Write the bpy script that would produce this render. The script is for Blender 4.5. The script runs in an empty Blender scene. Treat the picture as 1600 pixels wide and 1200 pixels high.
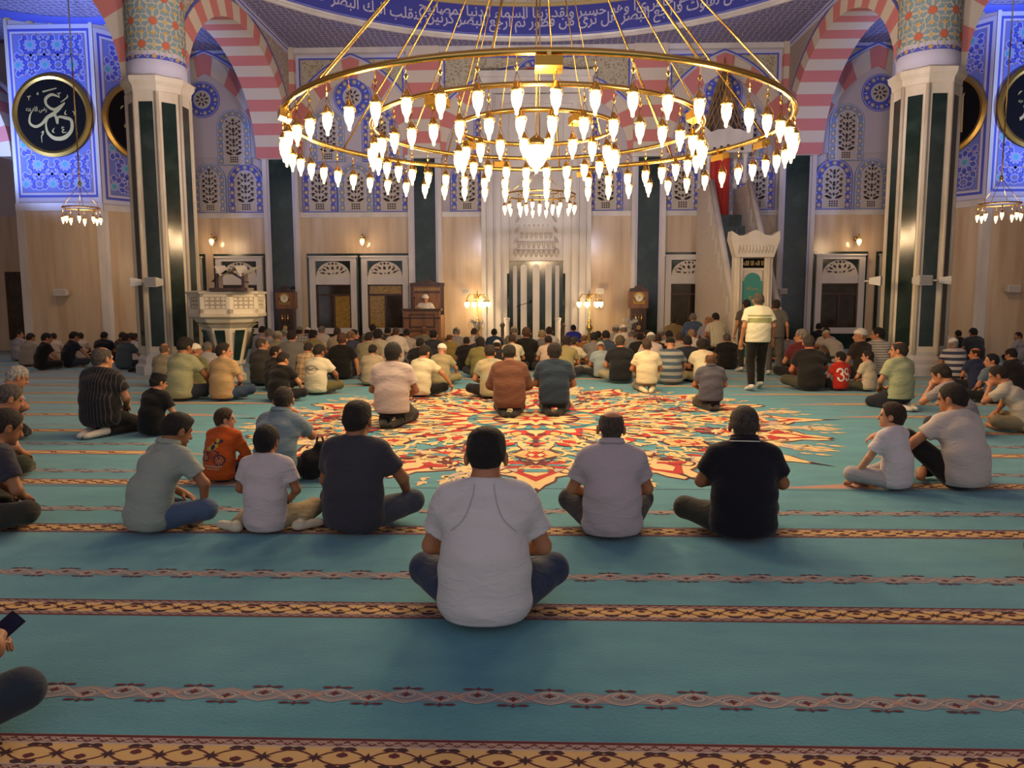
import bpy, math, random
import numpy as np
from mathutils import Vector, Matrix, Euler
sc = bpy.context.scene
COL = sc.collection
random.seed(7)
PI = math.pi
# ---------------------------------------------------------------- camera, world, exposure
CAM_H, PITCH, YAW, ROLL, FPX = 1.65, math.radians(6.4), math.radians(1.8), math.radians(0.12), 1200.0
cam = bpy.data.cameras.new('camera'); camo = bpy.data.objects.new('camera', cam); COL.objects.link(camo)
cam.sensor_fit = 'HORIZONTAL'; cam.sensor_width = 36.0; cam.lens = 36.0 * FPX / 1600.0
cam.clip_start = 0.05; cam.clip_end = 200
_R = Matrix.Rotation(YAW, 3, 'Z') @ Matrix.Rotation(PI/2 - PITCH, 3, 'X') @ Matrix.Rotation(-ROLL, 3, 'Z')
camo.matrix_world = Matrix.Translation((0, 0, CAM_H)) @ _R.to_4x4()
sc.camera = camo
sc.view_settings.view_transform = 'Standard'; sc.view_settings.look = 'None'
sc.view_settings.gamma = 1; sc.view_settings.use_curve_mapping = False
sc.view_settings.exposure = 0.80
sc.cycles.max_bounces = 6; sc.cycles.diffuse_bounces = 3; sc.cycles.glossy_bounces = 3
sc.cycles.sample_clamp_indirect = 3.0; sc.cycles.sample_clamp_direct = 12.0
sc.cycles.use_denoising = True
sc.cycles.caustics_reflective = False; sc.cycles.caustics_refractive = False
wd = bpy.data.worlds.new('hall_beyond'); sc.world = wd; wd.use_nodes = True
wd.node_tree.nodes['Background'].inputs[0].default_value = (0.96, 0.88, 0.94, 1)
wd.node_tree.nodes['Background'].inputs[1].default_value = 0.40

def ray(px, py):
    v = _R @ Vector(((px-800)/FPX, (600-py)/FPX, -1.0)); return v
def wp(px, py, Y):
    v = ray(px, py); t = Y / v.y; return Vector((v.x*t, Y, CAM_H + v.z*t))
def gp(px, py, z=0.0):
    v = ray(px, py); t = (z-CAM_H)/v.z; return Vector((v.x*t, v.y*t, z))
WY = 25.0                                   # distance of the qibla wall
def wx(px, py=400, Y=WY): return wp(px, py, Y).x
def wz(py, px=838, Y=WY): return wp(px, py, Y).z

CH_Y, CH_Z = 10.8, 3.94                     # the big chandelier: centre distance and ring height
def lamp(kind, name, loc, energy, color, size=0.1, rot=None, **k):
    l = bpy.data.lights.new(name, kind); l.energy = energy; l.color = color
    if kind == 'AREA':
        l.shape = 'RECTANGLE'; l.size = size; l.size_y = k.get('sy', size)
    elif kind == 'SPOT':
        l.spot_size = k.get('spot', 1.5); l.spot_blend = .8; l.shadow_soft_size = size
    else: l.shadow_soft_size = size
    o = bpy.data.objects.new(name, l); o.location = loc
    if rot is not None: o.rotation_euler = rot
    COL.objects.link(o); return o
WARM = (1.0, 0.68, 0.37)
for rad, n, e in ((3.32, 10, 62), (2.22, 6, 54), (1.08, 3, 56)):
    for i in range(n):
        a = 2*PI*(i+.5)/n
        lamp('POINT', 'chandelier_light', (rad*math.cos(a), CH_Y+rad*math.sin(a), CH_Z-.42), e, WARM, .16)
lamp('POINT', 'chandelier_light', (0, 17.6, 3.3), 60, WARM, .3)
# the chandelier carries floodlights that wash the dome and the upper walls
for a_ in (-150, -90, -30, 40, 90, 140):
    c_ = (3.2*math.cos(math.radians(a_)), CH_Y+3.2*math.sin(math.radians(a_)), CH_Z+.15)
    o_ = lamp('SPOT', 'chandelier_floodlight', c_, 420, (.86, .82, 1.0), .12, (Vector((c_[0]*2.2, CH_Y+(c_[1]-CH_Y)*2.4+3.5, 9.6))-Vector(c_)).to_track_quat('-Z', 'Y').to_euler(), spot=2.1)
# unseen blue spots in mid-air, aimed at the side panels and aisle ceilings
BLUE = (0.28, 0.42, 1.0)
def aim(loc, tgt):
    return (Vector(tgt)-Vector(loc)).to_track_quat('-Z', 'Y').to_euler()
for s in (-1, 1):
    L = (s*16.4, 18.2, 5.2)
    lamp('SPOT', 'unseen_blue_spot', L, 1150, BLUE, .15, aim(L, (s*13.7, 22.1, 7.1)), spot=1.35)
    L2 = (s*10.8, 17.6, 6.3)
    lamp('SPOT', 'unseen_blue_spot', L2, 900, BLUE, .15, aim(L2, (s*10.8, 19.6, 9.4)), spot=1.5)

# ---------------------------------------------------------------- materials
def lin(h):
    h = h.lstrip('#'); r = [int(h[i:i+2], 16)/255 for i in (0, 2, 4)]
    return tuple(x/12.92 if x <= .04045 else ((x+.055)/1.055)**2.4 for x in r) + (1,)
MATS = {}
def mat(name, color='#888888', rough=.6, metal=0, emis=None, spec=None, bump=None, noise=None, sheen=0, coat=0):
    if name in MATS: return MATS[name]
    m = bpy.data.materials.new(name); MATS[name] = m; m.use_nodes = True
    nt = m.node_tree; b = nt.nodes['Principled BSDF']
    b.inputs['Base Color'].default_value = lin(color); b.inputs['Roughness'].default_value = rough
    b.inputs['Metallic'].default_value = metal
    if spec is not None: b.inputs['Specular IOR Level'].default_value = spec
    if coat: b.inputs['Coat Weight'].default_value = coat; b.inputs['Coat Roughness'].default_value = .05
    if sheen: b.inputs['Sheen Weight'].default_value = sheen
    if emis:
        b.inputs['Emission Color'].default_value = lin(emis[0]); b.inputs['Emission Strength'].default_value = emis[1]
        m.cycles.emission_sampling = 'NONE'
    if noise or bump:
        tc = nt.nodes.new('ShaderNodeTexCoord'); mp = nt.nodes.new('ShaderNodeMapping')
        nt.links.new(tc.outputs['Object'], mp.inputs['Vector'])
        n = nt.nodes.new('ShaderNodeTexNoise'); nt.links.new(mp.outputs[0], n.inputs['Vector'])
        if noise:                            # (scale, (sx,sy,sz), colour2, lo, hi)
            n.inputs['Scale'].default_value = noise[0]; mp.inputs['Scale'].default_value = noise[1]
            n.inputs['Detail'].default_value = 5
            r = nt.nodes.new('ShaderNodeValToRGB'); r.color_ramp.elements[0].position = noise[3]; r.color_ramp.elements[1].position = noise[4]
            r.color_ramp.elements[0].color = lin(color); r.color_ramp.elements[1].color = lin(noise[2])
            nt.links.new(n.outputs['Fac'], r.inputs[0]); nt.links.new(r.outputs[0], b.inputs['Base Color'])
        if bump:                             # (scale, strength)
            n2 = nt.nodes.new('ShaderNodeTexNoise'); nt.links.new(tc.outputs['Object'], n2.inputs['Vector'])
            n2.inputs['Scale'].default_value = bump[0]; n2.inputs['Detail'].default_value = 4
            bp = nt.nodes.new('ShaderNodeBump'); bp.inputs['Strength'].default_value = bump[1]; bp.inputs['Distance'].default_value = .02
            nt.links.new(n2.outputs['Fac'], bp.inputs['Height']); nt.links.new(bp.outputs[0], b.inputs['Normal'])
    return m
white = mat('white_marble', '#d6cfc6', .32, noise=(1.2, (1, 1, .35), '#b9b1ab', .42, .72))
cream = mat('cream_marble', '#e2d6c0', .3, noise=(2.0, (1, 1, .5), '#cdbda2', .4, .75))
green = mat('green_marble', '#1f2f2a', .12, noise=(2.6, (1, 1, 1), '#36463f', .45, .8))
trav = mat('travertine', '#d2bc9e', .16, noise=(1.0, (3.2, 3.2, .28), '#bda080', .38, .66))
plaster = mat('wall_plaster', '#b9afb0', .8)
pink = mat('pink_voussoir', '#c97a72', .7)
sand = mat('cream_voussoir', '#cfc0ab', .7)
lav = mat('lavender_line', '#c3bfd0', .7)
bluep = mat('blue_paint', '#4a55b4', .65)
turq = mat('turquoise_paint', '#4f9fb4', .65)
brownp = mat('brown_paint', '#9c7464', .7)
redp = mat('red_paint', '#bd5440', .7)
goldp = mat('gold_paint', '#a8925a', .6)
darkp = mat('dark_ornament', '#362c2c', .7)
gold = mat('gold_frame', '#b08a3e', .35, .85)
brass = mat('brass', '#d9b064', .25, 1.0)
wood = mat('carved_wood', '#8a5c3a', .35, noise=(6, (1, 1, .15), '#6a4026', .35, .7))
dwood = mat('dark_wood', '#4c2e20', .3, noise=(6, (1, 1, .15), '#24140e', .35, .7))
black = mat('black_board', '#100c0b', .85, spec=.15)
glow = mat('lamp_glass', '#fff2d0', .3, emis=('#ffe2a6', 1.9))
glowdim = mat('sconce_glass', '#fff2d0', .3, emis=('#ffd080', 2.0))
plastic = mat('white_plastic', '#d2ccc4', .4)
steel = mat('steel', '#9a9a9a', .3, 1.0)
glassd = mat('dark_glass', '#2a241e', .08, noise=(3, (1, 1, 1), '#3f372c', .4, .7))

# ---------------------------------------------------------------- mesh helpers
class MB:
    """collects geometry, then links it as one mesh object"""
    def __init__(s): s.v = []; s.f = []; s.m = []; s.mats = []; s.sm = []
    def mi(s, m):
        if m not in s.mats: s.mats.append(m)
        return s.mats.index(m)
    def add(s, vs, fs, m, smooth=False):
        o = len(s.v); i = s.mi(m); s.v += [tuple(v) for v in vs]
        for f in fs: s.f.append(tuple(o+k for k in f)); s.m.append(i); s.sm.append(smooth)
    def box(s, a, b, m):
        x0, y0, z0 = a; x1, y1, z1 = b
        s.add([(x0,y0,z0),(x1,y0,z0),(x1,y1,z0),(x0,y1,z0),(x0,y0,z1),(x1,y0,z1),(x1,y1,z1),(x0,y1,z1)],
              [(0,3,2,1),(4,5,6,7),(0,1,5,4),(1,2,6,5),(2,3,7,6),(3,0,4,7)], m)
    def obox(s, c, ax, hs, m):               # oriented box: centre, 3 axes, half sizes
        c = Vector(c); X, Y, Z = [Vector(a).normalized()*h for a, h in zip(ax, hs)]
        vs = [c+X*i+Y*j+Z*k for k in (-1,1) for j in (-1,1) for i in (-1,1)]
        s.add(vs, [(0,2,3,1),(4,5,7,6),(0,1,5,4),(1,3,7,5),(3,2,6,7),(2,0,4,6)], m)
    def tube(s, pts, r, m, n=8, closed=False, smooth=True):
        P = [Vector(p) for p in pts]; N = len(P); rr = r if hasattr(r, '__len__') else [r]*N
        vs = []; up = None
        for i, p in enumerate(P):
            t = (P[(i+1) % N]-P[i-1]) if closed else (P[min(i+1, N-1)]-P[max(i-1, 0)])
            t.normalize()
            if up is None: up = Vector((0,0,1)) if abs(t.z) < .9 else Vector((1,0,0))
            a = t.cross(up);
            if a.length < 1e-4: a = t.cross(Vector((0,1,0)))
            a.normalize(); b = a.cross(t); up = b
            vs += [p+(a*math.cos(2*PI*k/n)+b*math.sin(2*PI*k/n))*rr[i] for k in range(n)]
        fs = []
        for i in range(N if closed else N-1):
            j = (i+1) % N
            fs += [(i*n+k, j*n+k, j*n+(k+1) % n, i*n+(k+1) % n) for k in range(n)]
        if not closed: fs += [tuple(range(n)), tuple((N-1)*n+k for k in reversed(range(n)))]
        s.add(vs, fs, m, smooth)
    def lathe(s, prof, c, m, n=16, smooth=True, a0=0, close=True, sx=1, sy=1):   # prof [(r,z)]
        c = Vector(c); vs = []
        for r, z in prof:
            vs += [c+Vector((r*sx*math.cos(a0+2*PI*k/n), r*sy*math.sin(a0+2*PI*k/n), z)) for k in range(n)]
        fs = []
        for i in range(len(prof)-1):
            fs += [(i*n+k, i*n+(k+1) % n, (i+1)*n+(k+1) % n, (i+1)*n+k) for k in range(n)]
        if close: fs += [tuple(reversed(range(n))), tuple((len(prof)-1)*n+k for k in range(n))]
        s.add(vs, fs, m, smooth)
    def build(s, name, parent=None, loc=None):
        me = bpy.data.meshes.new(name)
        vs = s.v
        if loc is not None: vs = [(v[0]-loc[0], v[1]-loc[1], v[2]-loc[2]) for v in vs]
        me.from_pydata(vs, [], s.f)
        for m in s.mats: me.materials.append(m)
        me.polygons.foreach_set('material_index', s.m); me.polygons.foreach_set('use_smooth', s.sm)
        me.update()
        o = bpy.data.objects.new(name, me); COL.objects.link(o)
        if loc is not None: o.location = loc
        if parent is not None: o.parent = parent
        return o
def tag(o, label=None, cat=None, group=None, kind=None):
    if label: o['label'] = label
    if cat: o['category'] = cat
    if group: o['group'] = group
    if kind: o['kind'] = kind
    return o
def struct(o): o['kind'] = 'structure'; return o
def empty(name, loc=(0,0,0), rz=0, label=None, cat=None, group=None):
    o = bpy.data.objects.new(name, None); COL.objects.link(o); o.location = loc; o.rotation_euler = (0,0,rz)
    o.empty_display_size = .2
    return tag(o, label, cat, group)
def copy_tree(o, parent=None):
    c = o.copy(); COL.objects.link(c); c.parent = parent
    for ch in list(KIDS.get(o.name, [])): copy_tree(ch, c)
    return c
KIDS = {}
def kids(o):
    KIDS[o.name] = list(o.children)
    for c in o.children: kids(c)

class Fr:
    """a flat frame in space: ornaments are laid on it as thin real shapes"""
    def __init__(s, O, U, V, mb=None):
        s.O, s.U, s.V = Vector(O), Vector(U).normalized(), Vector(V).normalized(); s.N = s.U.cross(s.V); s.mb = mb or MB()
    def p(s, x, y, l=0): return s.O + s.U*x + s.V*y + s.N*l
    def poly(s, pts, m, l=.004, th=0):
        n = len(pts)
        if th:
            vs = [s.p(x, y, l-th) for x, y in pts] + [s.p(x, y, l) for x, y in pts]
            s.mb.add(vs, [tuple(range(n, 2*n))] + [(i, (i+1) % n, n+(i+1) % n, n+i) for i in range(n)], m)
        else: s.mb.add([s.p(x, y, l) for x, y in pts], [tuple(range(n))], m)
    def rect(s, x0, y0, x1, y1, m, l=.004, th=0): s.poly([(x0,y0),(x1,y0),(x1,y1),(x0,y1)], m, l, th)
    def disc(s, x, y, r, m, l=.004, n=20, th=0, ry=None): s.poly([(x+r*math.cos(2*PI*k/n), y+(ry or r)*math.sin(2*PI*k/n)) for k in range(n)], m, l, th)
    def ring(s, x, y, r0, r1, m, l=.006, n=24):
        vs = [s.p(x+r*math.cos(2*PI*k/n), y+r*math.sin(2*PI*k/n), l) for r in (r0, r1) for k in range(n)]
        s.mb.add(vs, [(k, n+k, n+(k+1) % n, (k+1) % n) for k in range(n)], m)
    def rib(s, pts, w, m, l=.006, closed=False):      # ribbon of varying width
        n = len(pts); ww = w if hasattr(w, '__len__') else [w]*n; vs = []
        for i, (x, y) in enumerate(pts):
            a = pts[(i-1) % n] if (closed or i > 0) else pts[i]; b = pts[(i+1) % n] if (closed or i < n-1) else pts[i]
            dx, dy = b[0]-a[0], b[1]-a[1]; L = math.hypot(dx, dy) or 1
            nx, ny = -dy/L*ww[i]/2, dx/L*ww[i]/2
            li = l+i*.00003 if not closed else l
            vs += [s.p(x+nx, y+ny, li), s.p(x-nx, y-ny, li)]
        fs = [(2*i, 2*i+1, 2*((i+1) % n)+1, 2*((i+1) % n)) for i in range(n if closed else n-1)]
        s.mb.add(vs, fs, m)
    def strip(s, A, B, m, l=.004, th=0):              # quads between two equal length outlines
        n = len(A)
        for i in range(n-1):
            s.poly([A[i], A[i+1], B[i+1], B[i]], m, l, th)
def spline(pts, k=6):
    """Catmull-Rom through 2D points"""
    P = [pts[0]] + list(pts) + [pts[-1]]; out = []
    for i in range(1, len(P)-2):
        for j in range(k):
            t = j/k; a, b, c, d = P[i-1], P[i], P[i+1], P[i+2]
            out.append(tuple(.5*((2*b[q]) + (-a[q]+c[q])*t + (2*a[q]-5*b[q]+4*c[q]-d[q])*t*t + (-a[q]+3*b[q]-3*c[q]+d[q])*t**3) for q in range(len(b))))
    out.append(tuple(pts[-1])); return out
def drop(cx, cy, ang, L, W):
    """petal: point at (cx,cy) growing along ang"""
    sh = ((0,0),(.25,.32),(.55,.5),(.82,.36),(1,0),(.82,-.36),(.55,-.5),(.25,-.32))
    c, s_ = math.cos(ang), math.sin(ang)
    return [(cx+c*a*L-s_*b*W, cy+s_*a*L+c*b*W) for a, b in sh]
def leaf(cx, cy, ang, L, W):
    sh = ((0,0),(.3,.42),(.6,.4),(1,0),(.6,-.4),(.3,-.42)); c, s_ = math.cos(ang), math.sin(ang)
    return [(cx+c*a*L-s_*b*W, cy+s_*a*L+c*b*W) for a, b in sh]
def star(cx, cy, r0, r1, n, a0=0):
    return [(cx+(r1 if k % 2 == 0 else r0)*math.cos(a0+PI*k/n), cy+(r1 if k % 2 == 0 else r0)*math.sin(a0+PI*k/n)) for k in range(2*n)]
def girih(fr, inside, x0, y0, x1, y1, s, mp, ms, mt, l=.006):
    """ten-petal rosettes on a staggered lattice with drops and small stars between"""
    ry = s*.70; j = 0; y = y0
    while y < y1+ry:
        x = x0 + (s/2 if j % 2 else 0)
        while x < x1+s:
            if inside(x, y):
                fr.poly(star(x, y, s*.11, s*.18, 10), lav, l-.0005); fr.poly(star(x, y, s*.085, s*.15, 10), ms, l)
            for k in range(10):
                a = 2*PI*(k+.5)/10
                for r0, L, W in ((.175, .245, .185), ):
                    q = drop(x+math.cos(a)*r0*s, y+math.sin(a)*r0*s, a, L*s, W*s)
                    if all(inside(*t) for t in q): fr.poly(drop(x+math.cos(a)*(r0-.03)*s, y+math.sin(a)*(r0-.03)*s, a, (L+.055)*s, (W+.055)*s), lav, l-.001); fr.poly(q, mp, l)
            for dx, dy in ((s/2, 0), (s*.25, ry*.5+.0), (-s*.25, ry*.5)):
                if inside(x+dx, y+dy): fr.poly(star(x+dx, y+dy, s*.025, s*.065, 5, PI/2), mt, l+.001)
            for dx, dy, a0 in ((s/2, ry*.34, PI/2), (s/2, -ry*.34, -PI/2)):
                for k in range(5):
                    a = a0+2*PI*k/5; q = drop(x+dx+math.cos(a)*s*.03, y+dy+math.sin(a)*s*.03, a, s*.13, s*.10)
                    if all(inside(*t) for t in q): fr.poly(drop(x+dx, y+dy, a, s*.18, s*.145), lav, l-.002); fr.poly(q, mp, l)
            x += s
        y += ry; j += 1
PF = {}
def _pf():
    # letter -> (isolated, final, initial, medial)
    t = 'ء:FE80 ا:FE8D,FE8E ب:FE8F,FE90,FE91,FE92 ة:FE93,FE94 ت:FE95,FE96,FE97,FE98 ث:FE99,FE9A,FE9B,FE9C ج:FE9D,FE9E,FE9F,FEA0 ح:FEA1,FEA2,FEA3,FEA4 خ:FEA5,FEA6,FEA7,FEA8 د:FEA9,FEAA ذ:FEAB,FEAC ر:FEAD,FEAE ز:FEAF,FEB0 س:FEB1,FEB2,FEB3,FEB4 ش:FEB5,FEB6,FEB7,FEB8 ص:FEB9,FEBA,FEBB,FEBC ض:FEBD,FEBE,FEBF,FEC0 ط:FEC1,FEC2,FEC3,FEC4 ظ:FEC5,FEC6,FEC7,FEC8 ع:FEC9,FECA,FECB,FECC غ:FECD,FECE,FECF,FED0 ف:FED1,FED2,FED3,FED4 ق:FED5,FED6,FED7,FED8 ك:FED9,FEDA,FEDB,FEDC ل:FEDD,FEDE,FEDF,FEE0 م:FEE1,FEE2,FEE3,FEE4 ن:FEE5,FEE6,FEE7,FEE8 ه:FEE9,FEEA,FEEB,FEEC و:FEED,FEEE ى:FEEF,FEF0 ي:FEF1,FEF2,FEF3,FEF4'
    for e in t.split():
        k, v = e.split(':'); PF[k] = [chr(int(x, 16)) for x in v.split(',')]
_pf()
def shape_arabic(s):
    out = []
    for i, c in enumerate(s):
        f = PF.get(c)
        if not f: out.append(c); continue
        pj = i > 0 and s[i-1] in PF and len(PF[s[i-1]]) == 4
        nj = i < len(s)-1 and s[i+1] in PF and len(PF[s[i+1]]) > 1 and len(f) == 4
        if len(f) == 1: out.append(f[0])
        elif pj and nj: out.append(f[3])
        elif pj: out.append(f[1])
        elif nj: out.append(f[2])
        else: out.append(f[0])
    return ''.join(reversed(out))
def text_geo(body, size=1.0, off=0.0, ext=0.0, res=3):
    cu = bpy.data.curves.new('t', 'FONT'); cu.body = body; cu.size = size; cu.resolution_u = res; cu.offset = off; cu.extrude = ext
    o = bpy.data.objects.new('t', cu); COL.objects.link(o)
    me = bpy.data.meshes.new_from_object(o.evaluated_get(bpy.context.evaluated_depsgraph_get()))
    vs = [tuple(v.co) for v in me.vertices]; fs = [tuple(p.vertices) for p in me.polygons]
    bpy.data.objects.remove(o); bpy.data.curves.remove(cu); bpy.data.meshes.remove(me)
    return vs, fs
def fr_text(fr, body, cx, cy, size, m, l=.01, off=0, width=None, stretch=1.0):
    vs, fs = text_geo(body, size, off)
    xs = [v[0] for v in vs]; ys = [v[1] for v in vs]; w = max(xs)-min(xs); k = (width/w) if width else 1
    mx, my = (max(xs)+min(xs))/2, (max(ys)+min(ys))/2
    fr.mb.add([fr.p(cx+(v[0]-mx)*k, cy+(v[1]-my)*k*stretch, l) for v in vs], fs, m)
# ================================================================ THE HALL
CZ = 9.45
X0, Z = 0.0, (0, 0, 1)
def clothy(name, c1, c2, sc_, sx=1, sy=1):
    """two-tone woven lattice pattern"""
    if name in MATS: return MATS[name]
    m = bpy.data.materials.new(name); MATS[name] = m; m.use_nodes = True; nt = m.node_tree; b = nt.nodes['Principled BSDF']
    b.inputs['Roughness'].default_value = .75
    g = nt.nodes.new('ShaderNodeTexCoord'); mp = nt.nodes.new('ShaderNodeMapping'); nt.links.new(g.outputs['Object'], mp.inputs[0])
    v = nt.nodes.new('ShaderNodeTexVoronoi'); v.feature = 'DISTANCE_TO_EDGE'; v.inputs['Scale'].default_value = sc_; v.inputs['Randomness'].default_value = .35
    nt.links.new(mp.outputs[0], v.inputs['Vector'])
    r = nt.nodes.new('ShaderNodeValToRGB'); r.color_ramp.interpolation = 'CONSTANT'
    r.color_ramp.elements[0].color = lin(c2); r.color_ramp.elements[1].position = .09; r.color_ramp.elements[1].color = lin(c1)
    nt.links.new(v.outputs['Distance'], r.inputs[0]); nt.links.new(r.outputs[0], b.inputs['Base Color'])
    return m
weave = clothy('ceiling_weave', '#726d92', '#a7a1b4', 5.5)
goldweave = clothy('gold_weave', '#94835f', '#b5aa92', 13.0)
brick = clothy('beige_weave', '#9a8a7c', '#b7a998', 9.0)
# ---- floor
fl = MB(); fl.box((-18, -4, -.2), (18, 26, -.006), mat('screed', '#6a6a68', .8)); struct(fl.build('floor'))
# ---- qibla wall
zT = wz(335)
w = MB(); w.box((-12.6, WY, 0), (12.6, WY+.4, zT), trav); struct(w.build('wall_back'))
w = MB(); w.box((-12.6, WY, zT), (12.6, WY+.4, CZ), plaster); struct(w.build('wall_back'))
w = MB()
w.box((-12.4, WY-.06, zT-.07), (12.4, WY, zT+.09), white); w.box((-12.4, WY-.09, zT+.03), (12.4, WY, zT+.09), white)
w.box((-8, WY-.12, CZ-.16), (8, WY, CZ), white)
struct(w.build('trim_1'))
w = MB(); w.box((-12.4, WY-.05, 0), (12.4, WY, .35), green); struct(w.build('baseboard_back'))
def arc_sides(a, h, t, n):
    """outline points of a pointed arch: lists of (inner, outer) from the left springing to the right one"""
    c = max(0.0, (h*h-a*a)/(2*a)); R = a+c; ti = math.acos(c/R); to = math.acos(c/(R+t)); sy = h/math.sqrt(R*R-c*c)
    L = []
    for i in range(n+1):
        u = i/n
        L.append(((-(R*math.cos(ti*u)-c), R*math.sin(ti*u)*sy), (-((R+t)*math.cos(to*u)-c), (R+t)*math.sin(to*u)*sy)))
    return L + [((-p[0], p[1]), (-q[0], q[1])) for p, q in reversed(L[:-1])]
def arch_blocks(fr, xc, z0, a, h, t, nb, l, th, m0=pink, m1=sand, sub=3, lo=0, hi=None):
    """alternating voussoirs; nb blocks (odd) with a keystone in the middle"""
    P = arc_sides(a, h, t, nb*sub); tot = len(P)-1
    edges = [round(tot*(i/nb)) for i in range(nb+1)]
    for b in range(nb):
        if b < lo or (hi is not None and b >= hi): continue
        seg = P[edges[b]:edges[b+1]+1]
        pts = [(xc+q[0], z0+q[1]) for p, q in seg] + [(xc+p[0], z0+p[1]) for p, q in reversed(seg)]
        fr.poly(pts, m0 if (b - nb//2) % 2 == 0 else m1, l, th)
    return [(xc+p[0], z0+p[1]) for p, q in P], [(xc+q[0], z0+q[1]) for p, q in P]
WF = lambda mb=None: Fr((0, WY, 0), (1, 0, 0), (0, 0, 1), mb)      # frame on the qibla wall; its normal points to the camera (-y)
# normal of U x V = (1,0,0)x(0,0,1) = (0,-1,0): towards the hall
zS = wz(243)                                                     # springing of the wall arches
bays = [(wx(472), wx(640)), (wx(640)+1.08, -(wx(640)+1.08)), (-wx(640), -wx(472))]
def bay_arch(xa, xb, hgt, name, ztop=CZ-.2):
    fr = WF(); xc = (xa+xb)/2; a = (xb-xa)/2 - .02
    fr.rect(xa, zS, xb, ztop, lav, .02, .02); fr.rect(xa+.09, zS, xb-.09, ztop-.09, bluep, .024); fr.rect(xa+.14, zS, xb-.14, ztop-.14, goldweave, .028)
    t = .55; n = 13 if a < 2.5 else 17
    P = arc_sides(a-.1, hgt-.62, .62, 40)
    fr.poly([(xc+q[0]*1.03, zS+q[1]*1.02) for p, q in P], lav, .032)
    fr.rib([(xc+q[0]*1.015, zS+q[1]*1.01) for p, q in P], .05, bluep, .036)
    A, B = arch_blocks(fr, xc, zS, a-.1, hgt-.62, t, n, .10, .09)
    fr.poly(A, plaster, .04)
    struct(fr.mb.build(name))
bay_arch(*bays[0], CZ-.25-zS, 'trim_2'); bay_arch(*bays[2], CZ-.25-zS, 'trim_3'); bay_arch(*bays[1], CZ-.45-zS, 'trim_4')
ox0, ox1 = wx(305)-1.2, wx(418)
bay_arch(ox0, ox1, CZ-.1-zS, 'trim_5', CZ-.02); bay_arch(-ox1, -ox0, CZ-.1-zS, 'trim_6', CZ-.02)
# pilasters with striped springers above
for i, (pa, pb) in enumerate(((418, 472), (640, 692), (984, 1036), (1204, 1258))):
    xa, xb = (wx(pa), wx(pb)) if i < 2 else (-wx(692), -wx(640)) if i == 2 else (-wx(472), -wx(418))
    t = empty('pilaster', ((xa+xb)/2, WY, 0), 0, ['green marble pilaster behind the left longcase clock', 'green marble pilaster behind the wooden preaching desk',
        'green marble pilaster between the mihrab and the right floor lamp, behind a clock', 'green marble pilaster at the right of the marble pulpit stairs'][i], 'pilaster', 'green pilasters of the back wall')
    o = Vector((-(xa+xb)/2, -WY, 0)); h = xb-xa
    m = MB(); m.box((xa, WY-.22, 0), (xa+.13, WY, zS), white); m.box((xb-.13, WY-.22, 0), (xb, WY, zS), white)
    m.box((xa+.13, WY-.19, 0), (xa+.2, WY, zS-.1), lav); m.box((xb-.2, WY-.19, 0), (xb-.13, WY, zS-.1), lav)
    m.box((xa-.05, WY-.30, zS-.1), (xb+.05, WY, zS), white); m.box((xa-.04, WY-.27, 0), (xb+.04, WY, .3), white)
    m.build('frame', t, (-o.x, -o.y, 0)).location = (0, 0, 0)
    m = MB(); m.box((xa+.2, WY-.15, .3), (xb-.2, WY, zS-.1), green); m.build('green_panel', t, (-o.x, -o.y, 0)).location = (0, 0, 0)
    m = MB(); nb = 9; hh = (CZ-zS)/nb
    for k in range(nb): m.box((xa+.02, WY-.20, zS+k*hh), (xb-.02, WY, zS+(k+1)*hh), sand if k % 2 == 0 else pink)
    m.build('striped_springer', t, (-o.x, -o.y, 0)).location = (0, 0, 0)
# ---- painted lattice windows
NWIN = [0]
def flower_panel(fr, cx, z0, w, h, l):
    """vase with a symmetric flower tree, dark openings in pale plaster"""
    s = w/.6
    n = 3
    for r in range(3): 
        for c in range(4): fr.rect(cx+(c-2)*.065*s+.01, z0+.05*s+r*.06*s, cx+(c-1)*.065*s-.01, z0+.09*s+r*.06*s, darkp, l)
    z = z0+.27*s
    for sg in (-1, 1): fr.poly(leaf(cx+sg*.03*s, z, PI/2-sg*1.25, .22*s, .09*s), darkp, l)
    z += .06*s; top = z0+h-.06*s; k = 0
    while z < top-.08*s:
        half = w*.42 if z < z0+h*.72 else w*.42*max(.25, (z0+h-z)/(h*.28))
        fr.poly(drop(cx, z, PI/2, .10*s, .07*s), darkp, l)
        for sg in (-1, 1):
            fr.poly(leaf(cx+sg*.05*s, z+.02*s, PI/2-sg*.8, .13*s, .06*s), darkp, l)
            if half > .16*s:
                fr.poly(leaf(cx+sg*.12*s, z+.0*s, PI/2-sg*1.5, half-.12*s, .06*s), darkp, l)
                fr.poly(star(cx+sg*.19*s, z+.12*s, .02*s, .055*s, 5), darkp, l)
        if k % 2: fr.poly(star(cx, z+.15*s, .03*s, .075*s, 6), darkp, l)
        z += .155*s; k += 1
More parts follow.
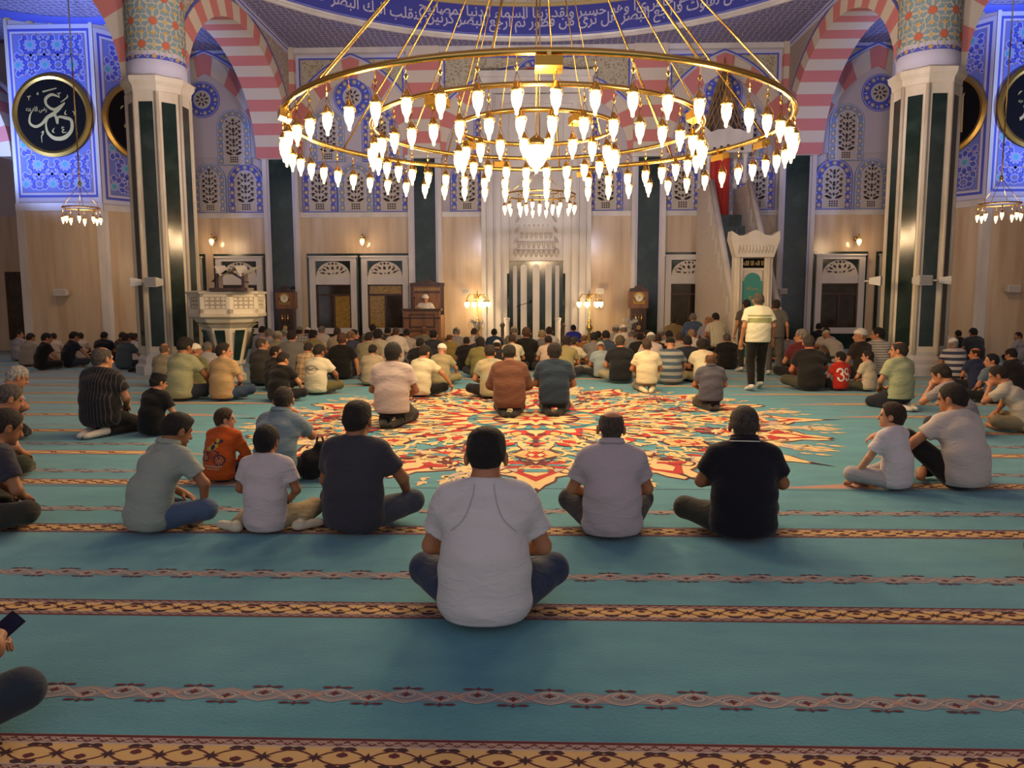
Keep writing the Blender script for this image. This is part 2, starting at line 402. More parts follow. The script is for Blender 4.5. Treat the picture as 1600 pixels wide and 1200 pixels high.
def latt_window(cx, z0, w, h, kind='arch', col=None, label=None):
    NWIN[0] += 1
    bp = col or bluep; t = empty('window_%d' % NWIN[0], (cx, WY, z0), 0); t['kind'] = 'structure'
    loc = (cx, WY, z0)
    def put(fr, nm): fr.mb.build(nm, t, loc).location = (0, 0, 0)
    L = .05
    def outline(k):                     # inset k
        a = w/2-k
        if kind == 'round': return [(cx+a*math.cos(2*PI*i/32), z0+h/2+a*math.sin(2*PI*i/32)) for i in range(32)]
        zz = z0+h-w/2
        return [(cx-a, z0+k), (cx+a, z0+k)] + [(cx+a*math.cos(PI*i/14), zz+a*math.sin(PI*i/14)) for i in range(15)]
    fr = WF(); fr.poly(outline(0), bp, L, .05); fr.rib(outline(.035), .018, lav, L+.004, True)
    ins = w*.20
    if kind == 'round':
        for k in range(9):
            a = 2*PI*k/9; fr.ring(cx+w*.375*math.cos(a), z0+h/2+w*.375*math.sin(a), w*.035, w*.062, goldp, L+.006, 10); fr.disc(cx+w*.375*math.cos(a), z0+h/2+w*.375*math.sin(a), w*.03, lav, L+.006, 8)
            a += PI/9; fr.poly(leaf(cx+w*.34*math.cos(a), z0+h/2+w*.34*math.sin(a), a+.3, w*.09, w*.04), lav, L+.005)
        ins = w*.26
    else:
        for sg in (-1, 1):
            zc = z0+.12*w; i = 0
            while zc < z0+h-w/2+.02:
                xx = cx+sg*w*.385
                fr.ring(xx, zc, w*.035, w*.065, goldp, L+.006, 10); fr.disc(xx, zc, w*.03, lav, L+.006, 8)
                fr.poly(leaf(xx-sg*w*.05, zc+w*.10, PI/2+sg*.5, w*.10, w*.04), lav, L+.005); fr.poly(leaf(xx+sg*w*.05, zc+w*.08, PI/2-sg*.5, w*.08, w*.035), lav, L+.005)
                zc += w*.215
        for k in range(1, 6):
            a = PI*k/6; xx, yy = cx+w*.385*math.cos(a), z0+h-w/2+w*.385*math.sin(a)
            fr.ring(xx, yy, w*.035, w*.065, goldp, L+.006, 10); fr.disc(xx, yy, w*.03, lav, L+.006, 8)
    put(fr, 'painted_frame')
    fr = WF(); o2 = outline(ins) if kind == 'round' else [(cx-(w/2-ins), z0+.03), (cx+(w/2-ins), z0+.03)] + [(cx+(w/2-ins)*math.cos(PI*i/14), z0+h-w/2+(w/2-ins)*math.sin(PI*i/14)) for i in range(15)]
    fr.poly(o2, mat('plaster_lattice', '#b9ae9f', .7), L+.012, .01); fr.rib(o2, .02, lav, L+.014, True)
    if kind == 'round':
        r = w/2-ins
        for k in range(8):
            a = 2*PI*k/8+.2; fr.poly(leaf(cx+r*.3*math.cos(a), z0+h/2+r*.3*math.sin(a), a, r*.55, r*.26), darkp, L+.015)
        fr.poly(star(cx, z0+h/2, r*.1, r*.25, 6), darkp, L+.015)
    else: flower_panel(fr, cx, z0+.03, w-2*ins, h-.03-ins, L+.015)
    put(fr, 'lattice'); return t
greyb = mat('blue_grey_paint', '#7f8fae', .65)
zb = zT+.10; hb = wz(252)-zb
for s in (-1, 1):
    for px_, wpx, cc in ((389, 55, bluep), (333.5, 50, greyb)): latt_window(-s*wx(px_), zb, wpx/48, hb, col=cc)
    latt_window(-s*wx(373.5), wz(255), 52/48, wz(167)-wz(255), col=greyb)
    latt_window(-s*(2*wx(328)-wx(373.5)), wz(255), 52/48, wz(167)-wz(255), col=greyb)
    latt_window(-s*wx(328), wz(180), 54/48, 54/48, 'round')
    for px_ in (503, 558.5, 614): latt_window(-s*wx(px_), zb, 54/48, hb, col=greyb if px_ == 558.5 else bluep)
    for px_ in (518, 596): latt_window(-s*wx(px_), wz(251), 52/48, wz(166)-wz(251), col=greyb if px_ == 518 else bluep)
    latt_window(-s*wx(557), wz(180), 58/48, 58/48, 'round')
    latt_window(-s*wx(731), zb, 52/48, hb, col=bluep); latt_window(-s*wx(768), wz(246), 52/48, wz(162)-wz(246), col=bluep)
latt_window(0, wz(165), 70/48, 70/48, 'round')
# ---- lower windows with marble surrounds and carved lunettes
def low_window(cx, lit, dark=0):  # lit picks the panes that get the painted reflection
    NWIN[0] += 1; t = empty('window_%d' % NWIN[0], (cx, WY, 0)); t['kind'] = 'structure'; loc = (cx, WY, 0)
    def put(mb, nm): o = mb.build(nm, t, loc); o.location = (0, 0, 0); return o
    g0, g1 = wz(395), wz(400); b = MB()
    b.box((cx-.86, WY-.05, .35), (cx+.86, WY, g0), green); put(b, 'green_surround')
    b = MB(); s0 = wz(521)
    x0_, x1_ = cx-.76, cx+.76; zt = wz(399); zo1 = wz(444); zo0 = wz(512); ow = .575
    b.box((x0_, WY-.16, s0), (cx-ow, WY-.04, zt), white); b.box((cx+ow, WY-.16, s0), (x1_, WY-.04, zt), white)
    b.box((cx-ow, WY-.16, wz(407)), (cx+ow, WY-.04, zt), white); b.box((cx-ow, WY-.11, zo1), (cx+ow, WY-.04, wz(431)), white)
    b.box((cx-ow-.0, WY-.2, s0), (cx+ow, WY-.04, zo0), white)
    b.box((x0_-.03, WY-.19, zt-.05), (x1_+.03, WY-.04, zt), white); put(b, 'marble_frame')
    fr = WF(); zl0, zl1 = wz(431), wz(407); r = .55
    fr.rect(cx-ow, zl0, cx+ow, zl1, green, .06, .02)
    fr.poly([(cx+r*math.cos(PI*i/18), zl0+(zl1-zl0)*.97*math.sin(PI*i/18)) for i in range(19)], mat('lunette_stone', '#cfc4b2', .5), .10, .04)
    kx, kz = r, (zl1-zl0)*.97
    for a, rr, L, W in ((90, .35, .30, .20), (90, .7, .2, .16), (60, .45, .30, .16), (120, .45, .30, .16), (38, .5, .34, .15), (142, .5, .34, .15), (18, .45, .38, .13), (162, .45, .38, .13), (75, .72, .18, .12), (105, .72, .18, .12), (30, .16, .25, .13), (150, .16, .25, .13)):
        A = math.radians(a); fr.poly([(cx+u*kx, zl0+.02+v*kz) for u, v in leaf(rr*math.cos(A), rr*math.sin(A)+.02, A+.2, L, W)], darkp, .104)
    for a, rr in ((50, .8), (130, .8), (90, .15), (25, .85), (155, .85)):
        A = math.radians(a); fr.poly([(cx+u*kx, zl0+.02+v*kz) for u, v in star(rr*math.cos(A), rr*math.sin(A), .03, .07, 5)], darkp, .104)
    put(fr.mb, 'carved_lunette')
    b = MB(); zm = wz(460)
    b.box((cx-ow, WY-.10, zo0), (cx-ow+.05, WY-.03, zo1), dwood); b.box((cx+ow-.05, WY-.10, zo0), (cx+ow, WY-.03, zo1), dwood)
    b.box((cx-ow, WY-.11, zm-.03), (cx+ow, WY-.03, zm+.03), dwood); b.box((cx-.03, WY-.10, zo0), (cx+.03, WY-.03, zm), dwood)
    b.box((cx-ow, WY-.10, zo1-.04), (cx+ow, WY-.03, zo1), dwood); put(b, 'wooden_frame')
    b = MB(); reflm = mat('gold_reflection_glass', '#b08c40', .15, noise=(40, (1, 1, 1), '#7a5c28', .4, .6))  # golden reflections are put into the pane colour
    b.box((cx-ow+.05, WY-.06, zo0), (cx-.03, WY-.03, zm-.03), reflm if lit in (2,) else glassd)
    b.box((cx+.03, WY-.06, zo0), (cx+ow-.05, WY-.03, zm-.03), reflm if lit == 1 else glassd)
    b.box((cx-ow+.05, WY-.06, zm+.03), (cx+ow-.05, WY-.03, zo1-.04), reflm if lit == 2 else glassd); put(b, 'glass')
for px_, lt in ((375, 0), (521, 1), (602, 2)): low_window(wx(px_), lt)
low_window(wx(375)-2.0, 0); low_window(-wx(375)+2.0, 0)
for px_, lt in ((375, 0), (521, 0), (602, 0)): low_window(-wx(px_), lt)
# ---- mihrab
mh = empty('mihrab', (0, WY, 0), 0, 'tall white marble mihrab with striped green and white niche in the back wall', 'prayer niche')
def mput(mb, nm, par=None): o = mb.build(nm, par or mh, (0, WY, 0)); o.location = (0, 0, 0); return o
HW = 1.72; zt_ = wz(128); nz = wz(408); nx = .86; b = MB()
for k, (a0, a1, d) in enumerate(((HW, 1.58, .55), (1.58, 1.5, .42), (1.5, 1.36, .5), (1.36, 1.27, .36), (1.27, 1.12, .44), (1.12, nx, .32))):
    for s in (-1, 1): b.box((min(s*a0, s*a1), WY-d, 0), (max(s*a0, s*a1), WY, zt_-k*.12), white)
    b.box((-a1, WY-d, zt_-(k+1)*.15), (a1, WY, zt_-k*.12), white)
b.box((-HW-.1, WY-.66, zt_), (HW+.1, WY, zt_+.18), white); b.box((-HW-.08, WY-.62, 0), (-1.12, WY, .25), white); b.box((1.12, WY-.62, 0), (HW+.08, WY, .25), white)
mput(b, 'stepped_frame')
b = MB(); b.box((-nx, WY-.2, nz), (nx, WY, zt_-.8), white)
fr = WF(b)
for r in range(7):                        # stalactite carving narrowing upwards
    n = 9-r; y = nz+.12+r*.26; wv = nx*1.7/9*(1-r*.03)
    for k in range(n):
        xk = (k-(n-1)/2)*wv
        b.lathe([(wv*.10, 0), (wv*.38, .08), (wv*.5, .2), (wv*.45, .24)], (xk, WY-.2+.02*r, y), white, 8)
for s in (-1, 1):
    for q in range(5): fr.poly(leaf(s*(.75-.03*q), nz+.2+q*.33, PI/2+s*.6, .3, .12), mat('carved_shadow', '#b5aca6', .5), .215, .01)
mput(b, 'carved_hood')
b = MB()                                   # niche facets
pl = [(-nx, WY-.32), (-nx+.16, WY-.06), (-.2, WY-.02), (.2, WY-.02), (nx-.16, WY-.06), (nx, WY-.32)]
b.box((-nx, WY-.03, 0), (nx, WY, nz), green)
fr = WF(b)
for cx_, w_ in ((-.68, .13), (-.40, .2), (0, .22), (.40, .2), (.68, .13)):
    fr.poly([(cx_-w_/2, .25), (cx_+w_/2, .25)]+[(cx_+w_/2*math.cos(PI*i/8), nz-.2+w_/2*math.sin(PI*i/8)) for i in range(9)], white, .06, .03)
b.box((-.1, WY-.10, .3), (.1, WY-.05, nz-.35), white)
for s in (-1, 1): b.tube([(s*(nx+.03), WY-.36, .5), (s*(nx+.03), WY-.36, wz(428))], .035, green, 8)
mput(b, 'striped_niche')
# ---- columns
def column(s):
    cx, cy = s*8.17, 16.95; R = .63
    t = empty('column', (cx, cy, 0), 0, 'octagonal %s column of green marble panels in white frames carrying a painted drum' % ('left' if s < 0 else 'right'), 'column', 'pair of octagonal columns')
    def put(mb, nm): o = mb.build(nm, t, (cx, cy, 0)); o.location = (0, 0, 0); return o
    zc = 5.95; a0 = PI/8
    b = MB(); b.lathe([(R*1.18, 0), (R*1.18, .18), (R*1.08, .24), (R*1.10, .34), (R*1.0, .42), (R, .5)], (cx, cy, 0), white, 8, False, a0)
    put(b, 'base')
    b = MB(); b.lathe([(R*.985, .45), (R*.985, zc)], (cx, cy, 0), cream, 8, False, a0)
    for k in range(8):
        A = a0+2*PI*k/8; b.tube([(cx+R*math.cos(A), cy+R*math.sin(A), .45), (cx+R*math.cos(A), cy+R*math.sin(A), zc)], .04, cream, 6)
    put(b, 'shaft')
    ap = R*math.cos(PI/8); side = 2*R*math.sin(PI/8)
    for k in range(8):
        A = 2*PI*k/8; N = Vector((math.cos(A), math.sin(A), 0)); U = Vector((-N.y, N.x, 0)); fr = Fr(Vector((cx, cy, 0))+N*ap, U, (0, 0, 1))
        w_ = side*.6
        fr.rect(-w_/2, .62, w_/2, zc-.2, green, .004, .02); put(fr.mb, 'green_panel')
    b = MB(); b.lathe([(R, zc), (R*1.04, zc+.02), (R*1.06, zc+.12), (R*1.16, zc+.2), (R*1.18, zc+.3), (R*.98, zc+.36)], (cx, cy, 0), cream, 8, False, a0)
    put(b, 'capital')
    b = MB(); b.lathe([(R*.96, zc+.34), (R*.96, zc+.62), (R*.94, zc+.66), (R*.94, CZ)], (cx, cy, 0), lav, 40, True)
    b.lathe([(R*.95, zc+.66), (R*.95, zc+.74)], (cx, cy, 0), bluep, 40, True, close=False)
    b.lathe([(R*.945, zc+.82), (R*.945, CZ)], (cx, cy, 0), mat('drum_grey', '#7d9499', .65), 40, True, close=False)
    r = R*.955; circ = 2*PI*r                                  # star pattern wrapped round the drum
    b2 = MB(); fr = Fr((0, 0, 0), (1, 0, 0), (0, 1, 0), b2)
    W_ = mat('star_line', '#cfbf9d', .7); P_ = mat('star_orange', '#c2603e', .7); G_ = mat('star_gold', '#c09a55', .7)
    s_ = circ/8; j = 0; y = zc+.95
    while y < CZ+.2:
        for i in range(8):
            x = (i+(.5 if j % 2 else 0))*s_
            fr.poly(star(x, y, .06, .105, 8), P_, .004)
            for k in range(8):
                a = 2*PI*(k+.5)/8
                fr.rib([(x+.09*math.cos(a-.25), y+.09*math.sin(a-.25)), (x+.20*math.cos(a-.33), y+.20*math.sin(a-.33)), (x+.30*math.cos(a), y+.30*math.sin(a)), (x+.20*math.cos(a+.33), y+.20*math.sin(a+.33)), (x+.09*math.cos(a+.25), y+.09*math.sin(a+.25))], .018, W_, .006)
            for k in range(4):
                a = PI/4+k*PI/2; fr.poly(star(x+.33*math.cos(a), y+.33*math.sin(a), .03, .065, 5), G_, .005)
            fr.poly(star(x+s_/2, y, .025, .06, 5), G_, .005)
        y += .47; j += 1
    vs = []
    for v in b2.v:
        A = v[0]/r; rr = r+v[2]; vs.append((cx+rr*math.cos(A), cy+rr*math.sin(A), min(v[1], CZ-.01)))
    b2.v = vs
    for i, (m_, f_) in enumerate(zip(b2.m, b2.f)): pass
    ob = len(b.v); b.v += b2.v
    for f_, m_ in zip(b2.f, b2.m): b.f.append(tuple(k+ob for k in f_)); b.m.append(b.mi(b2.mats[m_])); b.sm.append(False)
    put(b, 'painted_drum')
    return t
column(-1); column(1)
# ---- striped arcades between each column and the back wall, and from the column outwards
zA = 6.05
def arcade(s):
    y0, y1 = 17.42, WY-.33; th = 1.1
    # frame: U along +y, V up; for s<0 the visible side faces +x
    U = Vector((0, 1, 0)) if s < 0 else Vector((0, -1, 0))
    x_in = s*7.75
    fr = Fr((x_in, (y0+y1)/2, 0), U, (0, 0, 1)); a = (y1-y0)/2
    t = empty('trim_%d' % (13 if s < 0 else 14), (x_in, (y0+y1)/2, zA)); t['kind'] = 'structure'
    loc = (x_in, (y0+y1)/2, zA)
    A, B = arch_blocks(fr, 0, zA, a, 2.75, .55, 25, 0, th)
    o = fr.mb.build('voussoirs', t, loc); o.location = (0, 0, 0)
    fr = Fr((x_in, (y0+y1)/2, 0), U, (0, 0, 1))
    n = len(B); top = [(p[0], max(CZ, p[1])) for p in B]
    for i in range(n-1):
        if B[i][1] < CZ and B[i+1][1] < CZ: fr.poly([B[i], B[i+1], (B[i+1][0], CZ), (B[i][0], CZ)], brick, -.02, th-.04)
    fr.rib([(p[0]*1.0, p[1]+.06) for p in B if p[1] < CZ-.1], .05, bluep, .0)
    fr.rect(-a, CZ-.2, a, CZ-.02, lav, .02, .05); fr.rect(-a, CZ-.13, a, CZ-.09, bluep, .024)
    o = fr.mb.build('spandrel', t, loc); o.location = (0, 0, 0)
    # arch from the column outwards, facing the camera
    fr = Fr((0, 16.62, 0), (1, 0, 0), (0, 0, 1)); cx = s*(8.78+2.7)
    t2 = empty('trim_%d' % (15 if s < 0 else 16), (cx, 16.5, zA)); t2['kind'] = 'structure'
    A, B = arch_blocks(fr, cx, zA+.1, 2.7, 3.0, .62, 19, 0, .7)
    o = fr.mb.build('voussoirs', t2, (cx, 16.5, zA)); o.location = (0, 0, 0)
arcade(-1); arcade(1)
# ---- piers with painted panels and the big roundels
def calli(fr, cx, cy, R, which, l):
    k = R/1.0
    def T(pts): return [(cx+x*k, cy+y*k) for x, y in pts]
    def stroke(pts, ws):
        ws = ws if isinstance(ws, list) else [ws, ws]; P = spline([p for p in pts], 7); n = len(P); W = [np.interp(i/(n-1)*(len(ws)-1), range(len(ws)), ws)*k for i in range(n)]
        fr.rib(T(P), W, mat('gold_letters', '#b7a263', .45, .3), l)
    if which == 'umar':                    # ain-meem-reh traced as brush strokes (unit = black disc radius)
        stroke([(.28,.50),(.05,.58),(-.14,.46),(-.12,.28),(.08,.16),(.30,.26),(.42,.36)], [.03,.08,.09,.07,.08,.07,.02])
        stroke([(.42,.34),(.18,.12),(-.12,-.06),(-.30,-.24),(-.50,-.32),(-.66,-.22),(-.64,0),(-.54,.14)], [.03,.09,.10,.08,.08,.07,.05,.01])
        stroke([(-.10,-.08),(.10,.0),(.16,-.24),(.20,-.06),(.40,-.08),(.58,-.16),(.56,-.44),(.34,-.64),(.06,-.66),(-.14,-.50),(-.18,-.24),(-.08,-.06)], [.03,.09,.05,.06,.09,.09,.10,.12,.11,.08,.05,.02])
        stroke([(-.22,.66),(.20,.76)], [.05,.03]); stroke([(.30,.36),(.50,.50),(.50,.58)], [.02,.04,.01])
        for x, y in ((-.62,.52),(.28,.60),(.70,.08)):
            stroke([(x-.07,y+.03),(x-.02,y-.01),(x+.0,y+.03),(x+.05,y+.02)], [.01,.04,.02,.01]); stroke([(x-.02,y),(x-.03,y-.1)], [.03,.01])
        stroke([(-.40,.60),(-.36,.64),(-.36,.58),(-.40,.60)], .02); stroke([(.44,.14),(.40,.04),(.46,.0)], [.01,.05,.01]); stroke([(.06,-.36),(.0,-.46),(.06,-.5)], [.01,.05,.01])
        stroke([(.36,-.36),(.30,-.34),(.28,-.38),(.34,-.42),(.28,-.46),(.32,-.50),(.42,-.48)], [.01,.03,.02,.03,.02,.03,.01])
        stroke([(-.34,-.50),(-.28,-.46),(-.30,-.54),(-.34,-.60),(-.34,-.78)], [.02,.04,.03,.03,.01])
        fr_text(fr, shape_arabic('رضى الله عنه'), cx-.44*k, cy+.16*k, .22*k, MATS['gold_letters'], l, .004, .62*k, 1.5)
    else:
        txt = {'abubakr': 'ابو بكر', 'muhammad': 'محمد', 'allah': 'الله'}[which]
        fr_text(fr, shape_arabic(txt), cx, cy-.05*k, .8*k, mat('gold_letters', '#b7a263', .45, .3), l, .022*k, 1.15*k, 1.5)
        if which in ('abubakr',): fr_text(fr, shape_arabic('رضى الله عنه'), cx-.38*k, cy+.12*k, .2*k, MATS['gold_letters'], l, .004, .5*k, 1.5)
        for x, y, a in ((-.3,.62,.2),(.15,.7,.3),(.55,.45,1.2),(-.6,.35,.8),(-.2,-.62,.4),(.35,-.6,.9)):
            stroke([(x-.08*math.cos(a), y-.08*math.sin(a)), (x, y+.02), (x+.08*math.cos(a), y+.08*math.sin(a))], [.01,.045,.01])
def roundel(fr0, cx, cy, R, which, label):
    loc = fr0.p(cx, cy, .1); t = empty('calligraphy_roundel', loc, 0, label, 'calligraphy disc', 'black and gold calligraphy roundels')
    fr = Fr(fr0.O, fr0.U, fr0.V); fr.disc(cx, cy, R*1.0, gold, .09, 48, .08)
    for r0, r1, l0, l1 in ((R*.84, R*.92, .09, .13), (R*.92, R, .13, .10)):
        vs = [fr.p(cx+r*math.cos(2*PI*k/48), cy+r*math.sin(2*PI*k/48), l) for r, l in ((r0, l0), (r1, l1)) for k in range(48)]
        fr.mb.add(vs, [(k, 48+k, 48+(k+1) % 48, (k+1) % 48) for k in range(48)], gold, True)
    o = fr.mb.build('gilt_frame', t, loc); o.location = (0, 0, 0)
    fr = Fr(fr0.O, fr0.U, fr0.V); fr.disc(cx, cy, R*.86, black, .10, 48); o = fr.mb.build('black_disc', t, loc); o.location = (0, 0, 0)
    fr = Fr(fr0.O, fr0.U, fr0.V); calli(fr, cx, cy, R*.84, which, .108); o = fr.mb.build('gold_lettering', t, loc); o.location = (0, 0, 0)
def panel_face(fr, w, z0, z1, rc, s=.78):
    """framed star panel on a wall face of width w (0..w)"""
    fr.rect(.0, z0, w, z1, lav, .02, .02); fr.rect(.09, z0+.12, w-.09, z1-.12, bluep, .026); fr.rect(.16, z0+.19, w-.16, z1-.19, lav, .03); fr.rect(.22, z0+.25, w-.22, z1-.25, mat('panel_ground', '#6a76bc', .7), .034)
    x0_, x1_, y0_, y1_ = .24, w-.24, z0+.27, z1-.27
    ins = lambda x, y: x0_ < x < x1_ and y0_ < y < y1_ and (rc is None or math.hypot(x-rc[0], y-rc[1]) > rc[2]+.03)
    fr.rib([(.235, z0+.265), (w-.235, z0+.265), (w-.235, z1-.265), (.235, z1-.265)], .02, brownp, .037, True)
    girih(fr, ins, .24+.1, z0+.5, w, z1, s, bluep, turq, brownp, .038)
PY = 22.1
def pier(s):
    xa, xb = 12.43, 14.95
    side = 'left' if s < 0 else 'right'
    # front face
    if s < 0: O = (-xb, PY, 0); Uf = (1, 0, 0)
    else: O = (xa, PY, 0); Uf = (1, 0, 0)
    w_ = xb-xa; d = Vector((.57, .82, 0)) if s < 0 else Vector((-.57, .82, 0)); Ld = 2.9
    zq = 4.22; pts = [(s*xb, PY), (s*xa, PY), (s*xa+d.x*Ld, PY+d.y*Ld), (s*xb, PY+d.y*Ld)]
    if s > 0: pts = pts[::-1]
    for nm, a, b_, m_ in (('wall_'+side, 0, zq, trav), ('wall_'+side, zq, CZ, plaster)):
        mb = MB(); mb.add([(x, y, a) for x, y in pts]+[(x, y, b_) for x, y in pts], [(3,2,1,0), (4,5,6,7)]+[(i, (i+1) % 4, 4+(i+1) % 4, 4+i) for i in range(4)], m_); struct(mb.build(nm))
    mb = MB()
    fr = Fr(O, Uf, (0, 0, 1), mb); fr.rect(-.02, zq-.06, w_+.02, zq+.16, white, .05, .05)
    fr.rect(-.02, 0, .20, zq, white, .03, .03); fr.rect(w_-.20, 0, w_+.02, zq, white, .03, .03); fr.rect(0, zq+.16, .1, CZ, white, .03, .03); fr.rect(w_-.1, zq+.16, w_, CZ, white, .03, .03)
    rc = (w_/2, wz(174, 838, PY) , 1.16)
    panel_face(Fr(O, Uf, (0, 0, 1), mb), w_, zq+.2, wz(28, 838, PY), rc)
    fr = Fr(O, Uf, (0, 0, 1), mb)
    # diagonal face
    if s < 0: O2 = Vector((-xa, PY, 0)); U2 = d
    else: O2 = Vector((xa, PY, 0))+d*Ld; U2 = -d
    f2 = Fr(O2, U2, (0, 0, 1), mb); q = (lambda t: t) if s < 0 else (lambda t: Ld-t)
    f2.rect(0, zq-.06, Ld, zq+.12, white, .05, .05)
    a_, b_ = sorted((q(0), q(.12))); f2.rect(a_, 0, b_, zq, white, .03, .03)
    c2 = 1.36
    panel_face(f2, Ld, zq+.15, CZ-.25, (q(c2-.12), rc[1], 1.16))
    struct(mb.build('trim_%d' % (7 if s < 0 else 8)))
    # door in the diagonal face
    mb = MB(); f3 = Fr(O2, U2, (0, 0, 1), mb); a_, b_ = sorted((q(1.02), q(2.5)))
    t = empty('door_%d' % (1 if s < 0 else 2), f3.p((a_+b_)/2, 0, 0)); t['kind'] = 'structure'; loc = f3.p((a_+b_)/2, 0, 0)
    f3.rect(a_, 0, b_, 3.3, white, .05, .05); o = mb.build('marble_surround', t, loc); o.location = (0, 0, 0)
    mb = MB(); f3 = Fr(O2, U2, (0, 0, 1), mb); f3.rect(a_+.14, 0, b_-.14, 3.12, wood, .07, .03)
    for r in range(4): f3.rect(a_+.26, .15+r*.74, (a_+b_)/2-.05, .8+r*.74, dwood, .075); f3.rect((a_+b_)/2+.05, .15+r*.74, b_-.26, .8+r*.74, dwood, .075)
    o = mb.build('door_leaf', t, loc); o.location = (0, 0, 0)
    F1 = Fr(O, Uf, (0, 0, 1)); F2 = Fr(O2, U2, (0, 0, 1))
    if s < 0:
        roundel(F1, rc[0], rc[1], 1.15, 'umar', 'large black and gold calligraphy roundel on the blue lit panel at far left')
        roundel(F2, q(c2-.12), rc[1], 1.15, 'muhammad', 'black and gold calligraphy roundel half hidden behind the left column')
    else:
        roundel(F1, rc[0], rc[1], 1.15, 'abubakr', 'large black and gold calligraphy roundel cut by the right edge of the picture')
        roundel(F2, q(c2-.12), rc[1], 1.15, 'allah', 'black and gold calligraphy roundel half hidden behind the right column')
    # wall further out, with its striped arch springing from the pier
    mb = MB(); xo = s*xb
    mb.box((min(xo, s*18), PY+2.0, 0), (max(xo, s*18), PY+2.3, zq), trav); struct(mb.build('wall_'+side))
    mb = MB(); mb.box((min(xo, s*18), PY+2.0, zq), (max(xo, s*18), PY+2.3, CZ), plaster); struct(mb.build('wall_'+side))
    fr = Fr((0, PY-.02, 0), (1, 0, 0), (0, 0, 1)); cx = s*(xb+.05+2.4)
    t2 = empty('trim_%d' % (17 if s < 0 else 18), (cx, PY, zA)); t2['kind'] = 'structure'
    arch_blocks(fr, cx, zA-.35, 2.0, 2.6, .4, 19, 0, 1.2); o = fr.mb.build('voussoirs', t2, (cx, PY, zA)); o.location = (0, 0, 0)
    mb = MB(); xw = s*16.2; NWIN[0] += 1
    t = empty('window_%d' % NWIN[0], (xw, PY+2, 0)); t['kind'] = 'structure'
    mb.box((xw-.62, PY+1.94, .35), (xw+.62, PY+2, 2.5), dwood); o = mb.build('wooden_frame', t, (xw, PY+2, 0)); o.location = (0, 0, 0)
    mb = MB(); mb.box((xw-.5, PY+1.92, .5), (xw+.5, PY+1.95, 2.35), glassd); o = mb.build('glass', t, (xw, PY+2, 0)); o.location = (0, 0, 0)
pier(-1); pier(1)
# side walls (outside the picture, they close the hall)
for s, nm in ((-1, 'wall_left'), (1, 'wall_right')):
    mb = MB(); mb.box((min(s*18, s*18.3), -4, 0), (max(s*18, s*18.3), PY+2.3, CZ), trav); struct(mb.build(nm))
# ---- ceiling with round opening, calligraphy band, dome
DCX, DCY, DR = 0.0, 15.5, 8.8
mb = MB(); N = 96; vi = []; vo = []
for k in range(N):
    a = 2*PI*k/N; c, s = math.cos(a), math.sin(a); vi.append((DCX+DR*c, DCY+DR*s, CZ))
    tx = 18.3/abs(c) if abs(c) > 1e-6 else 1e9; ty = ((26-DCY) if s > 0 else (DCY+4))/abs(s) if abs(s) > 1e-6 else 1e9
    t_ = min(tx, ty); vo.append((DCX+t_*c, DCY+t_*s, CZ))
mb.add(vi+vo, [((k+1) % N, k, N+k, N+(k+1) % N) for k in range(N)], weave); struct(mb.build('ceiling'))
mb = MB()
mb.lathe([(DR+.14, CZ-.05), (DR+.02, CZ-.05), (DR, CZ+.08)], (DCX, DCY, 0), white, 96, True, close=False)
mb.lathe([(DR, CZ+.08), (DR, CZ+.12)], (DCX, DCY, 0), bluep, 96, True, close=False)
struct(mb.build('trim_9'))
mb = MB(); mb.lathe([(DR-.01, CZ+.12), (DR-.01, CZ+.92)], (DCX, DCY, 0), mat('deep_blue_band', '#3a3f9a', .6), 128, True, close=False)
verse = 'الذي خلق سبع سموات طباقا ما ترى في خلق الرحمن من تفاوت فارجع البصر هل ترى من فطور ثم ارجع البصر كرتين ينقلب اليك البصر خاسئا وهو حسير ولقد زينا السماء الدنيا بمصابيح'
vs, fs = text_geo(shape_arabic(verse), 1, .012, 0, 2)
xs = [v[0] for v in vs]; ys = [v[1] for v in vs]; L_ = max(xs)-min(xs); arcL = PI*DR*1.02
q = []
rr = DR-.03
for row, (zlo, zhi, sh) in enumerate(((CZ+.15, CZ+.66, 0.0), (CZ+.42, CZ+.9, .37))):
    for v in vs:
        u = (v[0]-min(xs))/L_; u = (u+sh) ; a = PI + .02 - u*arcL/DR; zz = zlo+(v[1]-min(ys))/(max(ys)-min(ys))*(zhi-zlo)
        if row == 0: q.append((DCX+rr*math.cos(a), DCY+rr*math.sin(a), zz))
        else: q.append((DCX+(rr-.01)*math.cos(a), DCY+(rr-.01)*math.sin(a), zz))
n_ = len(vs); mb.add(q, [f for f in fs]+[tuple(i+n_ for i in f) for f in fs], mat('band_letters', '#b9b6cc', .6))
struct(mb.build('trim_10'))
mb = MB(); mb.lathe([(DR, CZ+.92), (DR-.05, CZ+.95), (DR-.05, CZ+1.02)], (DCX, DCY, 0), goldp, 96, True, close=False)
mb.lathe([(DR-.02, CZ+1.02), (DR-.02, CZ+2.6)]+[(DR*math.cos(PI/2*k/12), CZ+2.6+DR*.75*math.sin(PI/2*k/12)) for k in range(1, 13)], (DCX, DCY, 0), mat('dome_cream', '#b3a793', .8), 96, True, close=False)
for k in range(44):
    a = 2*PI*(k+.5)/44; N_ = Vector((-math.cos(a), -math.sin(a), 0)); fr = Fr(Vector((DCX, DCY, 0))-N_*(DR-.05), (math.sin(a), -math.cos(a), 0), (0, 0, 1), mb)
    if fr.N.dot(N_) < 0: fr = Fr(fr.O, -fr.U, fr.V, mb)
    fr.rib([(.5*math.cos(PI*i/10), CZ+1.06+.62*math.sin(PI*i/10)) for i in range(11)], .05, goldp, .01)
    fr.rib([(.36*math.cos(PI*i/10), CZ+1.06+.42*math.sin(PI*i/10)) for i in range(11)], .03, greyb, .01)
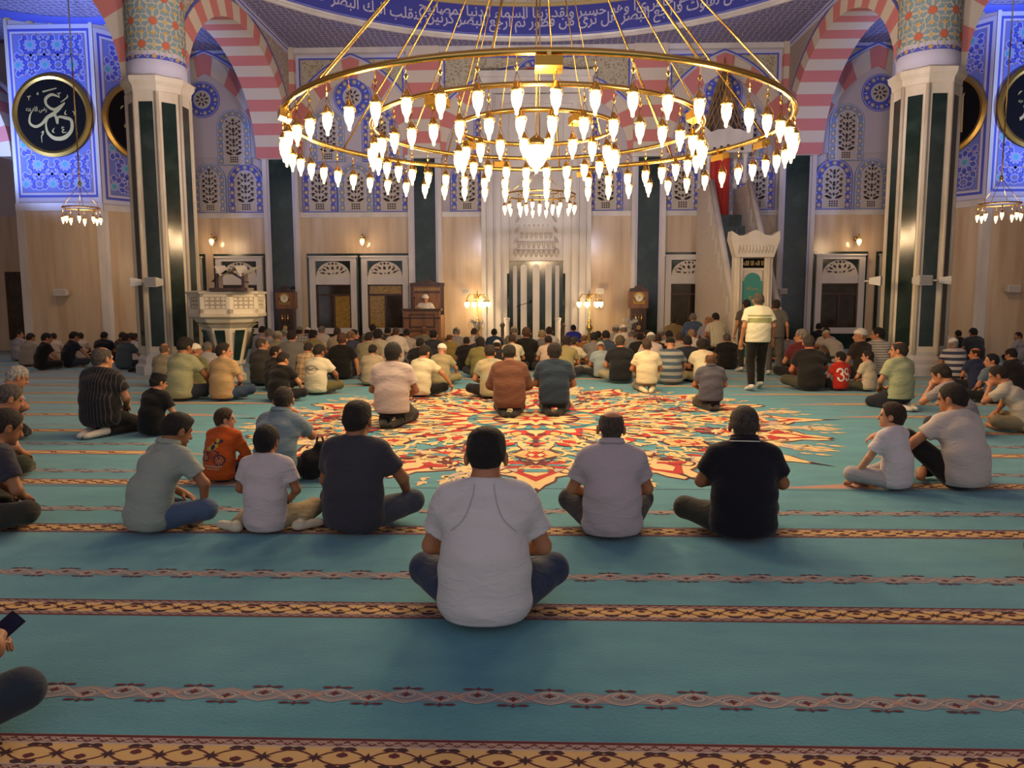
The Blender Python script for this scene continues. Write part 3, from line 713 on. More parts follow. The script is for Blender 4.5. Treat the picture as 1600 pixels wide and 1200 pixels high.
struct(mb.build('ceiling'))
# small blue ring over each aisle
for s in (-1, 1):
    mb = MB(); c = (s*12.6, 19.0, CZ); mb.lathe([(3.5, -.10), (3.1, -.16), (3.0, -.01)], c, bluep, 64, True, close=False)
    for k in range(40):
        a = 2*PI*k/40; mb.lathe([(.11, 0), (.06, -.02)], (c[0]+3.3*math.cos(a), c[1]+3.3*math.sin(a), CZ-.14), goldp, 8)
    struct(mb.build('trim_%d' % (11 if s < 0 else 12)))
    fr = Fr((s*12.6, 0, 0), (1, 0, 0), (0, 0, 1))
# ================================================================ CARPET
def carpet_mat():
    m = mat('teal_carpet', '#2f8390', .95, sheen=.25, bump=(60, .25)); nt = m.node_tree; b = nt.nodes['Principled BSDF']
    g = nt.nodes.new('ShaderNodeTexCoord'); mp = nt.nodes.new('ShaderNodeMapping'); nt.links.new(g.outputs['Object'], mp.inputs[0])
    mp.inputs['Scale'].default_value = (1, 2.2, 1)
    n = nt.nodes.new('ShaderNodeTexNoise'); n.inputs['Scale'].default_value = 2.2; n.inputs['Detail'].default_value = 8; nt.links.new(mp.outputs[0], n.inputs[0])
    r = nt.nodes.new('ShaderNodeValToRGB'); r.color_ramp.elements[0].position = .35; r.color_ramp.elements[1].position = .7
    r.color_ramp.elements[0].color = lin('#2b7e92'); r.color_ramp.elements[1].color = lin('#3e8d9a')
    nt.links.new(n.outputs[0], r.inputs[0]); nt.links.new(r.outputs[0], b.inputs['Base Color']); return m
teal = carpet_mat()
cr = empty('carpet', (0, 10, 0), 0, 'wall to wall teal prayer carpet with gold row bands', 'carpet')
def cput(mb, nm, label=None):
    o = mb.build(nm, cr, (0, 10, 0)); o.location = (0, 0, 0)
    if label: o['label'] = label
    return o
mb = MB(); mb.box((-17.9, -3.9, -.006), (17.9, WY, 0), teal); cput(mb, 'pile')
cgold = mat('carpet_gold', '#d2ab70', .95); cpinkc = mat('carpet_pink', '#b08a7c', .95); cred = mat('carpet_dark_red', '#5c1f2c', .95)
cmauve = mat('carpet_mauve', '#8d8486', .95); cdk = mat('carpet_dark', '#3a1c28', .95); ccream = mat('carpet_cream', '#d8c08a', .95)
cbright = mat('carpet_red', '#b02a28', .95); corg = mat('carpet_orange', '#c4713a', .95); clight = mat('carpet_light', '#b9a79c', .95)
MC, MR = (0.0, 10.4), 4.38
def spans(Y, X):
    d = abs(Y-MC[1])
    if d >= MR: return [(-X, X, 0)]
    c = math.sqrt(MR*MR-d*d); return [(-X, -c, -1), (c, X, 1)]
GF = lambda mb=None: Fr((0, 0, 0), (1, 0, 0), (0, 1, 0), mb)
thick_px = [1190, 956, 830, 756.5, 709.5, 675, 649.5, 630.5, 615.5, 603]
thin_px = [1091, 901, 799, 739, 696]
TY = [gp(838, y).y for y in thick_px]; 
for i in range(7): TY.append(TY[-1]+1.28)
NY = [gp(838, y).y for y in thin_px]
for i in range(5, len(TY)): NY.append(TY[i]+.45)
for i, Y in enumerate(TY):
    if Y > 24.5: break
    X = min(17.5, .8*Y+1.2); H = .105 if i else .125; fr = GF(); det = i < 4
    for xa, xb, sd in spans(Y, X):
        fr = GF(); tip = .55 if sd else 0
        def xx(a, y):                       # taper the end next to the medallion
            return a
        L0, R0 = (xa, xb)
        if sd == 1: base = [(xb, Y-H), (xb, Y+H), (xa+tip, Y+H), (xa-.35, Y-H)]
        elif sd == -1: base = [(xa, Y+H), (xa, Y-H), (xb+.35, Y-H), (xb-tip, Y+H)]
        else: base = [(xa, Y-H), (xb, Y-H), (xb, Y+H), (xa, Y+H)]
        fr.poly(base, cpinkc, .001)
        a, b = (xa+tip, xb) if sd == 1 else (xa, xb-tip) if sd == -1 else (xa, xb)
        fr.rect(a, Y-H*.52, b, Y+H*.52, cgold, .0016)
        fr.rect(a, Y-H*.98, b, Y-H*.86, cred, .0017); fr.rect(a, Y+H*.86, b, Y+H*.98, cred, .0017)
        fr.rect(a, Y-H*.57, b, Y-H*.50, clight, .0018); fr.rect(a, Y+H*.50, b, Y+H*.57, clight, .0018)
        if i < 7:
            P = .38 if i == 0 else .32; n = int((b-a)/P)+1; k_ = H*.5
            for k in range(n):
                x = a+k*P
                if x+P > b: break
                if det:
                    up = 1 if k % 2 else -1
                    for ph in (0, PI):
                        pts = [(x+P*u/10, Y+k_*.72*math.sin(2*PI*u/10+ph)) for u in range(11)]; fr.rib(pts, .008, cred, .0022)
                    fr.poly(leaf(x+P*.25, Y, PI/2*up, k_*.55, .05), cred, .0025); fr.poly(leaf(x+P*.75, Y, -PI/2*up, k_*.55, .05), cred, .0025)
                    fr.poly(star(x+P*.5, Y, .012, .03, 4), cdk, .0026); fr.poly(star(x, Y, .012, .032, 4), cdk, .0026)
                    for u, v, an in ((.12, .85, .2), (.38, .85, PI-.2), (.62, -.85, -.2), (.88, -.85, PI+.2), (.62, .85, .2), (.88, .85, PI-.2), (.12, -.85, -.2), (.38, -.85, PI+.2)):
                        fr.poly(leaf(x+P*u, Y+k_*v*.9, an, .055, .03), cdk, .0024)
                    if i < 3:
                        for e in (-1, 1):
                            q = [(x+P*u/12, Y+e*H*.71+H*.1*(1 if u % 2 else -1)) for u in range(13)]; fr.rib(q, .007, cred, .0023)
                            q = [(x+P*u/12, Y+e*H*.71-H*.1*(1 if u % 2 else -1)) for u in range(13)]; fr.rib(q, .005, clight, .0024)
                else:
                    pts = [(x+P*u/6, Y+k_*.7*math.sin(2*PI*u/6)) for u in range(7)]; fr.rib(pts, .02, cred, .0024)
                    fr.poly(star(x+P*.5, Y, .02, .045, 4), cred, .0026)
        cput(fr.mb, 'gold_band', 'gold patterned row band')
for i, Y in enumerate(NY):
    if Y > 24.5: break
    X = min(17.5, .8*Y+1.2); H = .066; fr = GF()
    for xa, xb, sd in spans(Y, X):
        fr = GF()
        if sd == 1: xa += .15
        if sd == -1: xb -= .15
        if i > 4: fr.rect(xa, Y-H*.4, xb, Y+H*.4, cmauve, .001); cput(fr.mb, 'narrow_band', 'narrow mauve scroll band'); continue
        fr.rect(xa, Y-H*.62, xb, Y+H*.62, mat('carpet_band_grey', '#77808a', .95), .0010)
        P = .30; n = int((xb-xa)/P)
        for k in range(n):
            x = xa+k*P
            f1 = [(x+P*u/8, Y+H*.62*math.sin(PI*u/8*2)) for u in range(9)]; f2 = [(a_, 2*Y-b_) for a_, b_ in f1]
            fr.rib(f1, .022, cmauve, .0012); fr.rib(f2, .022, cmauve, .0013)
            fr.rib([(a_, b_+.012) for a_, b_ in f1], .006, clight, .0016); fr.rib([(a_, b_-.012) for a_, b_ in f2], .006, clight, .0017)
            for cx_, s_ in ((.25, 1), (.75, -1)):
                c = (x+P*cx_, Y+s_*H*.22)
                if i < 3:
                    fr.rib([(c[0]+.040*math.cos(2*PI*u/8), c[1]+.026*math.sin(2*PI*u/8)) for u in range(8)], .007, clight, .0019, True)
                fr.poly(star(c[0], c[1], .012, .022, 4), cred, .002)
                fr.poly(leaf(x+P*cx_-.07, Y+s_*H*.95, 0 if s_ > 0 else 0, .06, .02), cred, .002); fr.poly(leaf(x+P*cx_+.07, Y+s_*H*.95, PI, .06, .02), cred, .002)
                fr.poly(star(x+P*cx_, Y+s_*H*1.0, .008, .018, 4), cred, .0021)
            fr.poly(leaf(x-.03, Y, 0, .06, .03), cpinkc, .0021)
        cput(fr.mb, 'narrow_band', 'narrow mauve scroll band')
fr = GF(); sy = gp(838, 763.5).y; fr.rect(-12, sy-.006, 12, sy+.006, cdk, .0012); cput(fr.mb, 'seam')
# medallion: 16 sectors
fr = GF(); cx, cy = MC
def pol(r, t, k):                           # r in metres, t in sector units (-.5..+.5)
    a = 2*PI*(k+t)/16 - PI/2
    return (cx+r*math.cos(a), cy+r*math.sin(a))
def pshape(pts, k, m, l): fr.poly([pol(r, t, k) for r, t in pts], m, l)
def prib(pts, w, k, m, l): fr.rib([pol(r, t, k) for r, t in spline(pts, 3)], w, m, l)
def half(pts):                              # mirror an outline
    return pts + [(r, -t) for r, t in reversed(pts) if abs(t) > 1e-6]
rnd = random.Random(3)
for k in range(16):
    big = k % 2 == 0
    L = .0012
    Rt = 4.05 if big else 3.72
    # outer lappets
    o = half([(2.65, .02), (2.75, .16), (3.0, .34), (3.25, .40), (3.38, .26), (3.46, .15), (3.62, .13), (3.78, .06), (Rt, 0)])
    pshape(o, k, cred, L); pshape([(2.65+(r-2.65)*.965, t*.90) for r, t in o], k, ccream, L+.0004)
    pshape(half([(2.95, 0), (3.05, .13), (3.25, .17), (3.42, .08), (3.62, 0)]), k, cbright, L+.0008)
    pshape(half([(3.05, 0), (3.14, .08), (3.28, .09), (3.42, 0)]), k, ccream, L+.0012)
    pshape(half([(Rt-.2, 0), (Rt-.14, .02), (Rt+.12, 0)]), k, cdk, L+.001)
    for sg in (-1, 1):
        prib([(2.8, sg*.1), (3.0, sg*.26), (3.2, sg*.32), (3.3, sg*.22), (3.2, sg*.17)], .03, k, cred, L+.001+.0001*sg)
        prib([(2.75, sg*.5), (3.0, sg*.44), (3.25, sg*.49), (3.4, sg*.44)], .045, k, ccream, L+.0004+.0001*sg)
        for r, t, an, sz in ((3.15, .45, .4, .2), (3.35, .5, .1, .22), (3.5, .36, .8, .17), (3.62, .26, .5, .14), (2.95, .5, .0, .18), (3.45, .44, -.3, .16)):
            p = pol(r, sg*t, k); a = 2*PI*k/16-PI/2
            fr.poly(leaf(p[0], p[1], a+sg*an, sz, sz*.5), ccream, L+.0009+.00001*sg)
            fr.poly(leaf(p[0], p[1], a+sg*(an+.9), sz*.7, sz*.35), clight, L+.0010+.00001*sg)
    for r, t, sz in ((3.3, .47, .34), (3.05, .40, .3), (3.5, .5, .3), (3.62, .42, .24), (3.75, .30, .2), (3.72, .5, .22)):
        for sg in (-1, 1):
            p = pol(r, sg*t, k); a = 2*PI*k/16-PI/2+sg*.25
            fr.poly(leaf(p[0], p[1], a, sz, sz*.32), ccream, L+.00085+.00001*sg); fr.poly(leaf(p[0], p[1], a+.5, sz*.6, sz*.22), ccream, L+.00088+.00001*sg); fr.poly(leaf(p[0], p[1], a-.5, sz*.6, sz*.22), clight, L+.00092+.00001*sg)
    # middle field: cream arabesque over teal
    if not big:
        c0 = pol(2.55, 0, k); fr.disc(c0[0], c0[1], .30, cred, L+.0014, 14); fr.poly(star(c0[0], c0[1], .17, .28, 8), ccream, L+.0018); fr.poly(star(c0[0], c0[1], .06, .15, 8), cbright, L+.0022)
    else:
        pshape(half([(2.1, 0), (2.2, .2), (2.45, .3), (2.6, .16), (2.78, 0)]), k, cdk, L+.0013); pshape(half([(2.13, 0), (2.22, .17), (2.45, .26), (2.58, .13), (2.73, 0)]), k, cgold, L+.0017)
        pshape(half([(2.25, 0), (2.35, .10), (2.5, .12), (2.62, 0)]), k, cbright, L+.0021)
    # dense filling of scrolls, drawn once per sector and mirrored
    R2 = random.Random(5 if big else 9)
    for _ in range(46):
        r = R2.uniform(1.05, 3.15); t = R2.uniform(.04, .5); an = R2.uniform(-1.4, 1.4); sz = R2.uniform(.12, .30); m = R2.choice([ccream, ccream, ccream, ccream, cgold, cbright, clight, cgold, teal, cred])
        for sg in (-1, 1):
            p = pol(r, sg*t, k); a = 2*PI*k/16-PI/2
            fr.poly(leaf(p[0], p[1], a+sg*an, sz*1.08, sz*.57), cred, L+.0007+.00004*_+.00001*sg); fr.poly(leaf(p[0], p[1], a+sg*an, sz, sz*.5), m, L+.0010+.00004*_+.00001*sg)
    for _ in range(7):
        r0 = R2.uniform(1.1, 2.6); t0 = R2.uniform(.0, .4)
        for sg in (-1, 1):
            prib([(r0, sg*t0), (r0+.18, sg*(t0+.14)), (r0+.36, sg*(t0+.06)), (r0+.30, sg*(t0-.08)), (r0+.20, sg*(t0-.02))], .04, k, ccream, L+.0016+.0002*sg)
            prib([(r0+.5, sg*(t0-.1)), (r0+.3, sg*(t0-.2)), (r0+.12, sg*(t0-.12))], .022, k, cred, L+.0021+.0002*sg)
    # red star ring and centre
    pshape(half([(.95, .5), (1.1, .48), (1.28, .30), (1.34, .16), (1.62, 0)]) if big else half([(.95, .5), (1.1, .42), (1.18, .25), (1.22, .1), (1.36, 0)]), k, cbright, L+.0019)
    pshape(half([(.95, .34), (1.08, .22), (1.18, .1), (1.34 if big else 1.18, 0)]), k, ccream, L+.0023)
    pshape(half([(.55, .5), (.8, .5), (.86, .3), (.78, .12), (.98, 0)]), k, teal if big else ccream, L+.0026)
    pshape(half([(.62, .2), (.72, .18), (.85, 0)]), k, corg, L+.003)
fr.disc(cx, cy, .60, cred, L+.0032, 32); fr.poly(star(cx, cy, .4, .58, 16), ccream, L+.0035); fr.poly(star(cx, cy, .15, .36, 8), cbright, L+.004); fr.disc(cx, cy, .1, ccream, L+.0044, 12)
fr.mb.v = [(v[0], v[1], v[2]*2.2) for v in fr.mb.v]
cput(fr.mb, 'medallion', 'large round cream and red floral medallion')
# ================================================================ CHANDELIERS
def lamp_meshes(k=1.0, low=False):
    """brass fitting (hook, bead, three chains, crown) and glass; origin at the ring underside"""
    n = 6 if low else 8; f = MB()
    f.tube([(0, 0, 0), (0, 0, -.075*k)], .004*k, brass, 4)
    f.lathe([(.002, .03), (.022, 0), (.002, -.035)], (0, 0, -.10*k), brass, n, False)
    for i in range(3):
        a = 2*PI*i/3; c, s = math.cos(a), math.sin(a)
        f.tube([(0, 0, -.13*k), (.052*c*k, .052*s*k, -.255*k), (.060*c*k, .060*s*k, -.30*k), (.035*c*k, .035*s*k, -.38*k)], .0028*k, brass, 4)
    f.lathe([(.004*k, .07*k), (.018*k, .055*k), (.034*k, .018*k), (.052*k, 0), (.054*k, -.012*k), (.045*k, -.014*k)], (0, 0, -.275*k), brass, n)
    g = MB(); g.lathe([(.044*k, 0), (.056*k, -.03*k), (.056*k, -.07*k), (.045*k, -.12*k), (.024*k, -.155*k), (.018*k, -.175*k), (.018*k, -.195*k), (.006*k, -.207*k)], (0, 0, -.285*k), glow, n+2, True, 0, True, .84, .84)
    return f, g
ch = empty('chandelier', (0, CH_Y, CH_Z), 0, 'huge three-ring brass chandelier with over a hundred glowing glass lamps', 'chandelier')
def rel(o, p): o.parent = p; return o
ftmp, gtmp = lamp_meshes(1.12)
f0 = ftmp.build('lamp', ch); g0 = gtmp.build('glass', f0); kids(f0)
first = True; cnt = 0; restf, restg = MB(), MB()
rings = ((3.32, 56), (2.22, 40), (1.08, 22))
spots = []
for rad, n in rings:
    for i in range(n):
        a = 2*PI*(i+.5)/n - PI/2
        spots.append((rad*math.cos(a), rad*math.sin(a), rad))
far = sorted(spots, key=lambda p: -p[1])
drop_out = set(far[:18])
for p in spots:
    if p in drop_out:
        for src, dst in ((ftmp, restf), (gtmp, restf)):
            dst_o = len(dst.v); dst.v += [(v[0]+p[0], v[1]+p[1], v[2]-.03) for v in src.v]
            for f_, m_, s_ in zip(src.f, src.m, src.sm): dst.f.append(tuple(q+dst_o for q in f_)); dst.m.append(dst.mi(src.mats[m_])); dst.sm.append(s_)
        continue
    if first: o = f0; first = False
    else: o = copy_tree(f0, ch)
    o.location = (p[0], p[1], -.03)
o = restf.build('lamp', ch); o['kind'] = 'stuff'; o['label'] = 'farthest glowing lamps of the rings'
for rad, _ in rings:
    m = MB(); m.tube([(rad*math.cos(2*PI*i/72), rad*math.sin(2*PI*i/72), 0) for i in range(72)], .038 if rad > 3 else .032, brass, 8, True); m.build('ring', ch)
HZ = 3.75
hub = MB(); hub.lathe([(.01, -.2), (.08, -.15), (.13, 0), (.08, .15), (.03, .25), (.03, .6)], (0, 0, HZ), brass, 14); hub.tube([(0, 0, HZ+.5), (0, 0, CZ+2.5)], .03, brass, 8); hub.build('hub', ch)
def rod(a, rad, r=.014):
    m = MB(); p0 = Vector((rad*math.cos(a), rad*math.sin(a), .02)); p1 = Vector((.10*math.cos(a), .10*math.sin(a), HZ)); m.tube([p0, p1], r, brass, 6)
    q = p0.lerp(p1, .62); m.lathe([(.01, -.05), (.045, 0), (.01, .05)], q, brass, 8); m.build('rod', ch)
for i in range(10): rod(2*PI*(i+.3)/10, 3.32)
for i in range(6): rod(2*PI*(i+.5)/6, 2.22, .010)
for i in range(4): rod(2*PI*(i+.35)/4, 1.08, .008)
for a, rad, z in ((-88, 3.32, -.12), (-155, 3.32, -.12), (-30, 2.22, -.11), (-120, 2.22, -.11), (60, 2.22, -.1), (120, 2.22, -.1), (-60, 1.08, -.1), (30, 3.32, -.1), (150, 1.08, -.1), (75, 3.32, -.1), (105, 2.22, -.1), (12, 3.32, -.1)):
    A = math.radians(a); m = MB(); c = Vector((rad*math.cos(A), rad*math.sin(A), z))
    m.obox(c, ((-math.sin(A), math.cos(A), 0), (math.cos(A), math.sin(A), .3), (0, 0, 1)), (.13, .07, .045), gold); m.obox(c+Vector((0, 0, .07)), ((-math.sin(A), math.cos(A), 0), (math.cos(A), math.sin(A), 0), (0, 0, 1)), (.02, .05, .05), brass); m.build('floodlight', ch)
m = MB(); m.tube([(0, 0, HZ-.2), (0, 0, -.1)], .012, brass, 6); m.lathe([(.02, .12), (.10, .06), (.15, 0), (.145, -.03)], (0, 0, -.20), brass, 16); lo = m.build('centre_lamp', ch)
m = MB(); m.lathe([(.14, 0), (.155, -.07), (.14, -.18), (.09, -.27), (.035, -.32), (.022, -.36), (.005, -.38)], (0, 0, -.22), glow, 16); m.build('glass', lo)
def small_chandelier(x, y, z, R, n, label, k=.85, inner=0):
    t = empty('small_chandelier', (x, y, z), 0, label, 'chandelier', 'small ring chandeliers')
    m = MB(); m.tube([(R*math.cos(2*PI*i/32), R*math.sin(2*PI*i/32), 0) for i in range(32)], .02, brass, 6, True); m.build('ring', t)
    if inner: m = MB(); m.tube([(inner*math.cos(2*PI*i/32), inner*math.sin(2*PI*i/32), .06) for i in range(32)], .016, brass, 6, True); m.build('ring', t)
    m = MB(); m.lathe([(.01, -.08), (.05, 0), (.01, .08)], (0, 0, .62), brass, 8)
    m.tube([(0, 0, .6), (0, 0, CZ-z+(2.4 if abs(x) < 5 else 0))], .016, brass, 6)
    m.build('hanging_rod', t)
    for i in range(4):
        a = 2*PI*(i+.4)/4; m = MB(); m.tube([(R*math.cos(a), R*math.sin(a), 0), (0, 0, .6)], .007, brass, 4); m.build('chain', t)
    f, g = lamp_meshes(k, True); fo = f.build('lamp', t); go = g.build('glass', fo); kids(fo); ps = [(R, 2*PI*(i+.5)/n) for i in range(n)]
    if inner: ps += [(inner, 2*PI*i/8) for i in range(8)]
    for i, (r_, a) in enumerate(ps):
        o = fo if i == 0 else copy_tree(fo, t); o.location = (r_*math.cos(a), r_*math.sin(a), 0)
    return t
c1 = wp(127, 325, 19.8); small_chandelier(c1.x, c1.y, c1.z, .43, 8, 'small ring chandelier hanging before the blue panel at the left')
c2 = wp(1562, 319, 19.2); small_chandelier(c2.x, c2.y, c2.z, .45, 8, 'small ring chandelier hanging before the blue panel at the right edge')
c3 = wp(843, 305, 17.6); small_chandelier(c3.x, c3.y, c3.z, .80, 16, 'small double-ring chandelier in front of the mihrab', .85, .42)
for c in (c1, c2): lamp('POINT', 'chandelier_light', (c.x, c.y, c.z-.35), 45, WARM, .3)
# ---- wall sconces
for px_, lab in ((331, 'brass wall sconce with one lamp above the pulpit balcony by the left column'), (566, 'brass wall sconce above the two windows left of the preaching desk'), (1342, 'brass wall sconce left of the right column')):
    p = wp(px_, 372, WY-.3); t = empty('wall_sconce', (p.x, WY-.05, p.z), 0, lab, 'wall lamp', 'brass wall sconces')
    m = MB(); m.lathe([(.01, -.08), (.05, -.05), (.05, .05), (.01, .08)], (0, 0, 0), brass, 10); m.tube([(0, 0, 0), (0, -.12, .02), (0, -.2, .14), (0, -.28, .12), (0, -.28, .02)], .012, brass, 6); m.lathe([(.01, .05), (.06, 0), (.05, -.01)], (0, -.28, -.02), brass, 10); m.build('arm', t)
    m = MB(); m.lathe([(.05, 0), (.075, -.05), (.06, -.13), (.02, -.19), (.005, -.21)], (0, -.28, -.03), glowdim, 10); m.build('glass', t)
    lamp('POINT', 'sconce_light', (p.x, WY-.42, p.z-.14), 9, WARM, .08)
# ---- speakers
def speaker(px_, py_, Y, label, w=.34, h=.2, d=.22, rz=0):
    p = wp(px_, py_, Y); t = empty('wall_speaker', p, rz, label, 'speaker', 'white speakers on walls and columns')
    m = MB(); vs = [(-w/2, -d/2, -h/2), (w/2, -d/2, -h/2), (w/2, -d/2, h/2), (-w/2, -d/2, h/2), (-w*.4, d/2, -h*.3), (w*.4, d/2, -h*.3), (w*.4, d/2, h*.3), (-w*.4, d/2, h*.3)]
    m.add(vs, [(0,1,2,3), (5,4,7,6), (4,0,3,7), (1,5,6,2), (3,2,6,7), (4,5,1,0)], plastic); m.build('cabinet', t)
    m = MB(); m.box((-w/2+.02, -d/2-.008, -h/2+.02), (w/2-.02, -d/2, h/2-.02), mat('speaker_grille', '#b9b3aa', .7)); m.build('grille', t)
    m = MB(); m.tube([(0, d/2-.02, 0), (0, d/2+.1, 0)], .02, plastic, 6); m.build('bracket', t)
speaker(241, 441, 15.95, 'white speaker on the front of the left column', rz=-.35); speaker(213, 441, 16.2, 'white speaker on the outer side of the left column', .2, .2, rz=-1.2)
speaker(1368, 439, 16.3, 'white speaker on the inner side of the right column', .22, .2, rz=1.0); speaker(1440, 438, 15.95, 'white speaker on the front of the right column', rz=.35); speaker(1476, 438, 16.3, 'white speaker on the outer side of the right column', .18, .18, rz=1.2)
speaker(97, 457, PY-.2, 'white speaker on the marble wall under the blue panel at the left', .36, .2); speaker(1581, 451, PY-.2, 'white speaker on the marble wall near the right edge', .34, .2)
for px_, lab in ((728, 'small white speaker on the wall left of the mihrab'), (937, 'small white speaker on the wall right of the mihrab'), (1223, 'small white speaker on the green pilaster right of the pulpit gate')): speaker(px_, 455, WY-.32, lab, .24, .17, .16)
# ---- longcase clocks
for px_, lab in ((448, 'carved wooden longcase clock left of the two gold-paned windows'), (997, 'carved wooden longcase clock right of the mihrab')):
    x = wx(px_, 480, 24.45); zt = wz(447, 838, 24.45); t = empty('longcase_clock', (x, 24.45, 0), 0, lab, 'clock', 'pair of longcase clocks')
    m = MB(); m.box((-.30, -.2, 0), (.30, .2, .55), dwood); m.box((-.24, -.16, .55), (.24, .16, 1.32), dwood); m.box((-.32, -.22, .5), (.32, .22, .56), wood); m.build('case', t)
    m = MB(); m.box((-.29, -.2, 1.32), (.29, .2, zt-.16), wood); fr = Fr((0, -.2, 0), (1, 0, 0), (0, 0, 1), m)
    fr.poly([(-.31, zt-.18), (.31, zt-.18), (.28, zt-.08), (.16, zt-.07), (.10, zt+.0), (0, zt+.03), (-.10, zt+.0), (-.16, zt-.07), (-.28, zt-.08)], dwood, .03, .2); m.build('hood', t)
    m = MB(); fr = Fr((0, -.205, 0), (1, 0, 0), (0, 0, 1), m); fr.disc(0, zt-.36, .17, gold, .01, 24, .01); fr.rect(-.17, zt-.56, .17, zt-.36, gold, .01, .01); fr.disc(0, zt-.38, .13, mat('clock_face', '#e4d9b8', .4), .016, 24)
    for k in range(12): fr.rib([(.10*math.sin(PI*k/6), zt-.38+.10*math.cos(PI*k/6)), (.125*math.sin(PI*k/6), zt-.38+.125*math.cos(PI*k/6))], .012, black, .019)
    fr.rib([(0, zt-.38), (.05, zt-.32)], .014, black, .021); fr.rib([(0, zt-.38), (-.03, zt-.28)], .01, black, .022); m.build('dial', t)
    m = MB(); m.tube([(0, -.19, .72), (0, -.19, 1.26)], .006, brass, 6); fr = Fr((0, -.19, 0), (1, 0, 0), (0, 0, 1), m); fr.disc(0, .72, .07, brass, .02, 16, .01)
    for s in (-1, 1): m.tube([(s*.09, -.19, .85), (s*.09, -.19, 1.15)], .022, brass, 8)
    m.build('pendulum', t)
# ---- preaching desk
x0, x1 = wx(641, 500, 24.2), wx(692, 500, 24.2); cx = (x0+x1)/2; hw = (x1-x0)/2; Yd = 24.0; zt = wz(437, 838, 24.6); zd = wz(482, 838, 23.2)
t = empty('preaching_desk', (cx, Yd, 0), 0, 'carved wooden preaching desk with tall back where the turbaned man sits', 'pulpit desk')
m = MB(); m.box((-hw, .45, 0), (hw, .6, zt-.16), wood); fr = Fr((0, .45, 0), (1, 0, 0), (0, 0, 1), m)
fr.poly([(-hw-.03, zt-.2), (hw+.03, zt-.2), (hw+.03, zt-.1), (hw*.6, zt-.08), (hw*.25, zt+.0), (0, zt+.04), (-hw*.25, zt), (-hw*.6, zt-.08), (-hw-.03, zt-.1)], dwood, .06, .18)
for s in (-1, 1):
    fr.rect(s*hw*.95-.04, .9, s*hw*.95+.04, zt-.2, dwood, .04, .04)
    for q in range(5): fr.poly(leaf(s*(.08+.08*q), zt-.32, PI/2+s*.9, .09, .05), goldp, .012)
fr.rect(-hw*.8, zt-.42, hw*.8, zt-.36, dwood, .02, .02); fr.disc(0, zt-.03, .06, dwood, .09, 12, .03); m.build('back_panel', t)
m = MB(); m.box((-hw-.05, -.75, 0), (hw+.02, -.62, zd-.06), wood)
for s in (-1, 1): m.box((s*hw-.04, -.63, 0), (s*hw+.04, .44, zd-.2), wood)
fr = Fr((0, -.75, 0), (1, 0, 0), (0, 0, 1), m); fr.rect(-hw+.12, .75, hw-.12, zd-.16, dwood, .015, .01); fr.rect(-hw+.17, .8, hw-.17, zd-.21, wood, .02, .01); fr.rect(-hw+.12, .12, hw-.12, .68, dwood, .015, .01); fr.rect(-hw+.17, .17, hw-.17, .63, wood, .02, .01)
m.box((-hw-.08, -.80, zd-.3), (hw+.05, -.6, zd-.26), dwood); m.build('front_panel', t)
m = MB(); m.box((-hw-.1, -.85, zd-.06), (hw+.07, -.45, zd), dwood); m.build('desk_top', t)
m = MB(); m.box((-hw, -.6, .75), (hw, .45, .85), dwood); m.build('seat', t)
DESK = (cx, Yd, .85)
m = MB(); m.tube([(-.28, -.5, zd), (-.28, -.42, zd+.3)], .008, black, 6); m.lathe([(.012, 0), (.02, .03), (.012, .06)], (-.28, -.42, zd+.3), black, 8); m.build('microphone', t)
# ---- floor lamps by the mihrab
for px_, lab in ((746, 'brass floor lamp with a ring of glowing shades left of the mihrab'), (921, 'brass floor lamp with a ring of glowing shades right of the mihrab')):
    Y = 24.1; x = wx(px_, 480, Y); t = empty('floor_lamp', (x, Y, 0), 0, lab, 'floor lamp', 'brass floor lamps beside the mihrab')
    m = MB(); m.lathe([(.24, 0), (.24, .04), (.1, .08), (.03, .16), (.02, .3), (.09, .45), (.02, .58), (.10, .68), (.11, .74), (.03, .84), (.07, .92), (.02, 1.0), (.018, 1.6), (.05, 1.66), (.02, 1.75), (.005, 1.9)], (0, 0, 0), brass, 12); m.build('stand', t)
    zb_ = 1.48; first = None
    for i in range(7):
        a = 2*PI*i/7; c, s = math.cos(a), math.sin(a); m = MB()
        m.tube([(0, 0, 1.6), (.12*c, .12*s, 1.76), (.26*c, .26*s, 1.76), (.36*c, .36*s, 1.62), (.36*c, .36*s, 1.56)], .012, brass, 5); m.lathe([(.01, .04), (.05, 0), (.045, -.01)], (.36*c, .36*s, 1.53), brass, 8); ar = m.build('arm', t)
        m = MB(); m.lathe([(.045, 0), (.07, -.05), (.06, -.12), (.025, -.17), (.005, -.19)], (.36*c, .36*s, 1.53), glow, 8); m.build('glass', ar)
    lamp('POINT', 'floor_lamp_light', (x, Y-.5, 1.45), 34, WARM, .12)
    lamp('POINT', 'floor_lamp_light', (x, Y+.45, 1.45), 14, WARM, .12)
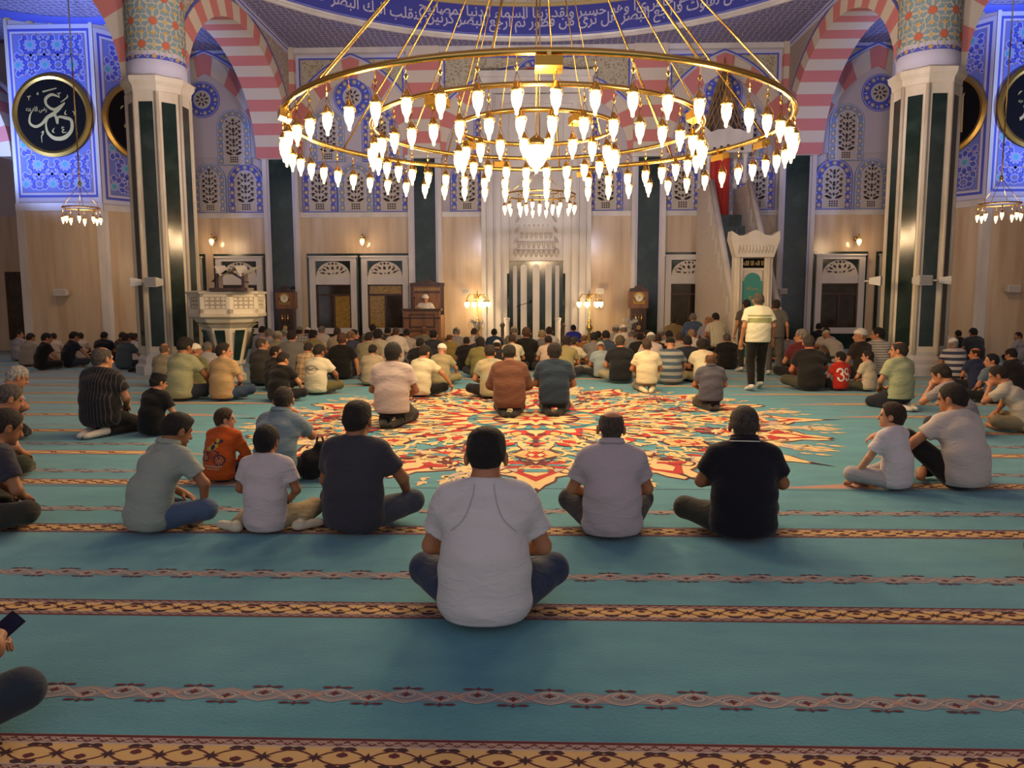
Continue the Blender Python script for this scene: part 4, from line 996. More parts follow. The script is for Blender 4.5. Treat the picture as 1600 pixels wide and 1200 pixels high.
# ---- fans
for px_, py_, lab in ((745, 507, 'white pedestal fan beside the left floor lamp'), (985, 504, 'grey pedestal fan beside the right longcase clock')):
    Y = 23.3; p = wp(px_, py_, Y); t = empty('pedestal_fan', (p.x, Y, 0), 0, lab, 'fan', 'pedestal fans'); h = p.z
    m = MB(); m.tube([(0, 0, .03), (0, 0, h)], .018, plastic, 6); m.lathe([(.2, 0), (.2, .03), (.03, .05)], (0, 0, 0), plastic, 14); m.build('stand', t)
    m = MB()
    for r in (.24, .17, .1): m.tube([(r*math.cos(2*PI*i/20), -.1, h+r*math.sin(2*PI*i/20)) for i in range(20)], .006, steel, 4, True)
    for i in range(12): m.tube([(.04*math.cos(PI*i/6), -.11, h+.04*math.sin(PI*i/6)), (.24*math.cos(PI*i/6), -.1, h+.24*math.sin(PI*i/6))], .004, steel, 4)
    m.build('cage', t)
    m = MB(); m.lathe([(.05, 0), (.05, .12)], (0, 0, 0), plastic, 10); m.v = [(v[0], v[2]-.06, v[1]+h) for v in m.v]; m.build('motor', t)
    for k in range(3):
        a = 2*PI*k/3+.4; m = MB(); U = Vector((math.cos(a), 0, math.sin(a))); V = Vector((-math.sin(a), .3, math.cos(a)))
        m.obox(Vector((0, -.07, h))+U*.12, (U, V, U.cross(V)), (.09, .05, .003), plastic); m.build('blade', t)
# ---- candle posts and wooden posts before the mihrab
for px_, lab in ((792, 'white ribbed candle post at the left of the mihrab'), (872, 'white ribbed candle post at the right of the mihrab')):
    p = wp(px_, 497, 23.9); t = MB(); H = p.z+.02; t.lathe([(.16, 0), (.16, .1), (.09, .14), (.09, .2)] + [(r, .2+(H-.3)*k/14) for k in range(14) for r in (.085, .075)] + [(.1, H-.06), (.1, H-.02), (.04, H)], (0, 0, 0), white, 12)
    o = t.build('candle_post'); o.location = (p.x, 23.9, 0); tag(o, lab, 'post', 'candle posts')
for px_, lab in ((785, 'dark wooden post with a knob left of the mihrab'), (880, 'dark wooden post with a knob right of the mihrab')):
    p = wp(px_, 507, 23.4); t = MB(); H = p.z+.04; t.lathe([(.12, 0), (.12, .05), (.05, .1), (.045, H-.14), (.07, H-.1), (.085, H-.04), (.05, H)], (0, 0, 0), mat('grey_wood', '#5a473f', .5), 10)
    o = t.build('wooden_post'); o.location = (p.x, 23.4, 0); tag(o, lab, 'post', 'wooden posts')
# ---- microphone stand inside the niche
p = wp(812, 484, 23.9); t = empty('microphone_stand', (p.x, 23.9, 0), 0, 'black boom microphone stand in front of the striped niche', 'microphone stand')
m = MB(); m.tube([(0, 0, 0), (0, 0, 1.45)], .014, black, 6)
for i in range(3): m.tube([(0, 0, .12), (.25*math.cos(2.1*i), .25*math.sin(2.1*i), .01)], .01, black, 5)
m.build('stand', t); m = MB(); m.tube([(-.12, 0, 1.38), (.32, 0, 1.52)], .01, black, 6); m.build('boom', t)
m = MB(); m.lathe([(.012, -.06), (.024, 0), (.02, .04), (.005, .06)], (.34, 0, 1.53), black, 8); m.build('microphone', t)
# ---- raised pulpit (minbar) with stairs
mn = empty('minbar', (5.6, 22, 0), 0, 'carved white marble stair pulpit rising to the back wall right of the mihrab', 'pulpit')
def mp_(mb, nm, par=None): o = mb.build(nm, par or mn, (5.6, 22, 0)); o.location = (0, 0, 0); return o
xf0, xf1 = 5.02, 6.12; stone = mat('carved_marble', '#cdc0b4', .45, noise=(14, (1, 1, 1), '#bbaea2', .42, .62))
for x in (xf0, xf1):
    m = MB(); x_a, x_b = (x, x+.14)
    prof = [(19.85, 0), (24.6, 0), (24.6, 4.95), (23.0, 4.95), (19.85, 1.25)]
    vs = [(x_a, y, z) for y, z in prof]+[(x_b, y, z) for y, z in prof]; n = 5
    m.add(vs, [tuple(reversed(range(n))), tuple(range(n, 2*n))]+[(i, (i+1) % n, n+(i+1) % n, n+i) for i in range(n)], stone)
    fr = Fr((x_a, 0, 0), (0, -1, 0), (0, 0, 1), m)
    for k in range(9):                       # rail with slim balusters along the slope
        y = 20.1+k*.35; z = 1.25+(y-19.85)*1.175; fr.rect(-y-.14, z-.75, -y+.14, z-.28, white, .015, .01)
    m.tube([(x+.07, 19.85, 1.28), (x+.07, 23.0, 5.0)], .09, white, 6)
    mp_(m, 'side_wall')
m = MB(); 
for k in range(16): y = 19.9+k*.21; m.box((xf0+.14, y, 0), (xf1, y+.21, .2+k*.235), green)
mp_(m, 'stairs')
m = MB(); m.box((xf0+.14, 23.5, 0), (xf1, 24.7, 4.1), green); mp_(m, 'platform')
m = MB(); m.box((5.72, 24.0, 0), (6.42, 24.75, wz(350, 838, 24)), green); mp_(m, 'green_slab')
zc1 = wz(245, 838, 23.9); zc2 = wz(212, 838, 23.9)
for x in (xf0+.06, xf1+.04):
    for y in (23.45, 24.65): m = MB(); m.lathe([(.09, 5.0), (.09, 5.15), (.06, 5.2), (.06, zc1-.2), (.1, zc1-.1), (.1, zc1)], (x, y, 0), white, 10); mp_(m, 'post')
m = MB(); m.box((xf0-.06, 23.35, zc1), (xf1+.18, 24.75, zc2-.12), white); fr = Fr((0, 23.35, 0), (1, 0, 0), (0, 0, 1), m); xm = (xf0+xf1)/2+.05; hw_ = .68
fr.poly([(xm-hw_, zc1-.02), (xm+hw_, zc1-.02), (xm+hw_+.04, zc2+.14), (xm+hw_*.75, zc2-.06), (xm+hw_*.45, zc2+.02), (xm+hw_*.2, zc2+.02), (xm, zc2+.14), (xm-hw_*.2, zc2+.02), (xm-hw_*.45, zc2+.02), (xm-hw_*.75, zc2-.06), (xm-hw_-.04, zc2+.14)], white, .05, .1)
for k in (-.4, -.2, 0, .2, .4): fr.disc(xm+k, zc1+.06+.1*(1-abs(k)*2), .055, darkp, .056, 8)
mp_(m, 'canopy')
m = MB(); latc = mat('lattice_gold', '#8d6f4a', .5); zt = wz(108, 838, 24); n = 16; R_ = .58
for i in range(n):
    for sg in (-1, 1):
        pts = []
        for k in range(9): u = k/8; a = 2*PI*i/n+sg*u*1.6; r = R_*(1-u)**.75*(1 if u > .01 else 1.02)+.03; pts.append((xm+r*math.cos(a), 24.05+r*math.sin(a), zc2-.1+(zt-zc2)*u))
        m.tube(pts, .022, latc, 4)
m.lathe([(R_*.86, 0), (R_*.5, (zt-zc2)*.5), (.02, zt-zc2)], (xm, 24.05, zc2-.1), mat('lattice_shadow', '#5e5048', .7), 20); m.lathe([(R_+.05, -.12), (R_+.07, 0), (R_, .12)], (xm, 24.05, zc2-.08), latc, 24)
m.lathe([(.02, 0), (.06, .08), (.02, .16), (.04, .22), (.005, .4)], (xm, 24.05, zt-.1), gold, 8); mp_(m, 'spire')
# red hanging in the pavilion
bx = wx(1123, 300, 24.3); z0_, z1_ = wz(351, 838, 24.3), wz(236, 838, 24.3); m = MB(); W_ = .30; q = []
for k in range(13):
    u = -1+2*k/12; q.append((bx+u*W_, 24.2+.03*math.sin(k*1.7)))
m.add([(x, y, z0_) for x, y in q]+[(x, y, z1_-.0+.1*(1-abs(x-bx)/W_)) for x, y in q]+[(x, y+.02, z0_) for x, y in q]+[(x, y+.02, z1_+.1*(1-abs(x-bx)/W_)) for x, y in q],
      [(i, i+1, 13+i+1, 13+i) for i in range(12)]+[(26+i+1, 26+i, 39+i, 39+i+1) for i in range(12)]+[(13+i, 14+i, 40+i, 39+i) for i in range(12)], mat('red_cloth', '#c23a30', .8))
o = m.build('banner'); tag(o, 'red cloth hanging inside the marble pavilion of the pulpit', 'banner')
# gate of the pulpit
gt = empty('pulpit_gate', (5.5, 19.5, 0), 0, 'white marble gateway with a teal door and gold script plaque', 'gateway')
def gp_(mb, nm, par=None): o = mb.build(nm, par or gt, (5.5, 19.5, 0)); o.location = (0, 0, 0); return o
GY = 19.45; ga, gb = wx(1147, 450, GY), wx(1206, 450, GY); zg = wz(402, 838, GY); m = MB()
m.box((ga, GY, 0), (ga+.20, GY+.3, zg), cream); m.box((gb-.20, GY, 0), (gb, GY+.3, zg), cream)
for x in (ga+.1, gb-.1): m.tube([(x, GY-.03, .3), (x, GY-.03, zg)], .04, cream, 8)
m.box((ga-.04, GY-.06, 0), (ga+.24, GY+.32, .3), cream); m.box((gb-.24, GY-.06, 0), (gb+.04, GY+.32, .3), cream); m.box((ga+.2, GY-.25, 0), (gb-.2, GY+.3, .16), cream)
gp_(m, 'jambs')
m = MB(); fr = Fr((0, GY, 0), (1, 0, 0), (0, 0, 1), m); xm = (ga+gb)/2; hw_ = (gb-ga)/2
fr.poly([(xm-hw_, zg-.02), (xm+hw_, zg-.02), (xm+hw_+.08, zg+.25), (xm+hw_+.14, zg+.42), (xm+hw_+.12, zg+.62), (xm+hw_*.85, zg+.50), (xm+hw_*.5, zg+.52), (xm+hw_*.25, zg+.60), (xm, zg+.64), (xm-hw_*.25, zg+.60), (xm-hw_*.5, zg+.52), (xm-hw_*.85, zg+.50), (xm-hw_-.12, zg+.62), (xm-hw_-.14, zg+.42), (xm-hw_-.08, zg+.25)], cream, .10, .38)
for k in range(11): x = xm-hw_+.06+k*(2*hw_-.12)/10; m.lathe([(.01, -.12), (.035, -.03), (.03, .03), (.01, .08)], (x, GY-.11, zg+.2), cream, 6)
gp_(m, 'crown')
m = MB(); zd1 = wz(418, 838, GY); zp = wz(421, 838, GY); fr = Fr((0, GY+.06, 0), (1, 0, 0), (0, 0, 1), m)
fr.rect(ga+.2, zp-.04, gb-.2, zg+.02, cream, .01, .06); fr.rect(xm-.27, zp+.02, xm+.27, zp+.26, black, .02, .01); gp_(m, 'lintel')
m = MB(); fr = Fr((0, GY+.06, 0), (1, 0, 0), (0, 0, 1), m); fr_text(fr, shape_arabic('لا اله الا الله'), xm, zp+.14, .2, goldp, .026, .008, .5, 1.3); gp_(m, 'gold_script')
m = MB(); tealp = mat('teal_door', '#3f8f83', .5); fr = Fr((0, GY+.1, 0), (1, 0, 0), (0, 0, 1), m); a_ = hw_-.22; zA_ = zp-.3
fr.poly([(xm-a_, .16), (xm+a_, .16)]+[(xm+a_*math.cos(PI*i/12), zA_+.22*math.sin(PI*i/12)) for i in range(13)], tealp, .02, .04)
fr.rib([(xm+(a_-.02)*math.cos(PI*i/12), zA_+.22*math.sin(PI*i/12)) for i in range(13)], .03, cream, .03)
fr.poly([(xm-a_, zA_), (xm-a_, zp), (xm+a_, zp), (xm+a_, zA_)]+[(xm+a_*math.cos(PI*i/12), zA_+.22*math.sin(PI*i/12)) for i in range(13)], cream, .012, .03)
fr_text(fr, shape_arabic('الله اكبر'), xm, zA_-.45, .2, goldp, .026, .006, .42, 1.2); fr_text(fr, shape_arabic('بسم الله'), xm, zA_-.2, .12, goldp, .026, .003, .3, 1.2); gp_(m, 'teal_door')
# ---- small marble balcony pulpit at the left column
KY = 15.3; kx = wx(355, 480, KY); t = empty('balcony_pulpit', (kx, KY, 0), 0, 'white marble balcony pulpit with pierced panels beside the left column', 'pulpit')
R0 = .74; n = 8; a0 = PI/8+.06; zr = wz(457, 838, KY-.6); zbx = wz(497, 838, KY-.6)
def oc(r, k): a = a0+2*PI*k/8; return Vector((r*math.cos(a), r*math.sin(a), 0))
m = MB(); m.lathe([(R0*.62, zbx-.12), (R0*.80, zbx-.08), (R0*.86, zbx-.02), (R0*1.0, zbx+.03), (R0*1.02, zbx+.09), (R0*.9, zbx+.1)], (0, 0, 0), cream, 8, False, a0); m.build('corbel', t)
for k in range(8):
    A, B = oc(R0, k), oc(R0, k+1); U = (A-B).normalized() ; Lw = (A-B).length; m = MB(); fr = Fr(B+Vector((0, 0, 0)), U, (0, 0, 1), m)
    if fr.N.dot((A+B)/2) < 0: fr = Fr(A, -U, (0, 0, 1), m)
    z0_, z1_ = zbx+.09, zr
    for r in ((0, z0_, Lw, z0_+.09), (0, z1_-.07, Lw, z1_), (0, z0_, .07, z1_), (Lw-.07, z0_, Lw, z1_)): fr.rect(*r, cream, .0, .06)
    fr.rect(.07, z0_+.09, Lw-.07, z1_-.07, dwood, -.05, .005)
    nx_, nz_ = 4, 3; dx = (Lw-.14)/nx_; dz = (z1_-z0_-.16)/nz_
    for i in range(nx_):
        for j in range(nz_):
            cx_, cz_ = .07+dx*(i+.5), z0_+.09+dz*(j+.5)
            for q in range(4):
                a = q*PI/4; fr.rib([(cx_-dx*.62*math.cos(a), cz_-dz*.62*math.sin(a)), (cx_+dx*.62*math.cos(a), cz_+dz*.62*math.sin(a))], .018, cream, -.012)
            fr.rib([(cx_+dx*.3*math.cos(PI*q/4), cz_+dz*.3*math.sin(PI*q/4)) for q in range(8)], .016, cream, -.010, True)
    m.build('pierced_panel', t)
m = MB(); m.lathe([(R0*1.03, zr-.01), (R0*1.05, zr+.03), (R0*.92, zr+.05), (R0*.86, zr)], (0, 0, 0), cream, 8, False, a0, close=False); m.build('rim', t)
m = MB(); m.lathe([(.32, 0), (.32, .12), (.26, .16), (.24, .3), (.30, .34), (.46, zbx-.2), (.58, zbx-.12)], (0, 0, 0), cream, 8, False, a0)
for k in range(8):
    fr_a, fr_b = oc(1, k), oc(1, k+1)
    def lp(u, v):                             # on the sloping face
        r = .30+(.58-.30)*v; z = .34+(zbx-.12-.34)*v; return (fr_a*(1-u)+fr_b*u)*r*1.005+Vector((0, 0, z))
    m.add([lp(.25, .1), lp(.75, .1), lp(.75, .86), lp(.25, .86)], [(0, 1, 2, 3)], green)
m.build('flared_base', t)
m = MB(); m.box((-.02, -.78, zr+.04), (.72, -.45, zr+.10), dwood); m.build('book_rest', t)
m = MB(); zc_ = zr+.1
for s in (0, 1): m.add([(-.06+s*.4, -.4, zc_+.42), (.14+s*.4, -.62, zc_+.22), (.34+s*.36, -.4, zc_+.4), (-.06+s*.4, .1, zc_+.46), (.14+s*.4, -.1, zc_+.3), (.34+s*.36, .1, zc_+.44)], [(0,1,4,3), (1,2,5,4)], plastic)
m.box((.0, -.5, zc_), (.06, -.3, zc_+.28), dwood); m.box((.5, -.5, zc_), (.56, -.3, zc_+.28), dwood); m.add([(-.1, -.5, zc_+.12), (.22, -.55, zc_+.34), (.6, -.5, zc_+.1), (.6, -.3, zc_+.1), (.22, -.3, zc_+.34), (-.1, -.3, zc_+.12)], [(0,1,4,5), (1,2,3,4)], dwood); m.build('draped_reading_stand', t)
# ================================================================ PEOPLE: continuous surfaces from blended limbs
HS = 1.08
class Field:
    def __init__(s, lo, hi, h):
        s.lo = np.array(lo, float); s.h = h
        s.n = np.maximum(4, np.ceil((np.array(hi)-s.lo)/h).astype(int)+1)
        s.d = np.full(s.n, 1.0, np.float32)
        s.ax = [s.lo[i]+h*np.arange(s.n[i]) for i in range(3)]
    def block(s, lo, hi):
        sl = []
        for i in range(3):
            a = int(np.floor((lo[i]-s.lo[i])/s.h)); b = int(np.ceil((hi[i]-s.lo[i])/s.h))+1
            a = max(0, a); b = min(s.n[i], b)
            if a >= b: return None, None
            sl.append(slice(a, b))
        X, Y, Z_ = np.meshgrid(s.ax[0][sl[0]], s.ax[1][sl[1]], s.ax[2][sl[2]], indexing='ij', sparse=True)
        return tuple(sl), (X, Y, Z_)
    def put(s, sl, d, k, sub=False):
        c = s.d[sl]
        if sub: s.d[sl] = np.maximum(c, -d); return
        if k > 0:
            h = np.clip(.5+.5*(c-d)/k, 0, 1); s.d[sl] = (c*(1-h)+d*h-k*h*(1-h)).astype(np.float32)
        else: s.d[sl] = np.minimum(c, d)
    def cap(s, a, b, ra, rb, k=.03, flat=None, e=None, f=1.0, sub=False, cut=None):
        """round cone; e,f: widen by f along unit direction e; flat: dict cut planes [(point, normal)]"""
        a = np.array(a, float); b = np.array(b, float); m = max(ra, rb)*max(f, 1)+max(k, .02)+.02
        sl, P = s.block(np.minimum(a, b)-m, np.maximum(a, b)+m)
        if sl is None: return
        px, py, pz = P[0]-a[0], P[1]-a[1], P[2]-a[2]; ba = b-a
        if e is not None:
            e = np.array(e, float); q = (px*e[0]+py*e[1]+pz*e[2])*(1-1/f); px, py, pz = px-e[0]*q, py-e[1]*q, pz-e[2]*q
            qb = ba.dot(e)*(1-1/f); ba = ba-e*qb
        L = ba.dot(ba)+1e-9
        h = np.clip((px*ba[0]+py*ba[1]+pz*ba[2])/L, 0, 1)
        d = np.sqrt((px-h*ba[0])**2+(py-h*ba[1])**2+(pz-h*ba[2])**2)-(ra+(rb-ra)*h)
        for (pt, nn) in (cut or []):
            d = np.maximum(d, (P[0]-pt[0])*nn[0]+(P[1]-pt[1])*nn[1]+(P[2]-pt[2])*nn[2])
        s.put(sl, d, k, sub)
    def ell(s, c, r, k=.02, M=None, sub=False, cut=None):
        c = np.array(c, float); r = np.array(r, float)*(HS if M is not None else 1); m = r.max()+max(k, .02)+.02
        sl, P = s.block(c-m, c+m)
        if sl is None: return
        p = [P[i]-c[i] for i in range(3)]
        if M is not None: p = [p[0]*M[0][i]+p[1]*M[1][i]+p[2]*M[2][i] for i in range(3)]
        k0 = np.sqrt((p[0]/r[0])**2+(p[1]/r[1])**2+(p[2]/r[2])**2); k1 = np.sqrt((p[0]/r[0]**2)**2+(p[1]/r[1]**2)**2+(p[2]/r[2]**2)**2)+1e-9
        d = k0*(k0-1)/k1
        for (pt, nn) in (cut or []):
            d = np.maximum(d, (P[0]-pt[0])*nn[0]+(P[1]-pt[1])*nn[1]+(P[2]-pt[2])*nn[2])
        s.put(sl, d, k, sub)
    def plane(s, pt, nn, side=None):          # keep the side opposite to nn
        X, Y, Z_ = np.meshgrid(*s.ax, indexing='ij', sparse=True)
        s.d = np.maximum(s.d, ((X-pt[0])*nn[0]+(Y-pt[1])*nn[1]+(Z_-pt[2])*nn[2]).astype(np.float32))
    def wrinkle(s, amp, seed, fx=14, fz=38):
        X, Y, Z_ = np.meshgrid(*s.ax, indexing='ij', sparse=True)
        w = np.sin(fz*Z_+3.2*np.sin(fx*.6*X+seed)+2.0*np.sin(fx*.5*Y+1.3*seed)+seed)*np.sin(7*X+seed*2+2*np.sin(9*Z_))+.6*np.sin(fz*.55*Z_-fx*1.1*X+seed*3)*np.sin(6*Y+5*Z_+seed)
        s.d += (amp*w).astype(np.float32)
    def mesh(s, name):
        d = s.d; n = d.shape; ins = d < 0
        c = ins[:-1, :-1, :-1].astype(np.int8)
        tot = np.zeros(tuple(x-1 for x in n), np.int8)
        for i in (0, 1):
            for j in (0, 1):
                for k in (0, 1): tot += ins[i:n[0]-1+i, j:n[1]-1+j, k:n[2]-1+k]
        act = (tot > 0) & (tot < 8); idx = -np.ones(act.shape, np.int32); cells = np.argwhere(act); idx[act] = np.arange(len(cells))
        acc = np.zeros((len(cells), 3)); cn = np.zeros(len(cells))
        ci, cj, ck = cells.T
        cor = [(0,0,0),(1,0,0),(0,1,0),(1,1,0),(0,0,1),(1,0,1),(0,1,1),(1,1,1)]
        val = [d[ci+a, cj+b, ck+e] for a, b, e in cor]
        for p, q in ((0,1),(2,3),(4,5),(6,7),(0,2),(1,3),(4,6),(5,7),(0,4),(1,5),(2,6),(3,7)):
            v0, v1 = val[p], val[q]; cr_ = (v0 < 0) != (v1 < 0); t = np.where(cr_, v0/(v0-v1+1e-12), 0)
            P0, P1 = np.array(cor[p]), np.array(cor[q]); acc += np.where(cr_[:, None], P0+(P1-P0)*t[:, None], 0); cn += cr_
        V = s.lo+(cells+acc/np.maximum(cn, 1)[:, None])*s.h
        Q = []
        for axis in range(3):
            a = [slice(None)]*3; b = [slice(None)]*3; a[axis] = slice(0, -1); b[axis] = slice(1, None)
            e = np.argwhere(ins[tuple(a)] != ins[tuple(b)])
            u, v = [(1, 2), (2, 0), (0, 1)][axis]
            ok = (e[:, u] > 0) & (e[:, v] > 0) & (e[:, u] < n[u]-1) & (e[:, v] < n[v]-1); e = e[ok]
            def I(du, dv):
                q = e.copy(); q[:, u] += du; q[:, v] += dv; return idx[q[:, 0], q[:, 1], q[:, 2]]
            f = np.stack([I(-1, -1), I(0, -1), I(0, 0), I(-1, 0)], 1)
            fl_ = ins[e[:, 0], e[:, 1], e[:, 2]]; f[~fl_] = f[~fl_][:, ::-1]; Q.append(f)
        Q = np.concatenate(Q); Q = Q[(Q >= 0).all(1)]
        me = bpy.data.meshes.new(name); me.vertices.add(len(V)); me.vertices.foreach_set('co', V.astype(np.float32).ravel())
        me.loops.add(len(Q)*4); me.loops.foreach_set('vertex_index', Q.ravel().astype(np.int32))
        me.polygons.add(len(Q)); me.polygons.foreach_set('loop_start', (np.arange(len(Q))*4).astype(np.int32))
        me.update(calc_edges=True); me.polygons.foreach_set('use_smooth', np.ones(len(Q), bool)); me.validate()
        return me
V3 = lambda *a: np.array(a, float)
def unit(v): return v/(np.linalg.norm(v)+1e-9)
# ---- pose: joint positions in metres; the person faces +y, x to their right, floor z=0
def make_pose(kind='C', lean=.06, side=0.0, bulk=1.0, hyaw=0.0, hpitch=0.15, hroll=0.0, arms='lap', **ov):
    J = {'kind': kind, 'bulk': bulk}
    if kind == 'C': zp, dz = .13, 0.0
    elif kind == 'K': zp, dz = .24, .10
    elif kind == 'S': zp, dz = .95, .80
    J['pel'] = V3(0, 0, zp); J['wai'] = V3(side*.25, -.025+lean*.25, .32+dz); J['che'] = V3(side*.65, lean*.62, .49+dz); J['nek'] = V3(side, lean, .645+dz)
    if kind == 'S': J['wai'][2] = 1.13; J['che'][2] = 1.30; J['nek'][2] = 1.46
    for sg, n in ((-1, 'L'), (1, 'R')):
        hy = math.radians(ov.get('twist', 0)); cx, sx_ = math.cos(hy), math.sin(hy)
        sh = J['nek']+V3(sg*.176*bulk**.5*cx, sg*.176*sx_, -.088); J['sh'+n] = sh
        if kind == 'S': J['hip'+n] = V3(sg*.095, 0, .92); J['kn'+n] = V3(sg*.11, .03, .50); J['an'+n] = V3(sg*.11, -.02, .09); J['to'+n] = V3(sg*.13, .15, .035)
        elif kind == 'K': J['hip'+n] = V3(sg*.10, .01, .23); J['kn'+n] = V3(sg*.15, .40, .085); J['an'+n] = V3(sg*.10, -.05, .075); J['to'+n] = V3(sg*.05, -.22, .045)
        else: J['hip'+n] = V3(sg*.11, .02, .125); J['kn'+n] = V3(sg*.315, .29, .16); J['an'+n] = V3(-sg*.05, .37+.04*sg, .07); J['to'+n] = V3(-sg*.17, .30, .055)
        w = J['nek']
        A = arms if isinstance(arms, str) else arms[0 if sg < 0 else 1]
        if A == 'lap': el, wr = V3(sg*.268, w[1]+.05, .325+dz), V3(sg*.10, w[1]*.3+.27, .235+dz*.8)
        elif A == 'knee': el, wr = V3(sg*.30, w[1]+.09, .36+dz), V3(sg*.27, .30, .22+dz*.4)
        elif A == 'phone': el, wr = V3(sg*.25, w[1]+.10, .34+dz), V3(sg*.08, .31, .33+dz)
        elif A == 'face': el, wr = V3(sg*.21, w[1]+.20, .40+dz), V3(sg*.07, w[1]+.16, .62+dz)
        elif A == 'floor': el, wr = V3(sg*.30, .02, .34), V3(sg*.33, .05, .075)
        elif A == 'down': el, wr = V3(sg*.25, -.03, 1.13), V3(sg*.27, .06, .88)
        elif A == 'fold': el, wr = V3(sg*.27, w[1]+.05, .37+dz), V3(-sg*.02, w[1]+.22, .36+dz)
        elif A == 'out': el, wr = V3(sg*.33, w[1]+.10, .40+dz), V3(sg*.42, .33, .22)
        J['el'+n], J['wr'+n] = el, wr; J['hd'+n] = unit(wr-el)*.5+unit(V3(-sg*.4, .5, -.3))*.5
        if A == 'floor': J['hd'+n] = V3(sg*.4, .9, -.05)
        if A == 'down': J['hd'+n] = V3(0, .15, -1)
    for k_, v in ov.items():
        if k_ in J: J[k_] = np.array(v, float)
    f = unit(J['nek']-J['che']); J['hdc'] = J['nek']+V3(0, .015, .115)+V3(side*.15, lean*.18+hpitch*.07, -hpitch*.03)
    J['M'] = Matrix.Rotation(math.radians(hyaw), 3, 'Z') @ Matrix.Rotation(-hpitch, 3, 'X') @ Matrix.Rotation(hroll, 3, 'Y')
    J['HM'] = Matrix.Translation(Vector(J['hdc'])) @ J['M'].to_4x4() @ Matrix.Scale(HS, 4)
    return J
def hp(J, x, y, z): return np.array(J['HM'] @ Vector((x, y, z)))
def head_prims(F, J, face=True, far=False):
    M = [[J['M'][i][j] for j in range(3)] for i in range(3)]
    F.ell(hp(J, 0, -.010, .035), (.077, .098, .090), .01, M); F.ell(hp(J, 0, .030, -.045), (.058, .066, .070), .03, M)
    F.cap(hp(J, 0, -.035, -.03), J['nek']+V3(0, -.012, -.01), .058*J['bulk']**.4, .066*J['bulk']**.4, .03)
    for sg in (-1, 1):
        F.ell(hp(J, sg*.086, -.006, -.004), (.013, .022, .034), .010, M)
        if not far: F.ell(hp(J, sg*.096, .006, .0), (.007, .012, .020), .003, M, sub=True)
    F.cap(hp(J, 0, .088, .012), hp(J, 0, .112, -.026), .009, .015, .012)
    if not far:
        F.cap(hp(J, -.038, .078, .03), hp(J, .038, .078, .03), .012, .012, .015)
        F.cap(hp(J, -.02, .091, -.058), hp(J, .02, .091, -.058), .008, .008, .006); F.ell(hp(J, 0, .082, -.09), (.022, .018, .016), .015, M)
        for sg in (-1, 1): F.ell(hp(J, sg*.032, .093, .012), (.014, .012, .010), .006, M, sub=True); F.ell(hp(J, sg*.013, .104, -.028), (.010, .010, .008), .006, M)
def hand_prims(F, J, n, far):
    sg = -1 if n == 'L' else 1; w = J['wr'+n]; d = unit(J['hd'+n]); up = V3(0, 0, 1) if abs(d[2]) < .8 else V3(0, 1, 0)
    s_ = unit(np.cross(d, up)); u = unit(np.cross(s_, d)); r = .0
    if far:
        F.ell(w+d*.07, (.045, .045, .03), .02); F.cap(w+d*.10, w+d*.16-u*.02, .022, .014, .01); return
    F.cap(w, w+d*.045, .028, .030, .02); F.cap(w+d*.03, w+d*.085, .024, .022, .015, e=s_, f=1.7)
    for i, (o, L, r) in enumerate(((-.033, .064, .0088), (-.011, .074, .0092), (.011, .070, .0090), (.032, .055, .0082))):
        b = w+d*.10+s_*o; d1 = unit(d*.9-u*.35); d2 = unit(d*.5-u*.85); m = b+d1*L*.55; F.cap(b, m, r, r*.95, .004); F.cap(m, m+d2*L*.5, r*.95, r*.8, .004)
    ts = -sg if np.dot(s_, V3(1, 0, 0)) > 0 else sg      # thumb on the inner side
    b = w+d*.035+s_*ts*.030; m = b+unit(d*.6+s_*ts*.8-u*.2)*.042; F.cap(b, m, .013, .011, .010); F.cap(m, m+unit(d*.85+s_*ts*.3-u*.3)*.034, .011, .009, .004)
def foot_prims(F, J, n, g=0.0):
    a, t = J['an'+n], J['to'+n]; d = unit(t-a)
    F.cap(a, a-d*.035+V3(0, 0, -.01), .036+g, .034+g, .02); F.cap(a-V3(0, 0, .01), t, .038+g, .030+g, .02, e=unit(np.cross(d, V3(0, 0, 1))+V3(1e-3, 0, 0)), f=1.25); F.ell(t+d*.03, (.04+g, .04+g, .025+g), .015)
def bounds(J, m=.25):
    P = np.array([J[k] for k in J if isinstance(J[k], np.ndarray) and J[k].shape == (3,) and not k.startswith('hd')]+[J['hdc']+V3(0, 0, .04)]); lo, hi = P.min(0)-m, P.max(0)+m; lo[2] = max(lo[2], -.03); return lo, hi
def torso_prims(F, J, g=0.0, k=.06, belly=0.0):
    b = J['bulk']; ex = unit(J['shR']-J['shL'])
    F.cap(J['pel']+V3(0, 0, .0), J['wai'], (.118+g)*b, (.108+g)*b, .03, e=(1, 0, 0), f=1.42)
    F.cap(J['wai'], J['che'], (.108+g)*b, (.112+g)*b, k, e=ex, f=1.42)
    F.cap(J['che'], J['nek']-V3(0, .0, .085), (.112+g)*b, (.080+g)*b, k, e=ex, f=1.62)
    F.cap(J['shL']*.88+J['shR']*.12, J['shR']*.88+J['shL']*.12, .060*b+g, .060*b+g, .05)
    for n in 'LR': F.cap(J['nek']+V3(0, -.012, .0), J['sh'+n]*.85+J['nek']*.15+V3(0, 0, .005), .058*b**.5+g*.6, .048*b**.5+g, .04)
    if belly: F.ell(J['wai']*.6+J['pel']*.4+V3(0, .05+belly*.05, .0), (.15*b+g, .13+belly, .14), .05)
